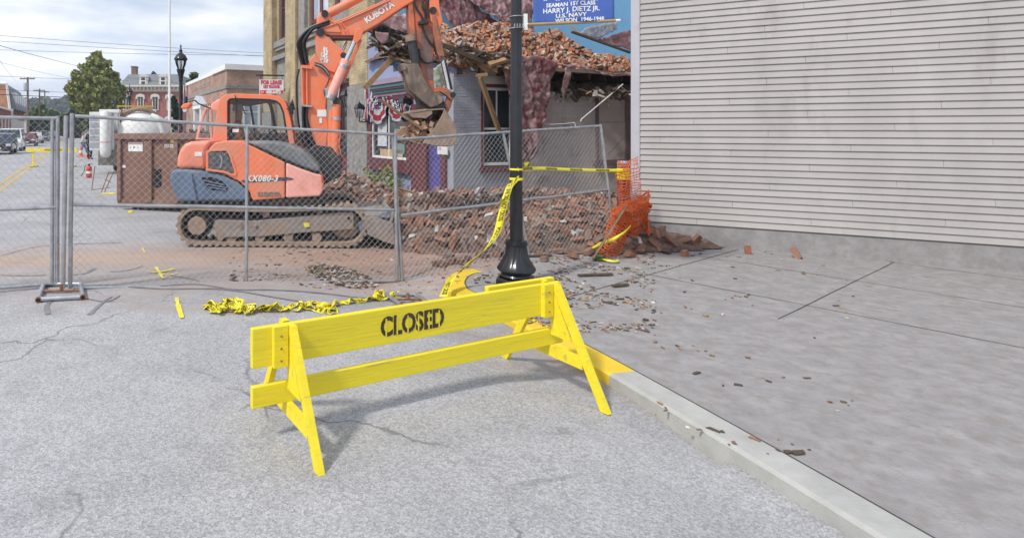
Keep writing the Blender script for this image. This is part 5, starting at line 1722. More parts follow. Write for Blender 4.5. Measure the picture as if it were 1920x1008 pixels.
# tracks: rubber belt with lugs round a frame
def track(yc0, yc1, near):
    ya, yb = yc0, yc1
    sc_ = F / YN
    cxl, cxr = gx(368, YN), gx(649, YN)
    cz = .325
    rl, rr = .285, .30
    path = []
    n = 18
    for k in range(n + 1):
        a = R(90) + R(180) * k / n
        path.append((cxl + rl * math.cos(a), cz + rl * math.sin(a)))
    for k in range(1, 24):
        path.append((cxl + (cxr - cxl) * k / 24, cz - rl + (rl - rr) * k / 24 + 0))
    for k in range(n + 1):
        a = R(-90) + R(180) * k / n
        path.append((cxr + rr * math.cos(a), cz + rr * math.sin(a)))
    for k in range(1, 24):
        t_ = k / 24
        path.append((cxr + (cxl - cxr) * t_, cz + rr + (rl - rr) * t_ - .035 * math.sin(math.pi * t_)))
    ctr = Vector((0, 0))
    m_ = len(path)
    inn = []
    for i in range(m_):
        p0, p1 = Vector(path[i - 1]), Vector(path[(i + 1) % m_])
        d = (p1 - p0).normalized()
        nrm = Vector((-d.y, d.x))
        inn.append(tuple(Vector(path[i]) + nrm * .045))
    q = MB()
    q.ring(path, inn, ya, yb)
    tr = q.build('track', M_mud, EXC)
    # lugs
    seg = [0.0]
    for i in range(m_):
        seg.append(seg[-1] + (Vector(path[(i + 1) % m_]) - Vector(path[i])).length)
    tot = seg[-1]
    nl = 58
    lug = MB(); lug.box(-.028, .028, ya - .004, yb + .004, -.03, .004)
    base_ = None
    il = MB(); il.box(-.02, .02, (ya + yb) / 2 - .06, (ya + yb) / 2 + .06, 0, .07)
    org = W[EXC.name].translation
    for k in range(nl):
        s = tot * k / nl
        i = max(j for j in range(m_) if seg[j] <= s)
        f = (s - seg[i]) / max(1e-6, seg[i + 1] - seg[i])
        p = Vector(path[i]).lerp(Vector(path[(i + 1) % m_]), f)
        d = (Vector(path[(i + 1) % m_]) - Vector(path[i])).normalized()
        ang = math.atan2(d.y, d.x)
        if base_ is None:
            lug.v = [(v[0], v[1] - org.y, v[2]) for v in lug.v]
            base_ = lug.build('track_lug', M_mud, tr, local=True, bevel=.008, seg=1)
            o = base_
            il.v = [(v[0], v[1] - org.y, v[2]) for v in il.v]
            base2 = il.build('drive_lug', M_dsteel, tr, local=True)
            o2 = base2
        else:
            o = copyobj(base_, tr)
            o2 = copyobj(base2, tr)
        o.location = (p.x - org.x, 0, p.y - org.z)
        o.rotation_euler = (0, -ang, 0)
        nrm = Vector((-d.y, d.x)) * .045
        o2.location = (p.x + nrm.x - org.x, 0, p.y + nrm.y - org.z)
        o2.rotation_euler = (0, -ang, 0)
    yo = ya if near else yb
    s_ = 1 if near else -1
    My = lambda cx, cz_, y: Matrix.Translation((cx, y, cz_)) @ Matrix.Rotation(R(90), 4, 'X')
    q = MB(); q.lathe([(0, -.03), (.2, -.03), (.215, .0), (.2, .03), (0, .03)], 30, M=My(cxl, cz, (ya + yb) / 2)); q.build('drive_sprocket', M_dsteel, EXC)
    q = MB(); q.lathe([(0, -.1), (.13, -.1), (.138, -.085), (.138, .1), (0, .1)], 30, M=My(cxl, cz, yo + .13 * s_)); q.build('motor_cover', M_mud, EXC)
    q = MB(); q.lathe([(0, -.08), (.2, -.08), (.235, -.03), (.235, .03), (.2, .08), (0, .08)], 30, M=My(cxr, cz, (ya + yb) / 2)); q.build('idler', M_mud, EXC)
    fp_ = [(402, 414), (408, 412), (480, 414), (640, 398), (663, 398), (664, 430), (560, 437), (500, 443), (410, 446), (403, 442)]
    prof('track_frame', M_mudf, fp_, yo + (.05 if near else -.3), yo + (.3 if near else -.05), YN + .05, .015)
    for px_, py_ in ((498, 403), (600, 396)):
        q = MB(); q.lathe([(0, -.13), (.055, -.13), (.055, .13), (0, .13)], 16, M=My(gx(px_, YN), P(0, py_, YN).z, (ya + yb) / 2)); q.build('carrier_roller', M_mud, EXC)
    for px_ in (432, 486, 540, 594):
        q = MB(); q.lathe([(0, -.15), (.075, -.15), (.075, .15), (0, .15)], 16, M=My(gx(px_, YN), .135, (ya + yb) / 2)); q.build('track_roller', M_mud, EXC)
    if near:
        prof('mud_lump', M_mud, [(408, 444), (420, 446), (416, 452), (408, 452)], yo + .04, yo + .2, YN + .05, .01)
        prof('track_window', M_spray, [(569, 418), (580, 418), (581, 425), (570, 426)], yo + .035, yo + .05, YN + .05, .004)
        q = MB(); q.tube([P(654, 409, YN + .05), P(654, 409, YN + .03)], .022, 10); q.build('frame_hole_shade', M_dark, EXC)  # dark disc painted as the shade inside a hole
        for px_ in (450, 478):
            q = MB(); q.tube([P(px_, 421, YN + .055), P(px_, 421, YN + .02)], .03, 8); q.build('frame_bolt', M_mud, EXC)


M_mudf = mat('muddy track frame', (0.25, 0.22, 0.2), 0.85, 0, 0.25, 7, 0.4, dirt=(0.3, 0.21, 0.15), dirt_amt=0.45, dscale=3)
track(YN, YN + .45, True)
track(YF - .45, YF, False)
prof('undercarriage', M_dsteel, [(400, 400), (620, 396), (620, 436), (400, 440)], YN + .45, YF - .45, YN + .3)
q = MB(); q.lathe([(0, 0), (.55, 0), (.55, .16), (0, .16)], 32, c=(gx(490, 9.9), 9.9, .62)); q.build('slewing_ring', M_dsteel, EXC)
# dozer blade at the front: curved plate across the machine
xb0, xb1 = gx(683, YN), gx(737, YN)
q = MB()
arcp = []
for k in range(9):
    a = k / 8
    z = .03 + .5 * a
    x = xb1 - .02 + .12 * (a - .55) ** 2 * 2
    arcp.append((x, z))
q.prism(arcp + [(x - .035, z) for x, z in arcp[::-1]], YN - .02, YF + .02)
q.build('blade', M_mudf, EXC, bevel=.006)
prof('blade_cheek', M_mudf, [(681, 410), (700, 404), (737, 418), (739, 458), (720, 452), (690, 440)], YN - .06, YN - .02, YN, .008)
for y_ in (YN + .55, YF - .7):
    q = MB(); q.prism([(gx(600, YN), .42), (gx(600, YN), .28), (xb1 - .0, .12), (xb1 - .0, .30)], y_, y_ + .12); q.build('blade_arm', M_mudf, EXC, bevel=.01)
q = MB(); q.prism([(gx(672, YN), .36), (xb1 - .02, .56), (xb1 + .03, .55), (xb1 - .05, .10), (gx(676, YN), .2)], YN + .05, YN + .09); q.build('blade_gusset', M_bluegrey, EXC, bevel=.004)
q = MB(); q.box(gx(676, YN), xb1 - .05, YN + .02, YF - .4, .45, .48, M=Matrix.Rotation(0, 4, 'Y')); q.build('blade_top_plate', M_mudf, EXC)

# house
prof('deck', M_dsteel, [(330, 376), (604, 371), (612, 384), (560, 392), (345, 394)], YN + .12, YF - .1, YN + .1, .02)
prof('lower_rear_cover', M_bluegrey, [(318, 328), (322, 319), (345, 317), (380, 320), (415, 327), (446, 342), (462, 356), (470, 377), (332, 378), (324, 360), (318, 342)], YN + .01, YF, YN, .045, seg=4)
prof('vent_shade', M_dark, [(377, 333), (398, 332), (418, 340), (427, 352), (424, 357), (398, 357), (386, 349)], YN + .002, YN + .02, YN, .01)  # flush near-black plate, vent depth shaded by colour only
for a_, b_ in (((381, 338), (421, 347)), ((386, 345), (425, 352)), ((392, 351), (424, 356))):
    q = MB(); q.tube([P(*a_, YN - .004), P(*b_, YN - .004)], .011, 6); q.build('vent_slat', M_bluegrey, EXC)
q = MB(); q.tube([P(358, 327, YN + .0), P(361, 345, YN - .012), (P(368, 376, YN + .0))], [.02, .022, .02], 8); q.build('cover_rib', M_bluegrey, EXC)
prof('counterweight', M_faded, [(330, 317), (331, 296), (336, 281), (345, 270), (356, 265.5), (394, 264.5), (386, 284), (383, 318), (360, 316)], YN + .02, YF, YN, .06, seg=4)
prof('engine_panel', M_orange, [(386, 318), (387, 292), (393, 278), (402, 268), (418, 264.5), (453, 265), (470, 273), (534, 304.5), (534, 371), (474, 376), (467, 358), (450, 341), (420, 326)], YN, YN + .9, YN, .022)
prof('front_side_panel', M_pink, [(536, 305), (566, 317), (592, 326), (603, 327.5), (607, 340), (606, 357), (600, 368), (536, 371.5)], YN + .004, YN + .9, YN, .03, seg=4)
prof('grille_shade', M_dark, [(391, 287), (396, 284), (424, 283), (430, 292), (440, 324), (437, 326), (420, 320), (391, 316)], YN - .003, YN + .02, YN, .004)  # near-black backing paints the shade behind the grille wires
gr = MB()
for k in range(22):
    x_ = 392 + k * 2.2
    ytop = 285 if x_ < 425 else 285 + (x_ - 425) * 2.6
    ybt = 316 if x_ < 410 else 316 + (x_ - 410) * .33
    if ybt - ytop > 3:
        gr.tube([P(x_, ytop, YN - .006), P(x_, ybt, YN - .006)], .002, 4)
for k in range(16):
    y_ = 286 + k * 2.4
    x1_ = 425 + max(0, (y_ - 285) / 2.6)
    gr.tube([P(392, y_, YN - .007), P(min(437, x1_), y_, YN - .007)], .002, 4)
gr.build('grille', M_galv, EXC)
q = MB(); q.tube(crom([P(412, 291, YN - .0), P(416, 300, YN - .0), P(413, 315, YN - .0)], 5), .012, 6); q.build('grille_hose', M_galv, EXC)
q = MB()
rim_o = pxs([(386, 284), (394, 280), (426, 279), (434, 290), (445, 326), (441, 331), (420, 324), (386, 320)], YN)
rim_i = pxs([(391, 287), (396, 284), (424, 283), (430, 292), (440, 324), (437, 326), (420, 320), (391, 316)], YN)
q.ring(rim_o, rim_i, YN - .015, YN + .01); q.build('grille_surround', M_orange, EXC, bevel=.006)
prof('hood', M_hood, [(456, 266), (480, 264.5), (515, 266), (545, 272), (568, 282), (586, 297), (598, 312), (603, 325.5), (592, 323), (562, 313), (536, 302), (500, 285)], YN + .05, YN + .95, YN, .05, seg=4)
prof('hood_seam', M_dark, [(455, 266), (536, 303), (562, 314.5), (592, 325), (603, 327), (603, 328.5), (590, 327), (560, 316.5), (534, 306)], YN + .03, YN + .1, YN, .002)
prof('stripe', mat('dark decal', (.05, .05, .07), .5), [(452, 338), (535, 332), (545, 333), (552, 336), (535, 338.5), (456, 343)], YN - .003, YN + .0, YN, 0)
prof('rear_light', M_red, [(602, 330), (606, 331), (607, 342), (603, 342)], YN - .01, YN + .05, YN, .004)
prof('platform', M_dsteel, [(470, 364), (606, 358), (606, 372), (470, 378)], YN + .95, YF - .02, YN + .9, .02)
prof('body_core', M_orange, [(380, 300), (395, 268), (456, 268), (500, 290), (560, 320), (560, 368), (380, 372)], YN + .9, YF - .05, YN + .1, .04)
for k, (a, b_) in enumerate((((372, 285), (382, 293)), )):
    q = MB(); q.prism(pxs([(365, 285), (378, 285), (378, 293), (365, 293)], YN), YN + .012, YN + .02); q.build('sticker', M_white, EXC)
text('KX080-3', 10.5 / F * YN * 1.5, M_white, EXC, Matrix.Translation(P(491, 335.0, YN - .008)) @ XZ, shear=.25, off=.004, sx=.93, space=1.12, extrude=.002)
text('KUBOTA', 8 / F * YN * 1.35, mat('grey emblem', (.22, .2, .19), .4, .5), EXC, Matrix.Translation(P(505, 364.5, YN - .006)) @ XZ, off=.004, sx=1.0, extrude=.004)

# cab
YC, YD = 9.72, 10.72
co = [(397, 266), (404, 225), (409, 192), (414, 183), (424, 177), (440, 175.5), (505, 177.5), (522, 180), (533, 187), (541, 205), (548, 240), (553, 275)]
ci = [(427, 270), (427, 240), (427, 200), (427, 190), (431, 186), (440, 185), (505, 187), (518, 190), (525, 196), (531, 210), (537, 240), (541, 270)]
Y_ = YC
q = MB(); q.ring(pxs(co, YC), pxs(ci, YC), YC, YC + .09); cabf = q.build('cab_frame', M_orange, EXC, bevel=.02, seg=3)
q = MB(); q.ring(pxs(co, YC), pxs([(x + (-12 if x < 430 else 0), y) for x, y in ci], YC), YD - .09, YD); q.build('cab_frame', M_orange, EXC, bevel=.02, seg=3)
q = MB()
tp = pxs(co[2:9], YC)
tpi = [(x, z - .06) for x, z in tp]
q.prism(tp + tpi[::-1], YC + .09, YD - .09); q.build('cab_roof', M_orange, EXC, bevel=.01)
prof('cab_window', M_glass, ci, YC + .05, YC + .058, YC, 0)
q = MB()
gk = pxs([(426, 271), (426, 190), (430, 185), (440, 184), (505, 186), (519, 189), (526, 195), (532, 209), (542, 271)], YC)
gki = pxs([(428.5, 271), (428.5, 192), (432, 187.5), (440, 186.5), (505, 188.5), (517, 191.5), (524, 198), (529.5, 211), (539.5, 271)], YC)
q.ring(gk, gki, YC - .008, YC + .03); q.build('window_seal', M_rubber, EXC)
q = MB(); q.prism(pxs([(535, 193), (541, 205), (552, 275), (549, 275), (538, 206), (532, 195)], YC), YC + .1, YD - .1); q.build('windscreen', M_glass, EXC)
q = MB(); q.prism(pxs([(402, 262), (410, 200), (413, 200), (405, 262)], YC), YC + .1, YD - .1); q.build('rear_window', M_glass, EXC)
prof('cab_floor', M_dsteel, [(400, 268), (552, 274), (552, 284), (400, 284)], YC + .05, YD - .02, YC, .01)
q = MB(); q.tube([P(468, 186, YD - .1), P(481, 272, YD - .1)], .022, 6); q.build('door_pillar', M_dsteel, EXC)
q = MB(); q.tube(crom([P(500, 186, YD - .1), P(508, 200, YD - .1), P(514, 230, YD - .1), P(520, 272, YD - .1)], 5), .035, 6); q.build('front_pillar', M_maroon, EXC)
q = MB(); q.prism(pxs([(428, 186), (522, 188), (516, 196), (500, 194), (470, 200), (440, 198), (430, 192)], YD), YD - .14, YD - .1); q.build('sun_visor', M_hood, EXC)
# seat and controls
q = MB(); q.prism(pxs([(430, 262), (434, 232), (440, 231), (442, 258), (466, 260), (466, 268), (430, 268)], 10.2), 9.98, 10.42); q.build('seat', M_rubber, EXC, bevel=.03)
q = MB(); q.prism(pxs([(492, 262), (496, 252), (512, 252), (514, 272), (492, 272)], 10.1), 9.95, 10.5); q.build('console', M_dsteel, EXC, bevel=.02)
q = MB(); q.tube([P(486, 270, 10.0), P(488, 248, 10.0)], .014, 6); q.tube([P(506, 262, 10.4), P(505, 240, 10.4)], .014, 6); q.build('control_lever', M_rubber, EXC)
prof('panel_sticker', M_white, [(435, 242), (447, 242), (447, 248), (435, 248)], YC + .045, YC + .049, YC, 0)
# wing mirror and wiper cable, far-side door swung back, work light
prof('mirror', M_rubber, [(540, 199), (549, 200), (551, 213), (543, 215)], YC - .05, YC + .02, YC, .01)
q = MB(); q.tube([P(536, 203, YC + .02), P(541, 205, YC - .02)], .01, 6); q.build('mirror_arm', M_rubber, EXC)
q = MB(); q.tube(crom([P(438, 175, YC + .05), P(441, 180, YC - .01), P(442.5, 195, YC - .01), P(442.5, 230, YC - .01)], 4), .006, 5); q.build('cable', M_rubber, EXC)
dd0, dd1 = P(372, 200, YD + .05), P(398, 200, YD - .3)
door_o = [(366, 262), (376, 222), (384, 201), (397, 199), (398, 262)]
q = MB(); q.ring(pxs(door_o, YD), pxs([(372, 259), (381, 224), (387, 206), (394, 204), (394.5, 259)], YD), YD, YD + .05); q.build('open_door', M_pink, EXC, bevel=.01)
prof('door_glass', M_glass, [(372, 259), (381, 224), (387, 206), (394, 204), (394.5, 259)], YD + .02, YD + .025, YD, 0)
q = MB(); q.tube(crom([P(398, 204, YC + .3), P(385, 200, YC + .3), P(372, 194, YC + .25), P(366, 189, YC + .2), P(358, 190, YC + .2), P(352, 193, YC + .2)], 5), .012, 6); q.build('light_arm', M_rubber, EXC)
prof('work_light', M_orange, [(338, 201), (343, 195), (355, 192), (358, 195), (352, 202), (342, 205)], YC + .1, YC + .3, YC + .1, .02)
prof('work_light_lens', M_lamp, [(341, 204), (350, 203), (349, 210), (343, 210)], YC + .12, YC + .28, YC + .1, .01)
prof('cab_shoulder', M_pink, [(392, 196), (398, 190), (409, 184), (410, 194), (404, 210), (392, 204)], YC + .15, YD - .1, YC, .02)
for px_ in (395.5, 417):
    q = MB()
    c_ = P(px_, 190 if px_ < 400 else 179, YC + .4)
    q.tube([c_ + Vector((.028 * math.cos(a), 0, .028 * math.sin(a))) for a in [R(30 * k) for k in range(13)]], .008, 6); q.build('lifting_eye', M_orange, EXC)

# swing post, lower boom and its plates
YM = 9.85
def plate(name, m, pts, half=.11, ym=None, bevel=.018, yref=None):
    y = ym or YM
    return prof(name, m, pts, y - half, y + half, yref or (y - half), bevel)


def cyl(name, a, b_, r, m, ym, parent=None, n=14):
    q = MB(); q.tube([P(*a, ym), P(*b_, ym)], r, n); return q.build(name, m, parent or EXC)


def pin(px, py, r, half, ym=None, m=None):
    y = ym or YM
    q = MB(); q.tube([P(px, py, y - half), P(px, py, y - half + .001), P(px, py, y + half)], r, 16); q.build('pivot_pin', m or M_dsteel, EXC)


plate('swing_bracket', M_dsteel, [(560, 296), (588, 272), (622, 276), (640, 300), (640, 330), (600, 350), (560, 340)], .3)
plate('boom_base', M_orange, [(589, 284), (580, 256), (575, 215), (572, 165), (576, 120), (590, 100), (612, 118), (636, 128), (630, 150), (616, 172), (611, 200), (616, 240), (613, 262), (612, 281), (604, 286), (595, 287)], .13, bevel=.02)
plate('boom_knee_plate', M_orange, [(590, 62), (600, 58), (608, 64), (622, 76), (640, 92), (650, 101), (649, 116), (636, 122), (628, 138), (612, 132), (600, 118), (592, 100)], .17, YM, .02)
pin(601, 61, .07, .2)
pin(604, 281, .045, .2, m=M_galv)
pin(632, 191, .07, .26)
pin(673, 58, .055, .24, m=M_galv)
pin(644, 104, .05, .2)
# boom
plate('boom', M_orange, [(593, 52), (594, 32), (603, 21), (612, 24), (636, 44), (668, 30), (706, 10), (746, -14), (790, -62), (812, -60), (818, -34), (792, -6), (756, 14), (712, 44), (684, 60), (664, 68), (622, 67), (602, 62)], .13, YM, .022)
plate('boom_side_plate', M_orange, [(596, 50), (597, 34), (605, 24), (614, 30), (634, 46), (640, 62), (606, 60)], .155, YM, .012)
cyl('arm_cylinder', (613, 28), (700, -18), .075, M_orange, YM - .02)
cyl('arm_cylinder_rod', (700, -18), (760, -52), .04, M_chrome, YM - .02)
pin(609, 26, .06, .2)
for dy_, off in ((-.15, 0), (-.165, 3.2)):
    q = MB(); q.tube(crom([P(606, 49 + off, YM + dy_), P(640, 38 + off, YM + dy_), P(680, 21 + off, YM + dy_), P(730, -2 + off, YM + dy_)], 5), .013, 6); q.build('hydraulic_pipe', M_orange, EXC)
q = MB(); q.tube(crom([P(616, 34, YM - .17), P(624, 42, YM - .17), P(640, 44, YM - .17), P(648, 52, YM - .17), P(650, 58, YM - .17), P(645, 59, YM - .17), P(641, 50, YM - .17), P(634, 44, YM - .17)], 5), .009, 6); q.build('hydraulic_pipe', M_orange, EXC)
q = MB(); q.prism(pxs([(622, 68), (664, 69), (672, 64), (672, 72), (624, 72)], YM - .15), YM - .14, YM + .14); q.build('boom_underside', M_maroon, EXC)
# KUBOTA on the boom (sloping up to the right)
ang = math.atan2(38 - 10, 733 - 688)
text('KUBOTA', 12.5 / F * YM * 1.3, M_white, EXC, Matrix.Translation(P(711, 24, YM - .136)) @ Matrix.Rotation(-ang, 4, 'Y') @ XZ, off=.005, sx=.93, extrude=.002)
qq = MB()
for k in range(3):
    for s_ in range(14):
        x_ = 604 + k * 4.3 + rnd.uniform(-1, 1); y_ = 88 + s_ * 2.1 + k * 1.2 if k else 100 + s_ * 1.3
        c_ = P(x_, y_, YM - .176)
        w_, h_ = rnd.uniform(.008, .02), rnd.uniform(.006, .012)
        qq.box(c_.x - w_, c_.x + w_, c_.y, c_.y + .003, c_.z - h_, c_.z + h_)
qq.build('worn_lettering', M_white, EXC)
prof('sticker', M_white, [(595, 206), (612, 206), (612, 219), (595, 219)], YM - .14, YM - .131, YM - .14, 0)
prof('sticker', M_white, [(599, 221), (604, 221), (604, 231), (599, 231)], YM - .14, YM - .131, YM - .14, 0)
# boom lift cylinder
YK = YM - .25
cyl('lift_cylinder', (619, 183), (649, 113), .082, M_pink, YK)
cyl('lift_cylinder_collar', (643, 127), (645, 122), .088, M_galv, YK)
cyl('lift_cylinder_collar', (618, 186), (622, 177), .09, M_galv, YK)
cyl('lift_cylinder_rod', (649, 113), (667, 72), .04, M_chrome, YK)
cyl('lift_cylinder_rod', (634, 112), (650, 78), .03, M_chrome, YK + .5)
cyl('lift_cylinder', (612, 170), (634, 112), .06, M_orange, YK + .5)
plate('cylinder_lug', M_orange, [(662, 76), (666, 56), (676, 52), (682, 58), (676, 74), (668, 82)], .05, YK, .01)
prof('cylinder_guard', M_orange, [(643, 150), (647, 153), (680, 74), (676, 71), (668, 84)], YK + .1, YK + .13, YK, .006)
# two upright swing cylinders and rod
cyl('swing_cylinder', (631, 196), (627, 300), .075, M_orange, YM - .2)
cyl('swing_cylinder', (622, 206), (618, 318), .05, M_orange, YM - .12)
cyl('swing_cylinder_collar', (631, 220), (630.5, 226), .082, M_galv, YM - .2)
cyl('swing_cylinder_collar', (628, 288), (628, 294), .082, M_galv, YM - .2)
cyl('swing_cylinder_rod', (631, 196), (637, 158), .018, M_chrome, YM - .2)
plate('cylinder_foot', M_orange, [(612, 300), (636, 298), (638, 318), (630, 330), (612, 326)], .06, YM - .2, .01)
# hoses: four thick hoses looping behind the boom, pipes down the base
for k in range(5):
    o_ = k * 3.4
    yk = YM - .16 + .05 * (k % 3)
    q = MB(); q.tube(crom([P(618, 40 + k * 1.5, yk), P(600, 46 + k * 1.2, yk - .03), P(578 + o_ * .6, 56, yk - .05), P(559 + o_, 78, yk - .04), P(560 + o_ * 1.0, 98, yk), P(566 + o_ * .9, 122, yk)], 7), .02, 8); q.build('hydraulic_hose', M_rubber, EXC)
    q = MB(); q.tube([P(566 + o_ * .9, 121, yk), P(568 + o_ * .8, 200, yk)], .016, 8); q.build('hydraulic_pipe', M_orange, EXC)
    q = MB(); q.tube(crom([P(568 + o_ * .8, 198, yk), P(568 + o_ * .7, 226, yk), P(572 + o_, 262, yk - .05), P(590 + o_, 292, yk), P(600 + o_, 312, yk + .1)], 6), .021, 8); q.build('hydraulic_hose', M_rubber, EXC)
prof('hose_clamp', M_orange, [(565, 122), (586, 124), (586, 130), (565, 128)], YM - .2, YM - .1, YM - .2, .006)
prof('hose_clamp', M_galv, [(566, 196), (586, 198), (586, 202), (566, 200)], YM - .2, YM - .1, YM - .2, .006)
for k in range(3):
    q = MB(); q.tube(crom([P(590, 118 + k * 2, YM - .19), P(606, 124 + k * 3, YM - .2), P(617, 138 + k * 3, YM - .2), P(616, 152, YM - .2), P(608 + k, 170, YM - .2), P(610 + k * 2, 182, YM - .2)], 6), .012, 6); q.build('thin_hose', M_galv if k == 1 else M_rubber, EXC)
plate('valve_block', M_galv, [(608, 166), (618, 164), (622, 176), (612, 182)], .05, YM - .24, .008)
q = MB(); q.tube(crom([P(561, 130, YM - .1), P(556, 160, YM - .05), P(560, 230, YM - .05), P(572, 280, YM)], 6), .016, 6); q.build('hydraulic_hose', M_rubber, EXC)
q = MB(); q.tube(crom([P(640, 245, YM - .27), P(636, 270, YM - .27), P(640, 292, YM - .27)], 5), .008, 6); q.build('thin_hose', M_orange, EXC)

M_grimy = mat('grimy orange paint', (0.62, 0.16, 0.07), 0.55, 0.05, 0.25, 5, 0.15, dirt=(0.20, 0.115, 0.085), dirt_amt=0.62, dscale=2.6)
M_mudd = mat('dark worn steel', (0.17, 0.13, 0.105), 0.75, 0.1, 0.4, 8, 0.4, dirt=(0.32, 0.25, 0.19), dirt_amt=0.35, dscale=4, st=(1, 1, .4))
# arm (dipper), hanging down from beyond the top of the picture
YA = 9.9
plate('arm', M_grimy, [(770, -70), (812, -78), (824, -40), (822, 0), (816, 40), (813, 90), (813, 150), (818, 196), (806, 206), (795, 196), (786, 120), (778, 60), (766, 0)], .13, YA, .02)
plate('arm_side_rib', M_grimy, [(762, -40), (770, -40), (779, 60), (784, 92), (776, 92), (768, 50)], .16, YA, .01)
plate('arm_ear', M_orange, [(800, -30), (822, -40), (824, 10), (830, 40), (822, 60), (808, 40), (804, 0)], .17, YA, .012)
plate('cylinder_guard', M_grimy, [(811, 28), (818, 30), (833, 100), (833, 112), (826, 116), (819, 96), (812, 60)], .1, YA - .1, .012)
pin(812, 20, .06, .2, YA)
pin(829, 109, .04, .24, YA)
cyl('bucket_cylinder', (771, 70), (781, 128), .075, M_dsteel, YA - .22)
q = MB(); q.tube([P(769, 66, YA - .22), P(771, 78, YA - .22)], .09, 14); q.build('cylinder_head', M_mud, EXC)
cyl('bucket_rod', (829, 112), (841, 168), .035, M_chrome, YA - .12)
cyl('bucket_rod', (834, 112), (847, 168), .018, M_dsteel, YA - .05)
for pts in ([(774, -10), (780, 15), (790, 30), (792, 48)], [(799, -10), (792, 10), (797, 26), (796, 40)], [(791, 40), (795, 60), (805, 78), (818, 92), (819, 108), (806, 118), (795, 116), (788, 108), (785, 92)], [(806, -10), (800, 12), (802, 34)]):
    q = MB(); q.tube(crom([P(x, y, YA - .17) for x, y in pts], 6), .017, 8); q.build('hydraulic_hose', M_rubber, EXC)
plate('hose_bracket', M_dsteel, [(785, 40), (804, 38), (804, 44), (785, 46)], .05, YA - .17, .005)
prof('scuffed_patch', mat('bare scuffed steel', (.2, .13, .12), .6, .3, .3, 9, .1), [(790, 60), (804, 55), (811, 110), (813, 150), (802, 150), (795, 118), (789, 96)], YA - .1335, YA - .13, YA - .13, 0)
# thumb
thp = [(751, 120), (756, 118), (766, 121), (774, 119), (785, 119), (790, 130), (796, 148), (806, 164), (820, 178), (826, 188), (822, 198), (808, 202), (792, 190), (778, 178), (768, 172), (764, 158), (760, 140)]
for y_ in (YA - .3, YA + .05):
    prof('thumb', M_mudd, thp, y_, y_ + .1, YA - .3, .02)
prof('thumb_web', M_mudd, [(758, 128), (785, 126), (796, 150), (812, 176), (806, 188), (780, 174), (768, 160)], YA - .2, YA + .05, YA - .25, .02)
prof('thumb_tooth', M_mudd, [(751, 120), (760, 124), (762, 132), (756, 132)], YA - .34, YA + .2, YA - .3, .01)
pin(822, 187, .07, .3, YA, M_mud)
# linkage
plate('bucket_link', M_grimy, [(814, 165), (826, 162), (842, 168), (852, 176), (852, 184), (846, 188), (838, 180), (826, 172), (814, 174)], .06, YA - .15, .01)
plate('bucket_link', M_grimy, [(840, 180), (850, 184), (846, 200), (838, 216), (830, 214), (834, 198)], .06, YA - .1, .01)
plate('quick_coupler', M_dsteel, [(782, 178), (800, 186), (830, 182), (836, 200), (830, 214), (800, 218), (792, 206)], .2, YA, .02)
pin(849, 178, .05, .22, YA)
# bucket: curved shell between side plates, mouth towards the left
YB0, YB1 = YA - .45, YA + .42
side = [(768, 207), (800, 204), (826, 203), (834, 206), (846, 224), (855, 242), (858, 256), (855, 268), (848, 273), (820, 272), (800, 268), (797, 262), (810, 250), (822, 232), (828, 212)]
prof('bucket_side', M_mud, [(834, 204), (846, 222), (856, 242), (858, 258), (854, 270), (846, 274), (815, 273), (792, 268), (800, 258), (815, 240), (828, 218)], YB0, YB0 + .04, YB0, .006)
prof('bucket_side', M_mud, [(834, 204), (846, 222), (856, 242), (858, 258), (854, 270), (846, 274), (815, 273), (792, 268), (800, 258), (815, 240), (828, 218)], YB1 - .04, YB1, YB0, .006)
shell = [(772, 210), (800, 205), (834, 203), (847, 222), (857, 242), (859, 258), (855, 270), (846, 275), (815, 274), (780, 268), (748, 258)]
q = MB()
po = pxs(shell, YB0)
cc = pxs([(815, 245)], YB0)[0]
pi_ = [(x + (cc[0] - x) * .06, z + (cc[1] - z) * .06) for x, z in po]
q.prism(po + pi_[::-1], YB0 + .04, YB1 - .04)
q.build('bucket_shell', M_mud, EXC, bevel=.004)
prof('bucket_back', M_mud, [(764, 212), (772, 207), (800, 204), (812, 206), (812, 214), (800, 222), (775, 221)], YB0 + .05, YB1, YB0, .01)
for k in range(4):
    y_ = YB0 + .06 + k * .24
    prof('bucket_tooth', M_galv, [(738, 253), (762, 258), (762, 264), (750, 262)], y_, y_ + .07, YB0, .006)
plate('bucket_ear', M_mud, [(800, 208), (808, 196), (836, 198), (838, 210), (812, 214)], .16, YA, .01)

# load of brick rubble held in the bucket
lb = MB()
def rubbox(b, c, a, q_, jit=.2, rr=rnd, m=0):
    """an irregular broken lump"""
    Mx = Matrix.Translation(c) @ q_.to_matrix().to_4x4()
    vs = []
    for z in (-1, 1):
        for x, y in ((-1, -1), (1, -1), (1, 1), (-1, 1)):
            vs.append(Mx @ Vector((x * a[0] * (1 + rr.uniform(-jit, jit)), y * a[1] * (1 + rr.uniform(-jit, jit)), z * a[2] * (1 + rr.uniform(-jit, jit)))))
    b.add(vs, [(3, 2, 1, 0), (4, 5, 6, 7), (0, 1, 5, 4), (1, 2, 6, 5), (2, 3, 7, 6), (3, 0, 4, 7)], m)
from mathutils import Quaternion, Euler
def rq(r=rnd, tilt=3.14):
    return Euler((r.uniform(-tilt, tilt), r.uniform(-tilt, tilt), r.uniform(0, 6.28))).to_quaternion()


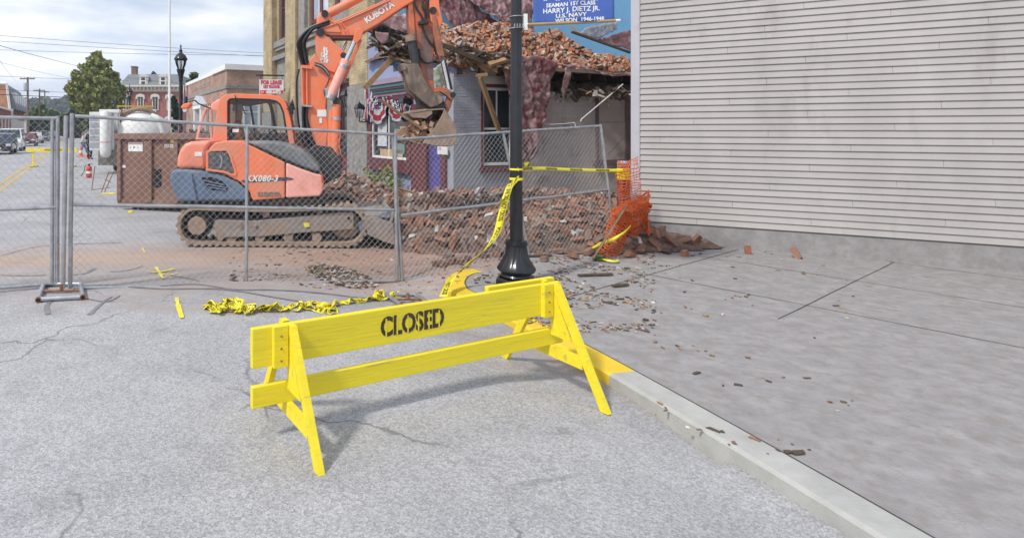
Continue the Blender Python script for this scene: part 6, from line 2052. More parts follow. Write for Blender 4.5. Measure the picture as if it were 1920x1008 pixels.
for k in range(260):
    t_ = rnd.random()
    px_ = 745 + 80 * t_
    c = P(px_, 262 - rnd.uniform(0, 1) * (6 + 24 * min(1, t_ * 2.5)), rnd.uniform(YB0 + .06, YB1 - .06))
    s_ = rnd.uniform(.3, 1)
    rubbox(lb, c, (.085 * s_, .045 * s_ + .015, .03 * s_ + .01), rq(), .35)
lo = lb.build('bucket_load', matramp('rubble load', [(.36, .17, .1), (.42, .27, .18), (.3, .22, .17), (.48, .25, .14)], .95, .5))
stuff(lo, 'broken brick and dust heaped in the excavator bucket', 'rubble')
pk = MB(); pk.box(-.42, .42, -.05, .05, -.02, .02, M=Matrix.Translation(P(752, 215, 9.45)) @ Matrix.Rotation(R(35), 4, 'Y'))
tag(pk.build('wood_plank', M_wood), 'short plank sticking out of the excavator bucket to the upper left', 'plank')

# operator in the cab
person('seated operator in grey cap and rust orange shirt inside the excavator cab', gx(446, 10.2), 10.2, 1.72, R(90), dict(
    pel=(0, 0, .95), knl=(.12, -.42, .95), anl=(.12, -.5, .55), tol=(.12, -.64, .5), knr=(-.12, -.42, .95), anr=(-.12, -.5, .55), tor=(-.12, -.64, .5), hil=(.09, -.05, .93), hir=(-.09, -.05, .93),
    ell=(.24, -.05, 1.14), wrl=(.2, -.28, 1.12), hal=(.2, -.34, 1.13), elr=(-.24, -.05, 1.14), wrr=(-.2, -.28, 1.12), har=(-.2, -.34, 1.13)),
    (.62, .27, .10), (.10, .12, .16), (.1, .07, .05), cap=(.42, .45, .46), zb=P(0, 284, 10.2).z - .93)

# ---------------------------------------------------------------- chain link fence
def fence(label, BL, BR, TL, TR, midu=.55, midv=.47, group='temporary chain link fence panels', extra=True, r=.0235, mid_b=None, mid_t=None):
    t = thing('chain_link_fence', label, 'fence panel', tuple(BL.lerp(BR, .5)), 0, group)
    S = lambda u, v: (BL.lerp(BR, u)).lerp(TL.lerp(TR, u), v)
    for nm, a, b_ in (('post', (0, 0), (0, 1)), ('post', (1, 0), (1, 1)), ('rail', (0, 1), (1, 1)), ('rail', (0, 0), (1, 0)), ('rail', (0, midv), (1, midv)), ('brace_post', (midu, 0), (midu, 1))):
        rr = r if nm == 'post' else r * .85
        q = MB()
        pa, pb_ = S(*a), S(*b_)
        if nm == 'post':
            dz = (pb_ - pa).normalized()
            pb_ = pb_ + dz * .025
        if nm == 'rail':
            pa, pb_ = pa.lerp(pb_, .008), pa.lerp(pb_, .992)
        if nm == 'brace_post' and mid_b:
            pa, pb_ = S(mid_b, 0), S(mid_t, 1)
        k_ = 10
        pts = [pa.lerp(pb_, i / k_) + Vector((0, rnd.uniform(-.004, .004), rnd.uniform(-.003, .003) if nm == 'rail' else 0)) for i in range(k_ + 1)]
        q.tube(pts, rr, 10)
        q.build(nm, M_galv, t)
    wU, wV = (BR - BL).length, (TL - BL).length
    s = .079
    q = MB()
    off = Vector((0, -.012, 0))
    def add(u0, v0, u1, v1, ph):
        a, b_ = S(u0 / wU, v0 / wV), S(u1 / wU, v1 / wV)
        q.tube([a + off, b_ + off], .0015, 3, cap=False, smooth=False)
    k = -int(wV / s) - 1
    while k * s < wU:
        # line u = k*s + v
        for dirn in (1, -1):
            u0 = k * s
            v0, v1 = 0.0, wV
            ua, ub = u0, u0 + wV
            if dirn == -1:
                # mirrored: u = wU - (k*s + v)
                ua_, ub_ = ua, ub
            va, vb = 0.0, wV
            if ua < 0: va = -ua; ua = 0.0
            if ub > wU: vb = wU - u0; ub = wU
            if vb - va > .01:
                if dirn == 1: add(ua, va, ub, vb, 0)
                else: add(wU - ua, va, wU - ub, vb, 0)
        k += 1
    # knuckled wire ends twisted above and below the rails
    n_ = int(wU / s)
    for i in range(n_):
        u = (i + .5) / n_
        p = S(u, 1) + off
        q.tube([p, p + Vector((rnd.uniform(-.008, .008), 0, .03 if i % 3 == 0 else .012))], .0015, 3, cap=False, smooth=False)
    o = q.build('chain_link_mesh', M_wire, t)
    o['kind'] = 'stuff'
    for v in (.12, .3, .62, .86):
        for u in (0, 1):
            p, p2 = S(u, v), S(u, v + .006)
            q = MB(); q.tube([p, p2], r * 1.18, 10); q.build('tie_band', M_galv, t)
    for i in range(9):
        u = (i + .5) / 9
        for v in (0, 1):
            p, p2 = S(u, v), S(u + .002, v)
            q = MB(); q.tube([p, p2], r * 1.02, 8); q.build('wire_tie', M_wire, t)
    return t


YL, YMd, YR = 6.23, 7.45, 8.9
fence('chain link fence panel in front of the excavator', P(131, 540, YL), P(744, 526, YMd), P(135, 217, YL), P(741, 253, YMd), midu=.6, midv=.485, mid_b=.495, mid_t=.497)
fence('chain link fence panel leaning in front of the rubble, right of the excavator', P(754, 526, YMd + .03), P(1153, 457, YR), P(737, 262, YMd + .03), P(1126, 236, YR), midu=.55, midv=.46, mid_b=.56, mid_t=.486)
fence('chain link fence panel at the far left edge, partly outside the picture', P(-330, 562, 5.55), P(107, 531, 6.4), P(-330, 214, 5.55), P(108, 222, 6.4), midu=.95, midv=.46, mid_b=.975, mid_t=.975)
# extra upright posts tied beside the joints
q = MB(); q.tube([P(118, 540, 6.15), P(124, 217, 6.15)], .0235, 10)
stay = q.build('loose_fence_post', M_galv)
tag(stay, 'spare upright pipe tied beside the left fence joint', 'fence post')


def hfoot(label, pts, Y_dummy=None):
    """welded pipe ground frame; corner pixels lie on the ground"""
    w = [G(*p, .03) for p in pts]
    w = [Vector((p.x, p.y, gh(p.x, p.y) + .028)) for p in w]
    t = thing('pipe_stand', label, 'fence foot', tuple(w[0]), 0, 'welded pipe feet under the fence joints')
    for a, b_ in ((0, 1), (1, 2), (2, 3), (3, 0)):
        q = MB(); q.tube([w[a], w[b_]], .025, 10); q.build('pipe', M_galv, t)
    m1, m2 = w[0].lerp(w[3], .62), w[1].lerp(w[2], .62)
    q = MB(); q.tube([w[0].lerp(w[3], .5), w[1].lerp(w[2], .5)], .014, 8); q.build('cross_rod', M_rust, t)
    mm = w[0].lerp(w[3], .5).lerp(w[1].lerp(w[2], .5), .5)
    q = MB(); q.tube([mm, mm + Vector((0, 0, .07))], .02, 8); q.build('stub', M_rust, t)
    for p, pr_ in ((w[0], w[3]), (w[1], w[2])):
        d = (p - pr_).normalized()
        q = MB(); q.tube([p - d * .0, p + d * .03], .029, 10); q.tube([p + d * .03, p + d * .032], .02, 10, m=1); q.build('open_pipe_end', [M_rust, M_dark], t)


hfoot('pipe foot frame on the asphalt at bottom left', [(72, 573), (155, 568), (151, 543), (82, 543)])
hfoot('pipe foot frame under the middle fence joint, by the tape', [(752, 545), (806, 540), (778, 522), (724, 524)])

# ---------------------------------------------------------------- tape
def tape(name, label, pts, sides, text_reps, width=.072, group='yellow caution tape', word='POLICE LINE DO NOT CROSS', n=10, ink=True, parent=None, face=-1):
    c = crom(pts, n)
    sd_ = crom(sides, n)
    sd_ = [v.normalized() for v in sd_]
    q = MB()
    vs = []
    for p, s in zip(c, sd_):
        vs += [p - s * width / 2, p + s * width / 2]
    q.add(vs, [(2 * i, 2 * i + 2, 2 * i + 3, 2 * i + 1) for i in range(len(c) - 1)], smooth=True)
    o = q.build(name, M_tape, parent)
    so = o.modifiers.new('solid', 'SOLIDIFY'); so.thickness = .0012; so.offset = 0
    if parent is None:
        tag(o, label, 'tape', group)
    if ink:
        L_ = [0.0]
        for i in range(len(c) - 1):
            L_.append(L_[-1] + (c[i + 1] - c[i]).length)
        tv, tf = textmesh(word, width * .72, extrude=0, off=.002)
        x0 = min(v.x for v in tv); x1 = max(v.x for v in tv)
        b = MB()
        reps = text_reps
        for r_ in range(reps):
            s0 = L_[-1] * (r_ + .06) / reps
            s1 = L_[-1] * (r_ + .94) / reps
            scl = min((s1 - s0) / (x1 - x0), .80)
            nv = []
            for v in tv:
                s = s0 + (v.x - x0) * scl
                i = 0
                while i < len(L_) - 2 and L_[i + 1] < s: i += 1
                f = (s - L_[i]) / max(1e-6, L_[i + 1] - L_[i])
                p = c[i].lerp(c[i + 1], f); sdv = sd_[i].lerp(sd_[i + 1], f).normalized()
                d = (c[i + 1] - c[i]).normalized()
                nn = d.cross(sdv).normalized()
                if nn.y > 0: nn = -nn
                nv.append(p + sdv * v.y * 1.15 + nn * .0018)
            b.add(nv, tf)
        to = b.build('lettering', M_ink, o if parent is None else parent)
    return o


lx = lambda px: gx(px, LY)
rp = .074
def pole_wrap(z, label, h_=.05):
    q = MB(); q.lathe([(rp + .004, z - h_ / 2), (rp + .005, z), (rp + .004, z + h_ / 2)], 20, c=(LX, LY, 0)); o = q.build('tape_wrap', M_tape); tag(o, label, 'tape', 'yellow caution tape'); return o


pole_wrap(P(0, 317, LY).z, 'upper band of yellow tape wrapped round the near lamp post', .022)
pole_wrap(P(0, 335, LY).z, 'lower band of yellow tape wrapped round the near lamp post', .03)
# horizontal run to the rusty bollard on the right
BX, BY = gx(1169, 9.05), 9.05
zt_ = P(0, 316.5, LY).z
pts = [Vector((LX - .01, LY - .08, zt_)), Vector((LX + .5, LY + .5, zt_ - .028)), Vector((LX + 1.1, LY + 1.15, P(0, 319, 7.85).z)), Vector((BX - .45, BY - .35, P(0, 319.5, 8.7).z)), Vector((BX + .0, BY - .15, P(0, 318.5, 8.95).z))]
tape('barrier_tape', 'yellow tape stretched level from the lamp post to the rusty bollard', pts, [Vector((0, .25, .8)), Vector((.05, .55, .7)), Vector((0, .5, .7)), Vector((0, .45, .8)), Vector((0, .2, 1))], 4, width=.05)
# long hanging tape from the post down to the kerb
Yt = LY - .1
pts = [P(972, 336, Yt + .03), P(960, 340, Yt), P(951, 362, Yt - .05), P(941, 400, Yt - .06), P(930, 440, Yt - .07), P(905, 472, Yt - .09), P(866, 505, Yt - .1), P(842, 530, 6.42), P(831, 556, 6.2)]
sides = [Vector((.1, -.2, 1)), Vector((.8, -.2, .6)), Vector((.95, -.2, .3)), Vector((.9, -.3, .3)), Vector((.8, -.3, .35)), Vector((.55, -.3, .7)), Vector((.25, -.3, .6)), Vector((.6, -.4, .3)), Vector((.9, -.4, .1))]
tape('barrier_tape', 'yellow police line tape drooping from the lamp post down over the painted kerb', pts, sides, 3, width=.088)
pts = [P(970, 338, Yt - .01), P(958, 350, Yt - .03), P(948, 368, Yt - .05), P(936, 380, Yt - .07), P(928, 388, Yt - .07)]
tape('barrier_tape', 'short loose end of yellow tape folded beside the lamp post', pts, [Vector((.6, -.3, .6)), Vector((.8, -.3, .5)), Vector((.7, -.3, .7)), Vector((.6, -.3, .8)), Vector((.5, -.2, .8))], 1, width=.08)
q = MB(); q.add([P(984, 313, LY), P(982, 306, LY - .02), P(988, 303, LY - .03), P(993, 305, LY - .02), P(988, 311, LY - .01)], [(0, 1, 2, 3, 4)]); o = q.build('tape_scrap', M_tape); tag(o, 'small yellow tape tag sticking out right of the lamp post', 'tape', 'yellow caution tape')

# crumpled tape on the asphalt
def crumple(label, pts, sides_w, seed, width=.07, reps=4):
    r = random.Random(seed)
    w = []
    sd_ = []
    cen = crom([Vector((*G(x, y).xy, 0)) for x, y in pts], 4)
    for i, p in enumerate(cen):
        amp = sides_w[min(len(sides_w) - 1, int(i / len(cen) * len(sides_w)))]
        z = gh(p.x, p.y) + .01 + r.random() * amp * .7
        w.append(Vector((p.x + r.uniform(-1, 1) * amp, p.y + r.uniform(-1, 1) * amp * 1.2, z)))
        a = r.gauss(0, .55)
        d = (cen[min(i + 1, len(cen) - 1)] - cen[max(0, i - 1)]).normalized()
        s = Vector((-d.y, d.x, 0)) * math.cos(a) + Vector((0, 0, 1)) * math.sin(a)
        if sd_ and s.dot(sd_[-1]) < 0: s = -s
        sd_.append(s)
    w = [Vector((p.x, p.y, max(p.z, gh(p.x, p.y) + abs(s.z) * width / 2 + .006))) for p, s in zip(w, sd_)]
    tape('crumpled_tape', label, w, sd_, reps, width=width, n=5)


crumple('long crumpled yellow tape trailing over the asphalt to the middle fence foot', [(385, 588), (410, 582), (440, 578), (470, 588), (500, 583), (530, 582), (560, 575), (590, 566), (612, 574), (640, 562), (672, 552), (700, 541), (725, 534), (752, 526)], [.05, .05, .04, .02, .04, .015, .012, .01], 3, .075, 7)
crumple('bunched yellow tape heap at the bottom left of the tape trail', [(388, 592), (402, 584), (424, 578), (448, 583), (440, 590), (418, 592), (430, 586), (452, 590), (470, 592), (498, 588), (510, 584)], [.06], 8, .08, 6)
crumple('loose loop of yellow tape in the middle of the tape trail', [(520, 590), (548, 584), (575, 576), (600, 582), (628, 580), (615, 572), (592, 570)], [.04], 12, .07, 4)
crumple('thin tape tail ending near the yellow barricade', [(560, 578), (590, 583), (615, 587), (636, 586)], [.012], 14, .05, 2)
crumple('short twisted tape at the middle fence joint', [(705, 540), (712, 532), (708, 524), (730, 528), (752, 526)], [.02], 15, .07, 1)

# ---------------------------------------------------------------- banner on the near lamp post
BN = thing('street_banner', 'blue navy memorial banner hanging on a bracket from the near lamp post', 'banner', (LX, LY, P(0, 43, LY).z))
pa, pb_ = P(990, 46.5, LY - .05), P(1163, 38.5, LY - .32)
M_brass = mat('gold pole', (0.42, 0.30, 0.15), 0.35, .4, 0.1, 5, 0)
M_bannb = mat('blue banner cloth', (0.05, 0.11, 0.38), 0.6, 0, 0.25, .9, 0)
q = MB(); q.tube([pa, pa.lerp(pb_, .95)], .019, 12); q.build('bottom_rod', M_brass, BN)
q = MB(); q.tube([pa.lerp(pb_, .95), pb_], .014, 10); q.build('rod_tip', M_white, BN)
q = MB(); q.box(LX + .07, LX + .11, LY - .06, LY + .02, P(0, 58, LY).z, P(0, 28, LY).z); q.tube([P(984, 46, LY - .03), pa], .02, 10); q.build('bracket', M_white, BN)
for zz_ in (P(0, 32, LY).z, P(0, 54, LY).z):
    q = MB(); q.lathe([(rp + .002, zz_ - .006), (rp + .006, zz_), (rp + .002, zz_ + .006)], 20, c=(LX, LY, 0)); q.build('strap', M_galv, BN)
for a in range(4):
    q = MB(); q.box(LX - .05 + a * .03, LX - .04 + a * .03, LY - .085, LY - .07, P(0, 53, LY).z, P(0, 47, LY).z); q.build('strap_buckle', M_galv, BN)
b0, b1 = P(1000, 46, LY - .065), P(1153, 39, LY - .31)
up = Vector((0, 0, 1.2))
nu, nv = 30, 30


def bsurf(u, v):
    # a soft crease runs down from the top and fades near the rod
    p = b0.lerp(b1, u) + up * v
    p.y += -.035 * math.exp(-((u - .52 - .12 * v) / .07) ** 2) * min(1, v * 5) + .018 * math.sin(u * 7 + v * 3)
    p.x -= .02 * math.exp(-((u - .53 - .12 * v) / .06) ** 2) * min(1, v * 4)
    return p


q = MB()
vs = [bsurf(i / nu, j / nv) for j in range(nv + 1) for i in range(nu + 1)]
q.add(vs, [(j * (nu + 1) + i, j * (nu + 1) + i + 1, (j + 1) * (nu + 1) + i + 1, (j + 1) * (nu + 1) + i) for j in range(nv) for i in range(nu)], smooth=True)
cl_ = q.build('cloth', M_bannb, BN)
so = cl_.modifiers.new('solid', 'SOLIDIFY'); so.thickness = .002; so.offset = 1
wB = (b1 - b0).length
q = MB()
q.add([bsurf(i / nu, v) + Vector((0, .0, -.03 if v == 0 else 0)) for v in (0, .03) for i in range(nu + 1)], [(i, i + 1, nu + 2 + i, nu + 1 + i) for i in range(nu)])


def btext(s, size, u, v, sx=1.0, m=M_white, off=.0015):
    tv, tf = textmesh(s, size, extrude=0, off=off)
    b = MB()
    b.add([bsurf(u + p.x * sx / wB, v + p.y / 1.2) + Vector((0, -.004, 0)) for p in tv], tf)
    b.build('lettering', m, BN)


pyz = lambda py, px: None
def vv(px, py):
    u = (px - 1000) / 153
    zb_ = b0.lerp(b1, u)
    return u, (P(px, py, zb_.y).z - zb_.z) / 1.2


for s, size, px, py, sx in (('SEAMAN 1ST CLASS', .062, 1071, 8.5, .93), ('HARRY J. DIETZ JR.', .074, 1072, 19, .95), ('U.S. NAVY', .062, 1071.5, 29.3, 1.1), ('WILSON  1946-1948', .060, 1088, 37.6, .95)):
    u, v = vv(px, py)
    btext(s, size, u, v, sx)
st_ = MB()
for px in (1024, 1047, 1071, 1095, 1118):
    u, v = vv(px, -2)
    pts_ = []
    for k in range(10):
        a = math.pi / 2 + k * math.pi / 5
        r_ = .032 if k % 2 == 0 else .013
        pts_.append(bsurf(u + r_ * math.cos(a) / wB, v + r_ * math.sin(a) / 1.2) + Vector((0, -.004, 0)))
    st_.add(pts_, [list(range(10))])
st_.build('star_row', M_white, BN)
q = MB(); q.tube([b0 + up - Vector((.06, 0, 0)), b1 + up], .018, 10); q.build('top_rod', M_brass, BN)

# ---------------------------------------------------------------- FOR LEASE sign on the tan building
sp = PT(486, 147, 'x', -1.15)
ly0 = PT(532, 160, 'x', -.05)
SG = tthing('for_lease_sign', 'red and white FOR LEASE sign hanging from an iron bracket', 'sign', 0, 15.0, 0)
YS = 24.6
a, b_ = P(486, 177, YS), P(531.5, 149.5, YS)
q = MB(); q.box(a.x, b_.x, YS, YS + .04, a.z, b_.z); brd = q.build('board', mat('sign white', (.7, .68, .72), .5), SG)
c_, d_ = P(487, 176.5, YS), P(531, 169.5, YS)
q = MB(); q.box(c_.x, d_.x, YS - .006, YS - .001, c_.z, d_.z); q.build('red_panel', M_redink, SG)
q = MB(); q.tube([P(480, 141, YS), P(533, 142, YS)], .035, 6); q.tube([P(489, 142, YS), P(489, 149.5, YS)], .012, 5); q.tube([P(529, 142, YS), P(529, 149.5, YS)], .012, 5); q.build('iron_bracket', M_ink, SG)
TX = lambda s, size, px, py, m, sx=1, off=.006: text(s, size / F * YS * 1.35, m, SG, Matrix.Translation(P(px, py, YS - .012)) @ XZ, sx=sx, off=off, extrude=.002)
TX('FOR LEASE', 7.6, 508.7, 155, M_redink, .80, .012)
TX('1ST FLOOR', 5.0, 508.7, 163, M_redink, .92, .01)
TX('office space available', 2.0, 508.5, 167.3, M_ink, 1, .0) if False else None
TX('430-6472', 5.6, 512.5, 173.2, M_white, .95, .01)
TX('717', 3.2, 491.5, 173.4, M_white, .9, .004)

# ---------------------------------------------------------------- wall lanterns
def wall_lantern(label, px, py, Y, s, side=1, group='black wall lanterns'):
    """tapered four sided coach lantern on a scroll bracket"""
    c = P(px, py, Y)
    t = thing('wall_lantern', label, 'lantern', tuple(c), TA, group)
    h, w = .5 * s, .18 * s
    def box4(nm, r0, z0, r1, z1, m):
        q = MB(); q.lathe([(r0, z0), (r1, z1)], 4, smooth=False, M=Matrix.Rotation(R(45), 4, 'Z')); return q.build(nm, m, t, local=True)
    q = MB(); q.lathe([(0, -h * .5), (w * .62, -h * .5), (w * .64, -h * .47), (0, -h * .47)], 4, smooth=False, M=Matrix.Rotation(R(45), 4, 'Z')); q.build('tray', M_black, t, local=True)
    box4('glass', w * .6, -h * .47, w * 1.0, h * .12, M_lglass)
    q = MB()
    for k in range(4):
        a = R(45 + 45 + 90 * k)
        q.tube([(w * .62 * math.cos(a), w * .62 * math.sin(a), -h * .48), (w * 1.02 * math.cos(a), w * 1.02 * math.sin(a), h * .12)], .012 * s, 4)
    q.build('frame', M_black, t, local=True)
    q = MB(); q.lathe([(w * 1.2, h * .11), (w * 1.22, h * .15), (w * .85, h * .36), (w * .35, h * .46), (w * .3, h * .5), (w * .1, h * .53), (.01, h * .66), (0, h * .66)], 4, smooth=False, M=Matrix.Rotation(R(45), 4, 'Z')); q.build('hood', M_black, t, local=True)
    q = MB(); q.lathe([(0, -h * .45), (.03 * s, -h * .45), (.03 * s, -h * .1), (0, -h * .08)], 8); q.build('bulb', M_white, t, local=True)
    q = MB(); q.tube(crom([(0, 0, -h * .5), (.0, 0, -h * .72), (.06 * s, 0, -h * .82), (.2 * s, 0, -h * .78), (.34 * s, 0, -h * .8)], 5), .02 * s, 6); q.tube(crom([(.05 * s, 0, -h * .75), (.15 * s, 0, -h * .66), (.25 * s, 0, -h * .7), (.2 * s, 0, -h * .85)], 5), .012 * s, 5)
    q.box(.33 * s, .37 * s, -.05 * s, .05 * s, -h * .95, -h * .6); q.build('bracket', M_black, t, local=True)
    return t


wall_lantern('black coach lantern at the left end of the blue grey shop front', 674, 207, 17.2, .85)
wall_lantern('black coach lantern in front of the bunting, nearer the doorway', 759, 198, 14.9, .95)
wall_lantern('tall lantern on the tan building beside the maroon shop entrance', 651, 184, 19.6, 1.25)
wall_lantern('lantern on the tan building right of the excavator cab', 548, 208, 24.5, 1.5)

# ---------------------------------------------------------------- patriotic bunting on the shop front
BU = tthing('bunting', 'red white and blue patriotic bunting swags over the shop window', 'bunting', -.1, 3.2, 2.3)
bcol = [mat('shaded bunting red', (.27, .018, .03), .85), mat('shaded bunting white', (.42, .42, .46), .85), mat('shaded bunting blue', (.025, .03, .1), .85)]  # cloth tones darkened to carry the shade on the shop front


def swag(yc, zc, rx, rz, a0=180, a1=360):
    q = MB()
    nr, na = 9, 30
    vs = []
    for i in range(nr + 1):
        for k in range(na + 1):
            a = R(a0 + (a1 - a0) * k / na)
            rr = i / nr
            vs.append(TM @ Vector((-.14 - .03 * math.sin(k * 1.3) * rr - .02 * rr, yc - rx * rr * math.cos(a), zc + rz * rr * math.sin(a))))
    for i in range(nr):
        for k in range(na):
            q.add([vs[i * (na + 1) + k], vs[i * (na + 1) + k + 1], vs[(i + 1) * (na + 1) + k + 1], vs[(i + 1) * (na + 1) + k]], [(0, 1, 2, 3)], (2, 2, 2, 2, 1, 1, 0, 0, 1)[i])
    o = q.build('swag', bcol, BU); sdm = o.modifiers.new('solid', 'SOLIDIFY'); sdm.thickness = .006
    # scattered stars on the blue
    for k in range(16):
        a, rr = R(rnd.uniform(200, 340)), rnd.uniform(.12, .4)
        c = Vector((-.185, yc - rx * rr * math.cos(a), zc + rz * rr * math.sin(a)))
        q = MB(); q.add([TM @ (c + Vector((0, (.035 if j % 2 == 0 else .014) * math.cos(j * math.pi / 5), (.035 if j % 2 == 0 else .014) * math.sin(j * math.pi / 5)))) for j in range(10)], [list(range(10))])
        q.build('star', M_white, BU)


swag(3.55, 2.72, .62, .78)
swag(2.42, 2.62, .5, .62)
q = MB()
for k, (y0_, y1_, c_) in enumerate(((4.28, 4.36, 1), (4.14, 4.28, 0), (4.08, 4.14, 1), (4.0, 4.08, 2), (3.92, 4.0, 1))):
    vs = [TM @ Vector((-.15 - .03 * math.sin(j * .9 + k), y0_ + (.05 * j * .2), 3.05 - j * .13)) for j in range(9)] + [TM @ Vector((-.15 - .03 * math.sin(j * .9 + k + .6), y1_ + (.05 * j * .2), 3.05 - j * .13)) for j in range(9)]
    for j in range(8):
        q.add([vs[j], vs[j + 1], vs[10 + j], vs[9 + j]], [(0, 1, 2, 3)], c_)
o = q.build('hanging_tail', bcol, BU); sdm = o.modifiers.new('solid', 'SOLIDIFY'); sdm.thickness = .006
for a_ in range(26):
    c = Vector((-.19, rnd.uniform(2.5, 3.9), rnd.uniform(2.35, 2.75)))
    q = MB(); q.lathe([(0, -.035), (.03, 0), (0, .035)], 5, c=tuple(TM @ c), smooth=False); q.build('rosette', bcol[a_ % 3], BU)

# ---------------------------------------------------------------- rusty bollard and orange netting
t = thing('bollard', 'rusty red pipe bollard with tape round it at the right end of the fence', 'bollard', (BX, BY, KZ))
zt2 = P(0, 305, BY).z
M_rb = mat('flaking red paint', (.24, .07, .06), .8, .1, .3, 7, .3, dirt=(.3, .26, .28), dirt_amt=.3, dscale=3)
q = MB(); q.tube([(BX, BY, 0), (BX, BY, zt2)], .088, 18); q.build('pipe', M_rb, t)
q = MB(); q.lathe([(.092, zt2 - .02), (.096, zt2), (.08, zt2 + .025), (0, zt2 + .03)], 18, c=(BX, BY, 0)); q.build('cap', M_galv, t)
for z_, h_ in ((318, .05), (326, .07), (334, .05)):
    q = MB(); zz_ = P(0, z_, BY).z; q.lathe([(.091, zz_ - h_ / 2), (.096, zz_), (.091, zz_ + h_ / 2)], 18, c=(BX, BY, 0)); q.build('tape_band', M_tape, t)
M_net = mat('orange safety net', (0.66, 0.12, 0.02), 0.5, 0, 0.12, 6, 0)


def net(label, grid, nu, nv, wv=.012, seed=1, rip=.03, vfac=1.0):
    """plastic mesh: ribbons of real thickness following a surface given by rows of points"""
    rows = [crom(r_, 6) for r_ in grid]
    def S(u, v):
        x = v * (len(rows) - 1); i = min(int(x), len(rows) - 2); f = x - i
        def at(rw):
            y = u * (len(rw) - 1); j = min(int(y), len(rw) - 2); g = y - j
            return rw[j].lerp(rw[j + 1], g)
        p = at(rows[i]).lerp(at(rows[i + 1]), f)
        w_ = Vector((noise.noise(Vector((u * 6 + seed, v * 6, 0))), noise.noise(Vector((u * 5, v * 5 + seed, 4))), noise.noise(Vector((u * 6, v * 4, seed))))) * rip * 2
        return p + w_
    q = MB()
    for i in range(nu + 1):
        q.tube([S(i / nu, k / (nv * 2)) for k in range(nv * 2 + 1)], wv * .62, 4, cap=False)
    for j in range(nv + 1):
        q.tube([S(k / (nu * 2), j / nv) for k in range(nu * 2 + 1)], wv * .3, 4, cap=False)
    o = q.build('safety_net', M_net)
    tag(o, label, 'safety net', 'orange plastic safety netting')
    return o


NY = 8.75
PP = lambda x, y, d=0: P(x, y, NY + d)
net('orange plastic netting slumped from the bollard to the sidewalk', [[PP(1118, 484, -.25), PP(1132, 445, -.2), PP(1148, 400, -.1), PP(1170, 380, -.05), PP(1203, 366, 0)],
     [PP(1135, 486, -.55), PP(1150, 450, -.5), PP(1160, 415, -.35), PP(1185, 400, -.3), PP(1210, 388, -.2)],
     [PP(1150, 484, -.4), PP(1170, 462, -.3), PP(1182, 430, -.2), PP(1200, 418, -.1), PP(1215, 414, 0)]], 28, 10, .015, 2, .022)
net('second layer of orange netting bunched behind the slumped one', [[PP(1128, 470, .0), PP(1142, 425, .05), PP(1156, 396, .1), PP(1180, 378, .1), PP(1206, 372, .1)],
     [PP(1140, 478, .1), PP(1165, 440, .05), PP(1180, 415, .05), PP(1205, 402, .05), PP(1214, 400, .0)],
     [PP(1158, 470, .2), PP(1180, 452, .1), PP(1195, 438, .1), PP(1215, 430, .1), PP(1218, 440, .0)]], 24, 8, .015, 5, .03)
net('tall thin curtain of orange netting against the corner board', [[PP(1158, 302, .2), PP(1156, 340, .15), PP(1160, 370, .1), PP(1166, 395, .0)],
     [PP(1172, 306, .1), PP(1176, 340, .02), PP(1178, 370, .0), PP(1184, 395, -.05)],
     [PP(1196, 294, .1), PP(1200, 335, .1), PP(1202, 365, .1), PP(1206, 395, .0)]], 20, 10, .011, 9, .02)
net('bunched roll of orange netting lying across the right end', [[PP(1148, 392, -.3), PP(1170, 384, -.3), PP(1200, 368, -.2), PP(1214, 360, -.2)],
     [PP(1152, 404, -.5), PP(1176, 396, -.5), PP(1206, 382, -.4), PP(1218, 374, -.4)], [PP(1158, 420, -.3), PP(1180, 412, -.3), PP(1210, 398, -.2), PP(1220, 390, -.2)]], 26, 8, .016, 11, .03)
q = MB(); a, b_ = P(1174, 386, 8.15), P(1112, 484, 8.0); q.tube([a, a.lerp(b_, .5), b_], .017, 6); o = q.build('leaning_stake', M_wood); tag(o, 'brown wooden stake leaning across the orange netting', 'stake')
tape('barrier_tape', 'slack strip of yellow tape draped over the orange netting', [P(1182, 424, 8.1), P(1170, 436, 8.0), P(1150, 448, 8.0), P(1128, 456, 8.2), P(1108, 466, 8.4), P(1098, 474, 8.5)], [Vector((.3, 0, 1)), Vector((.3, 0, 1)), Vector((0, .3, 1)), Vector((.1, .4, 1)), Vector((.4, .4, .5)), Vector((.1, .8, .2))], 1, width=.045, ink=False)
tape('barrier_tape', 'scrap of yellow tape lying on the sidewalk in front of the netting', [G(1130, 486, KZ + .03), G(1142, 488, KZ + .03), G(1155, 489, KZ + .03), G(1160, 487, KZ + .03)], [Vector((0, 1, .2)), Vector((0, 1, .5)), Vector((0, 1, .1)), Vector((0, 1, .3))], 1, width=.05, ink=False)

# ---------------------------------------------------------------- yellow barricade in the foreground
HZ = .65
R0 = P(1064, 522, (H - HZ) * F / (522 - HY))
Lr = P(620, 592.5, (H - HZ) * F / (592.5 - HY))
R1 = P(1020, 531, (H - HZ) * F / (531 - HY))
dB = (R1 - Lr).normalized()
RE = R1 + dB * .15
LE = R1 - dB * 2.25
yawb = math.atan2(dB.y, dB.x)
BR = thing('barricade', 'yellow wooden barricade stencilled CLOSED in the foreground', 'barricade', (LE.x, LE.y, 0), yawb)
Lb = (RE - LE).length
q = MB(); q.box(0, Lb, -.02, .02, HZ - .225, HZ); q.build('board', M_yel, BR, local=True, bevel=.004)
q = MB(); q.box(.0, Lb + .02, -.02, .02, .2, .32); q.build('lower_board', M_yel, BR, local=True, bevel=.004)
# stencil: letters with bridges
M_sten = mat('brown black stencil paint', (0.055, 0.035, 0.02), 0.7, 0, .2, 9, 0)
e_loc = None
pe = W[BR.name].inverted() @ P(838, 600, 3.85)
tv, tf = textmesh('CLOSED', .165, extrude=.0004, off=.006, align='RIGHT')
sten = MB()
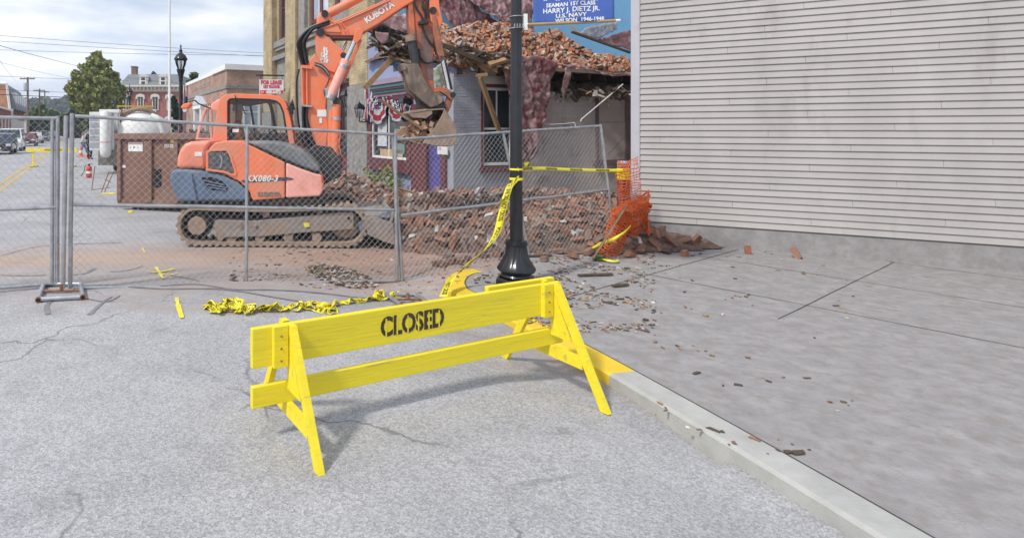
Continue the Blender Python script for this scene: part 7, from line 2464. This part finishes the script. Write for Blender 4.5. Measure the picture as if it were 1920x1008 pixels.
# cut vertical bridges by dropping triangles that straddle the stencil bars
xs_ = [v.x for v in tv]
lw = (max(xs_) - min(xs_)) / 6
sten.add([Vector((pe.x + v.x * .80, -.0215 + v.z * 1, HZ - .118 + v.y)) for v in tv], tf)
sten.build('lettering', M_sten, BR, local=True)
for k in range(6):
    cx_ = pe.x + (min(xs_) + lw * (k + .5)) * .80
    q = MB(); q.box(cx_ - .005, cx_ + .005, -.0226, -.0204, HZ - .172, HZ - .062)
    q.build('stencil_bridge', M_yel, BR, local=True)
for xl in (Lb - .16, .16):
    q = MB(); q.box(xl - .045, xl + .045, -.058, -.0205, HZ - .23, HZ + .006); q.build('cleat', M_yel, BR, local=True, bevel=.003)
    for s_ in (-1, 1):
        q = MB()
        q.prism([(s_ * .025, HZ + .005), (s_ * .085, HZ + .005), (s_ * .505, -.1), (s_ * .445, -.1)], xl + .047, xl + .085, M=Matrix(((0, 1, 0, 0), (1, 0, 0, 0), (0, 0, 1, 0), (0, 0, 0, 1))))
        q.build('leg', M_yel, BR, local=True)
    q = MB(); q.box(xl + .05, xl + .082, -.3, .3, .12, .2); q.build('leg_brace', M_yel, BR, local=True)
    q = MB(); q.prism([(-.024, HZ + .003), (-.21, .28), (-.024, .28)], xl + .05, xl + .06, M=Matrix(((0, 1, 0, 0), (1, 0, 0, 0), (0, 0, 1, 0), (0, 0, 0, 1)))); q.build('gusset', M_yel, BR, local=True)
    for zz_ in (.05, .12, .19):
        q = MB(); q.tube([(xl, -.058, HZ - zz_), (xl, -.064, HZ - zz_)], .006, 6); q.build('bolt', M_rust, BR, local=True)
q = MB(); q.box(Lb - .62, Lb + .02, .06, .1, HZ - .14, HZ + .012); q.build('rear_board', M_yel, BR, local=True, bevel=.003)

# ---------------------------------------------------------------- rubble
def hump(x, y, cx, cy, rx, ry, h, p=2):
    d = ((x - cx) / rx) ** 2 + ((y - cy) / ry) ** 2
    return h * max(0, 1 - d) ** (1 / p)


def RH(x, y):
    v = TI @ Vector((x, y, 0))
    wall_d = -v.y if v.x > 0 else 9
    z = hump(x, y, 3.9, 11.6, 4.4, 3.1, .40, 1.5)
    z = max(z, hump(x, y, .35, 13.0, 1.6, 2.2, .74, 1.1))
    z = max(z, hump(x, y, 1.7, 12.0, 2.0, 2.0, .38, 1.3))
    z = max(z, hump(x, y, 1.95, 9.9, 1.3, 1.35, .33, 1.4))
    if z > 0:
        z += .10 * noise.noise(Vector((x * 1.9, y * 1.9, 0))) + .05 * noise.noise(Vector((x * 5, y * 5, 2)))
    return max(z, -.02)


q = MB()
nx_, ny_ = 90, 70
X0, X1, Y0, Y1 = -1.6, 8.2, 8.0, 15.6
gv = [(X0 + (X1 - X0) * i / nx_, Y0 + (Y1 - Y0) * j / ny_) for j in range(ny_ + 1) for i in range(nx_ + 1)]
gz = [RH(x, y) for x, y in gv]
fs = []
for j in range(ny_):
    for i in range(nx_):
        a = j * (nx_ + 1) + i
        idx = (a, a + 1, a + nx_ + 2, a + nx_ + 1)
        if max(gz[k] for k in idx) > .0:
            fs.append(idx)
q.add([(x, y, z + gh(x, y)) for (x, y), z in zip(gv, gz)], fs, smooth=True)
o = q.build('rubble_fines', mat('gap shaded brick and mortar', (0.13, 0.08, 0.06), 0.95, 0, 0.5, 14, 0.9, dirt=(0.24, 0.18, 0.145), dirt_amt=0.35, dscale=5, fine=70))  # fines coloured dark to put shade into the gaps between bricks
stuff(o, 'brick dust and broken mortar under the loose bricks before the building', 'rubble')

# brick shapes: whole, halves and chips
def brickmesh(nm, a, seed, m):
    r = random.Random(seed)
    b = MB()
    vs = []
    for sx, sy, sz in ((-1, -1, -1), (1, -1, -1), (1, 1, -1), (-1, 1, -1), (-1, -1, 1), (1, -1, 1), (1, 1, 1), (-1, 1, 1)):
        e = .10 if a[0] > .09 else .3
        k = r.uniform(1 - e, 1.0) if sx > 0 else r.uniform(1 - e * .5, 1)
        vs.append(Vector((sx * a[0] * k, sy * a[1] * r.uniform(.9, 1), sz * a[2] * r.uniform(.88, 1))))
    # extra broken corner on the +x end
    b.add(vs, [(3, 2, 1, 0), (4, 5, 6, 7), (0, 1, 5, 4), (1, 2, 6, 5), (2, 3, 7, 6), (3, 0, 4, 7)])
    return b


SH = [((.10, .047, .03), k) for k in range(5)] + [((.062, .047, .03), 20 + k) for k in range(4)] + [((.042, .044, .028), 40 + k) for k in range(3)]


def scatter(cands, count_things, label_fn, m, group, name='loose_brick', stuffname='brick_rubble', stufflabel=''):
    """cands: (position, quaternion, shape index, scale) sorted by how large they show"""
    protos = {}
    for i, (p, qt, si, sc) in enumerate(cands[:count_things]):
        if si not in protos:
            o = brickmesh(name, *SH[si], m).build(name, m, None, local=True)
            protos[si] = o
        else:
            o = copyobj(protos[si])
        o.rotation_mode = 'QUATERNION'
        o.rotation_quaternion = qt
        o.location = p
        o.scale = (sc, sc, sc)
        tag(o, label_fn(p), 'brick', group)
    b = MB()
    for p, qt, si, sc in cands[count_things:]:
        bm_ = brickmesh('', *SH[si], m)
        Mx = Matrix.Translation(p) @ qt.to_matrix().to_4x4() @ Matrix.Scale(sc, 4)
        b.add([Mx @ Vector(v) for v in bm_.v], bm_.f)
    if b.v:
        stuff(b.build(stuffname, m), stufflabel, 'rubble')


r = random.Random(5)
cands = []
tries = 0
while len(cands) < 1500 and tries < 20000:
    tries += 1
    x, y = r.uniform(X0, X1), r.uniform(8.2, 15.3)
    z = RH(x, y)
    v = TI @ Vector((x, y, 0))
    if z < .06 and not (z > -.01 and r.random() < .1):
        continue
    if v.x > -.08 and v.y > -.1:
        continue
    if y < 9.5 and x < 1.25 or (x < .9 and y < 11.2):
        continue
    # keep clear of the clapboard building
    lv = W[SB.name].inverted() @ Vector((x, y, 0))
    if lv.x > -.2 and lv.y > -.15:
        continue
    si = r.choice([0, 1, 2, 3, 4, 0, 1, 2, 3, 4, 5, 6, 7, 8, 10])
    tl = .9 if r.random() < .75 else 1.6
    cands.append((Vector((x, y, z + gh(x, y) + r.uniform(.0, .05))), rq(r, tl), si, r.uniform(.85, 1.1)))
cands.sort(key=lambda c: c[0].y)


def glab(p):
    px = CX + p.x / p.y * F
    row = 'nearest edge' if p.y < 9.15 else ('front slope' if p.y < 9.6 else 'upper part')
    for lim, s_ in ((800, 'just right of the middle fence joint'), (850, 'below the house number plate and purple door'), (900, 'below the painted corner'), (955, 'just left of the near lamp post'), (1010, 'just right of the near lamp post'), (1060, 'beside the bent white strip'), (1105, 'beside the broad grey trim board')):
        if px < lim:
            return 'loose brick, %s of ground rubble, %s' % (row, s_)
    return 'loose brick, %s of ground rubble, by the orange netting' % row


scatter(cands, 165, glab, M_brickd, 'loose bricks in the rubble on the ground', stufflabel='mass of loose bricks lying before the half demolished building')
# a few outliers on the asphalt
pts_o = [(824, 489), (846, 486), (862, 487), (878, 484), (905, 480), (930, 478), (843, 479), (1010, 478), (1040, 474), (1075, 482), (1020, 488)]
pr0 = None
for i, (px, py) in enumerate(pts_o):
    g = G(px, py)
    o = brickmesh('stray_brick', *SH[(i * 3) % 12], M_brickd).build('stray_brick', M_brickd, None, local=True)
    o.location = (g.x, g.y, gh(g.x, g.y) + (.035 if px < 900 else .025 + max(0, KZ - gh(g.x, g.y))))
    o.rotation_euler = (r.uniform(-.2, .2), r.uniform(-.2, .2), r.uniform(0, 3))
    where = ('leftmost, big and orange before the lamp post', 'beside the leftmost one', 'third from the left', 'fourth, by the hanging tape', 'just left of the lamp base', 'behind the lamp base', 'set back behind the leftmost one', 'right of the lamp base', 'second right of the lamp base', 'nearest the netting', 'below the bottom fence rail right of the lamp')[i]
    tag(o, 'stray brick on the pavement, ' + where, 'brick', 'stray bricks on the pavement')


# roof rubble (town coordinates)
def RZ(x, y):
    base = 3.36 + .12 * max(0, y)
    left = min(1, max(0, (x + .3) / .5))
    right = 1 - max(0, (x - 5.0) / 3.4)
    bump = .93 * math.exp(-((y - 2.3) / 1.5) ** 2) * left * max(.25, right)
    bump += .28 * math.exp(-((x - 2.9) / 1.1) ** 2 - ((y - 2) / 1.2) ** 2)
    front = min(1, max(0, (y + .35) / .8))
    return base + (bump * front) * (1 + .30 * noise.noise(Vector((x * 1.1, 3, y * .6)))) + .16 * noise.noise(Vector((x * 1.5, y * 1.5, 7))) + .08 * noise.noise(Vector((x * 4.5, y * 4.5, 7)))


q = MB()
nx_, ny_ = 70, 36
gv = [(-.2 + 7.8 * i / nx_, -.15 + 4.5 * j / ny_) for j in range(ny_ + 1) for i in range(nx_ + 1)]
q.add([TM @ Vector((x, y, RZ(x, y) - .03)) for x, y in gv], [(j * (nx_ + 1) + i, j * (nx_ + 1) + i + 1, (j + 1) * (nx_ + 1) + i + 1, (j + 1) * (nx_ + 1) + i) for j in range(ny_) for i in range(nx_)], smooth=True)
stuff(q.build('roof_rubble_fines', MATS['gap shaded brick and mortar']), 'brick dust and mortar under the loose bricks on the broken roof', 'rubble')
cands = []
for k in range(2100):
    x, y = r.uniform(-.1, 7.2), -.3 + 3.6 * r.random() ** 1.15
    p = TM @ Vector((x, y, RZ(x, y) + r.uniform(-.03, .11)))
    cands.append((p, rq(r, .9 if r.random() < .6 else 1.7), r.choice([0, 1, 2, 3, 4, 0, 1, 5, 6, 7, 8, 9, 10]), r.uniform(.9, 1.12)))
cands.sort(key=lambda c: c[0].y)
# bricks that lie above the sheet edge are the ones seen: prefer the sloping front
vis = [c for c in cands if c[0].y < 99]


def rlab(p):
    px = CX + p.x / p.y * F
    row = 'at the front edge' if (TI @ p).y < .35 else 'on the slope'
    for lim, s_ in ((830, 'behind the excavator arm'), (880, 'just right of the excavator arm'), (925, 'above the leaning brown timber'), (965, 'just left of the near lamp post'), (1010, 'just right of the near lamp post'), (1060, 'under the left half of the banner'), (1110, 'under the right half of the banner')):
        if px < lim:
            return 'loose brick %s of roof rubble, %s' % (row, s_)
    return 'loose brick %s of roof rubble, by the pale corner board' % row


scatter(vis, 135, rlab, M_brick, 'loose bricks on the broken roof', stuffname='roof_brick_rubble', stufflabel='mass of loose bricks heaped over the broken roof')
# pale mortar and plaster lumps mixed in
for nm, lab, fn in (('plaster_lumps', 'pale plaster and mortar lumps among the roof bricks', 'roof'), ('mortar_lumps', 'pale mortar lumps and chips among the ground bricks', 'ground')):
    b = MB()
    for k in range(300):
        if fn == 'roof':
            x, y = r.uniform(-.2, 7.2), r.uniform(-.3, 3.2)
            p = TM @ Vector((x, y, RZ(x, y) + r.uniform(0, .05)))
        else:
            while True:
                x, y = r.uniform(-.8, 7.6), r.uniform(8.3, 14.5)
                v = TI @ Vector((x, y, 0))
                if RH(x, y) > .08 and not (v.x > -.1 and v.y > -.1) and not (x < 1.2 and y < 11): break
            p = Vector((x, y, RH(x, y) + .02))
        s_ = r.uniform(.015, .05)
        rubbox(b, p, (s_ * r.uniform(.8, 2), s_, s_ * .6), rq(r), .35, r)
    stuff(b.build(nm, M_plaster), lab, 'rubble')

# planks, laths, beams, trim strips
def plank(nm, lab, a, b_, w, th, m, cat='plank', roll=0.0, group=None):
    d = b_ - a
    qn = d.to_track_quat('X', 'Z').to_matrix().to_4x4()
    q = MB(); q.box(-d.length / 2, d.length / 2, -w / 2, w / 2, -th / 2, th / 2, M=Matrix.Rotation(roll, 4, 'X'))
    o = q.build(nm, m, None, local=True, bevel=.002, seg=1)
    o.matrix_world = Matrix.Translation((a + b_) / 2) @ qn
    tag(o, lab, cat, group)
    return o


M_raw = mat('split pine', (0.33, 0.205, 0.10), 0.8, 0, 0.25, 9, 0.4, dirt=(0.2, 0.13, 0.08), dirt_amt=.3)
M_wtrim = mat('white trim strip', (.62, .62, .64), .6, 0, .1, 8, .1)
plank('wooden_beam', 'brown timber leaning in the broken side window', P(900, 145, 13.75), P(936, 246, 14.1), .17, .06, M_raw, 'beam', R(70))
plank('timber_block', 'short splintered timber at the top of the leaning beam', P(893, 142, 13.8), P(913, 140, 13.8), .12, .08, M_raw, 'timber')
plank('wooden_plank', 'splintered plank pointing down left from the broken roof corner', P(684, 166, 13.6), P(742, 102, 14.0), .13, .035, M_raw, 'plank', R(80))
plank('dark_rafter', 'dark rafter sloping under the roof rubble right of the excavator arm', P(828, 84, 13.6), P(905, 116, 13.8), .16, .1, M_tim, 'rafter', R(10))
plank('yellow_joist', 'yellowish broken joist end in the roof gap left of the lamp post', P(903, 116, 13.9), P(932, 132, 13.9), .2, .08, M_raw, 'joist', R(60))
plank('yellow_joist', 'upper of the yellowish joist ends beside the lamp post', P(916, 122, 13.8), P(948, 112, 13.9), .16, .08, M_raw, 'joist', R(30))
plank('yellow_joist', 'yellowish timber under the dark rafter', P(868, 114, 13.9), P(902, 118, 13.9), .12, .07, M_raw, 'joist')
plank('long_board', 'long flat board with slots lying before the purple door', P(776, 378, 13.2), P(872, 367, 13.0), .14, .05, M_raw, 'board', R(40))
plank('dark_board', 'dark board under the long flat board by the door', P(784, 384, 12.9), P(850, 380, 12.9), .16, .05, M_tim, 'board')
plank('roof_purlin', 'long dark edge strip running down the right side of the roof rubble', P(1072, 60, 15.4), P(1182, 99, 15.6), .08, .05, M_tim, 'purlin')
plank('wooden_plank', 'pale plank standing behind the roof rubble under the banner', P(1068, 48, 16.5), P(1090, 66, 16.3), .12, .04, M_raw, 'plank')
for a, b_, w_, lab, m in (((1012, 412), (1042, 425), .05, 'bent white strip on the rubble right of the lamp post', M_wtrim), ((1042, 425), (1076, 424), .04, 'white strip end right of the bent one', M_wtrim),
                          ((986, 440), (1028, 443), .035, 'thin straight white strip low on the rubble', M_wtrim), ((1082, 441), (1112, 452), .1, 'broad grey white trim board near the netting', M_wtrim),
                          ((1128, 361), (1140, 377), .06, 'small white board upright by the leaning fence post', M_wtrim), ((757, 414), (784, 415), .05, 'small white strip beside the middle fence post', M_wtrim),
                          ((1076, 376), (1092, 366), .08, 'grey board on the rubble in front of the taupe wall', M_wtrim)):
    Ya = 9.6 if a[1] > 400 else 12.0
    plank('trim_strip', lab, P(*a, Ya), P(*b_, Ya + .1), w_, .02, m, 'trim strip', R(20))
conduit = MB(); conduit.tube(crom([P(1001, 220, 14.6), P(1024, 232, 14.6), P(1034, 233.5, 14.6), P(1050, 232.5, 14.7), P(1072, 231, 14.7), P(1077, 230, 14.7), P(1079, 237, 14.7)], 4), .012, 6)
tag(conduit.build('bent_conduit', M_wtrim), 'bent pale conduit hanging level across the taupe wall', 'conduit')
q = MB(); q.tube([P(1168, 158, 15.3), P(1090, 224, 14.9), P(1089, 228, 14.9)], .016, 6)
tag(q.build('diagonal_conduit', M_wtrim), 'straight pale conduit running diagonally down the boarded opening', 'conduit')
q = MB(); q.tube([P(1170, 258, 15.4), P(1140, 290, 15.2)], .005, 5)
tag(q.build('thin_cable', M_ink), 'thin dark cable hanging over the boarded opening', 'cable')

for i in range(26):
    roof_ = i >= 14
    if roof_:
        x, y = r.uniform(.2, 6.8), r.uniform(-.1, 2.2)
        c = TM @ Vector((x, y, RZ(x, y) + .08))
    else:
        while True:
            x, y = r.uniform(1.0, 6.5), r.uniform(9.2, 12.5)
            if RH(x, y) > .12: break
        c = Vector((x, y, RH(x, y) + .08))
    a_ = r.uniform(0, 3.14); ln = r.uniform(.15, .5)
    d_ = Vector((math.cos(a_), math.sin(a_), r.uniform(-.35, .35))) * ln
    plank('broken_lath', 'splintered grey brown lath lying among the ' + ('roof' if roof_ else 'ground') + ' bricks', c - d_, c + d_, r.uniform(.03, .09), r.uniform(.012, .04), r.choice([M_raw, M_tim, M_tim]), 'lath', r.uniform(-.6, .6), 'broken laths in the ' + ('roof' if roof_ else 'ground') + ' rubble')
# lumps of masonry where bricks still hold together
for i in range(14):
    roof_ = i >= 8
    if roof_:
        x, y = r.uniform(.5, 6.3), r.uniform(.2, 2.0)
        c = TM @ Vector((x, y, RZ(x, y) + .06))
    else:
        while True:
            x, y = r.uniform(1.2, 6.5), r.uniform(9.3, 12.0)
            if RH(x, y) > .15: break
        c = Vector((x, y, RH(x, y) + .05))
    t = thing('masonry_lump', 'lump of bricks still mortared together on the ' + ('roof' if roof_ else 'ground') + ' rubble', 'masonry lump', tuple(c), r.uniform(0, 3), 'mortared brick lumps on the ' + ('roof' if roof_ else 'ground') + ' rubble')
    t.rotation_euler = (r.uniform(-.5, .5), r.uniform(-.5, .5), r.uniform(0, 3))
    pb_ = None
    for j in range(r.choice([4, 5, 6])):
        row, k_ = divmod(j, 2)
        if pb_ is None:
            q = MB(); q.box(-.098, .098, -.047, .047, -.03, .03); pb_ = q.build('brick', M_brick if roof_ else M_brickd, t, local=True); o = pb_
        else:
            o = copyobj(pb_, t)
        o.location = (k_ * .205 + (row % 2) * .1, 0, row * .07 - .05)
        o.rotation_euler = (0, 0, r.uniform(-.03, .03))
    q = MB(); q.box(-.09, .28, -.04, .04, -.075, .1); q.build('mortar', M_plaster, t, local=True)

# splinters, laths and plaster hanging along the torn roof edge
b = MB()
for k in range(520):
    t_ = r.random()
    if k < 260:      # left corner overhang
        px, py, Y = r.uniform(700, 780), r.uniform(66, 112), 13.9 + r.uniform(-.2, .6)
        if py > 72 + (px - 700) * .55 + 12: py -= 25
    elif k < 440:
        px, py, Y = r.uniform(835, 965), 0, 13.9 + r.uniform(-.1, .5)
        py = 95 + (px - 835) * .18 + r.uniform(-12, 16)
    else:
        px, py, Y = r.uniform(1040, 1185), r.uniform(166, 186), 15.3 + r.uniform(-.1, .3)
    ln = r.uniform(.05, .28)
    rubbox(b, P(px, py, Y), (ln * r.choice([.35, .5, 1]), r.uniform(.012, .05), r.uniform(.008, .035)), Euler((r.uniform(-1, 1), r.uniform(-.5, 1.1), r.uniform(-.9, .9))).to_quaternion(), .3, r, r.choice([0, 1, 1, 1, 1, 2]))
o = b.build('splintered_laths', [M_wood, M_tim, M_plaster])
stuff(o, 'splintered laths and plaster hanging under the torn roof edge', 'debris')
b = MB()
for k in range(330):      # crumbled edges on top of the painted walls
    if k < 170:
        x = r.uniform(0, 1.75); z = gtop(x) + r.uniform(-.12, .05)
    else:
        x = r.uniform(1.8, 4.5); z = btop(x) + r.uniform(-.08, .06)
    s_ = r.uniform(.02, .06)
    rubbox(b, TM @ Vector((x, r.uniform(-.02, .18), z)), (s_ * 1.5, s_, s_ * .6), rq(r), .3, r)
stuff(b.build('crumbled_mortar', M_plaster), 'crumbled mortar along the broken tops of the painted walls', 'rubble')
# pile of twigs and grit on the asphalt
b = MB()
for k in range(700):
    a = r.uniform(0, 6.28); d = r.random() ** .6
    px, py = 637 + 58 * d * math.cos(a), 504 + 15 * d * math.sin(a) + (638 - 637)
    g = G(px + (py - 504) * 1.6, py)
    rubbox(b, Vector((g.x, g.y, gh(g.x, g.y) + .012 + .03 * (1 - d) * r.random())), (r.uniform(.008, .06), r.uniform(.005, .02), r.uniform(.004, .014)), Euler((r.uniform(-.3, .3), r.uniform(-.3, .3), r.uniform(0, 3.1))).to_quaternion(), .3, r, r.choice([0, 0, 1, 2]))
stuff(b.build('debris_patch', [mat('wet brown litter', (.11, .075, .055), .9), M_wood, M_plaster]), 'patch of twigs and grit on the asphalt behind the fence', 'debris')
# scattered chips over the sidewalk and road
b = MB()
for k in range(2300):
    if k < 1700:
        px, py = r.uniform(985, 1230) if k < 1400 else r.uniform(1200, 1600), 0
        py = 472 + (150 if k < 1400 else 400) * r.random() ** 1.5
        g = G(px, py, KZ); z = KZ
        if g.x < 1.9 or noise.noise(Vector((g.x * 1.6, g.y * 2.2, 3))) < (-.12 if k < 1400 else .1): continue
    else:
        px, py = r.uniform(430, 1000), r.uniform(455, 530)
        g = G(px, py); z = gh(g.x, g.y)
        if 820 < px: z = max(z, KZ)
    s_ = r.uniform(.003, .011) * (1.8 if r.random() < .08 else 1)
    rubbox(b, Vector((g.x, g.y, z + s_ * .3)), (s_ * r.uniform(1, 3), s_, s_ * .4), Euler((0, 0, r.uniform(0, 3.1))).to_quaternion(), .35, r, r.choice([0, 0, 1, 1, 2, 3]))
stuff(b.build('scattered_chips', [mat('dark chip', (.09, .065, .05), .9), M_brickd, M_plaster, M_wood]), 'small dark chips and brick crumbs scattered over the sidewalk', 'debris')
for (px, py, ln, lab) in ((1118, 518, .22, 'flat brown stick lying on the sidewalk below the netting'), (1010, 482, .2, 'grey flat wood piece at the foot of the fence right of the lamp'), (1165, 538, .1, 'small dark stick at the right edge of the sidewalk')):
    g = G(px, py, KZ)
    plank('stick', lab, Vector((g.x - ln, g.y, KZ + .015)), Vector((g.x + ln, g.y + .05, KZ + .02)), .05, .02, M_tim, 'stick')
# climbing plant bits by the shop front and grass at the netting
lf = []
for k in range(900):
    y = r.uniform(1.9, 4.0)
    lf.append(tuple(TM @ Vector((-.2 - r.random() * .25, y, .05 + r.random() ** 1.3 * (.55 + .2 * math.sin(y * 5))))))
o = leafmesh('low_shrub', M_leaf, lf, .045, None, 3)
tag(o, 'low straggly shrub under the shop window', 'shrub')
gr = []
for k in range(250):
    g = G(r.uniform(1112, 1136), r.uniform(482, 490), KZ)
    gr.append((g.x, g.y, KZ + r.random() * .03))
o = leafmesh('grass_tuft', M_leaf2, gr, .018, None, 4); stuff(o, 'green weeds at the foot of the leaning stake', 'weeds')
# ---------------------------------------------------------------- air
hz_m = bpy.data.materials.new('thin haze')
hz_m.use_nodes = True
hn = hz_m.node_tree
hn.nodes.remove(hn.nodes['Principled BSDF'])
pv = hn.nodes.new('ShaderNodeVolumePrincipled')
pv.inputs['Color'].default_value = (0.80, 0.88, 1.0, 1)
pv.inputs['Density'].default_value = 0.0006
hn.links.new(pv.outputs[0], hn.nodes['Material Output'].inputs['Volume'])
q = MB()
q.box(-500, 320, -80, 720, -1.4, 46)
stuff(q.build('haze', hz_m))
print('verts', sum(len(o.data.vertices) for o in bpy.data.objects if o.type == 'MESH'))
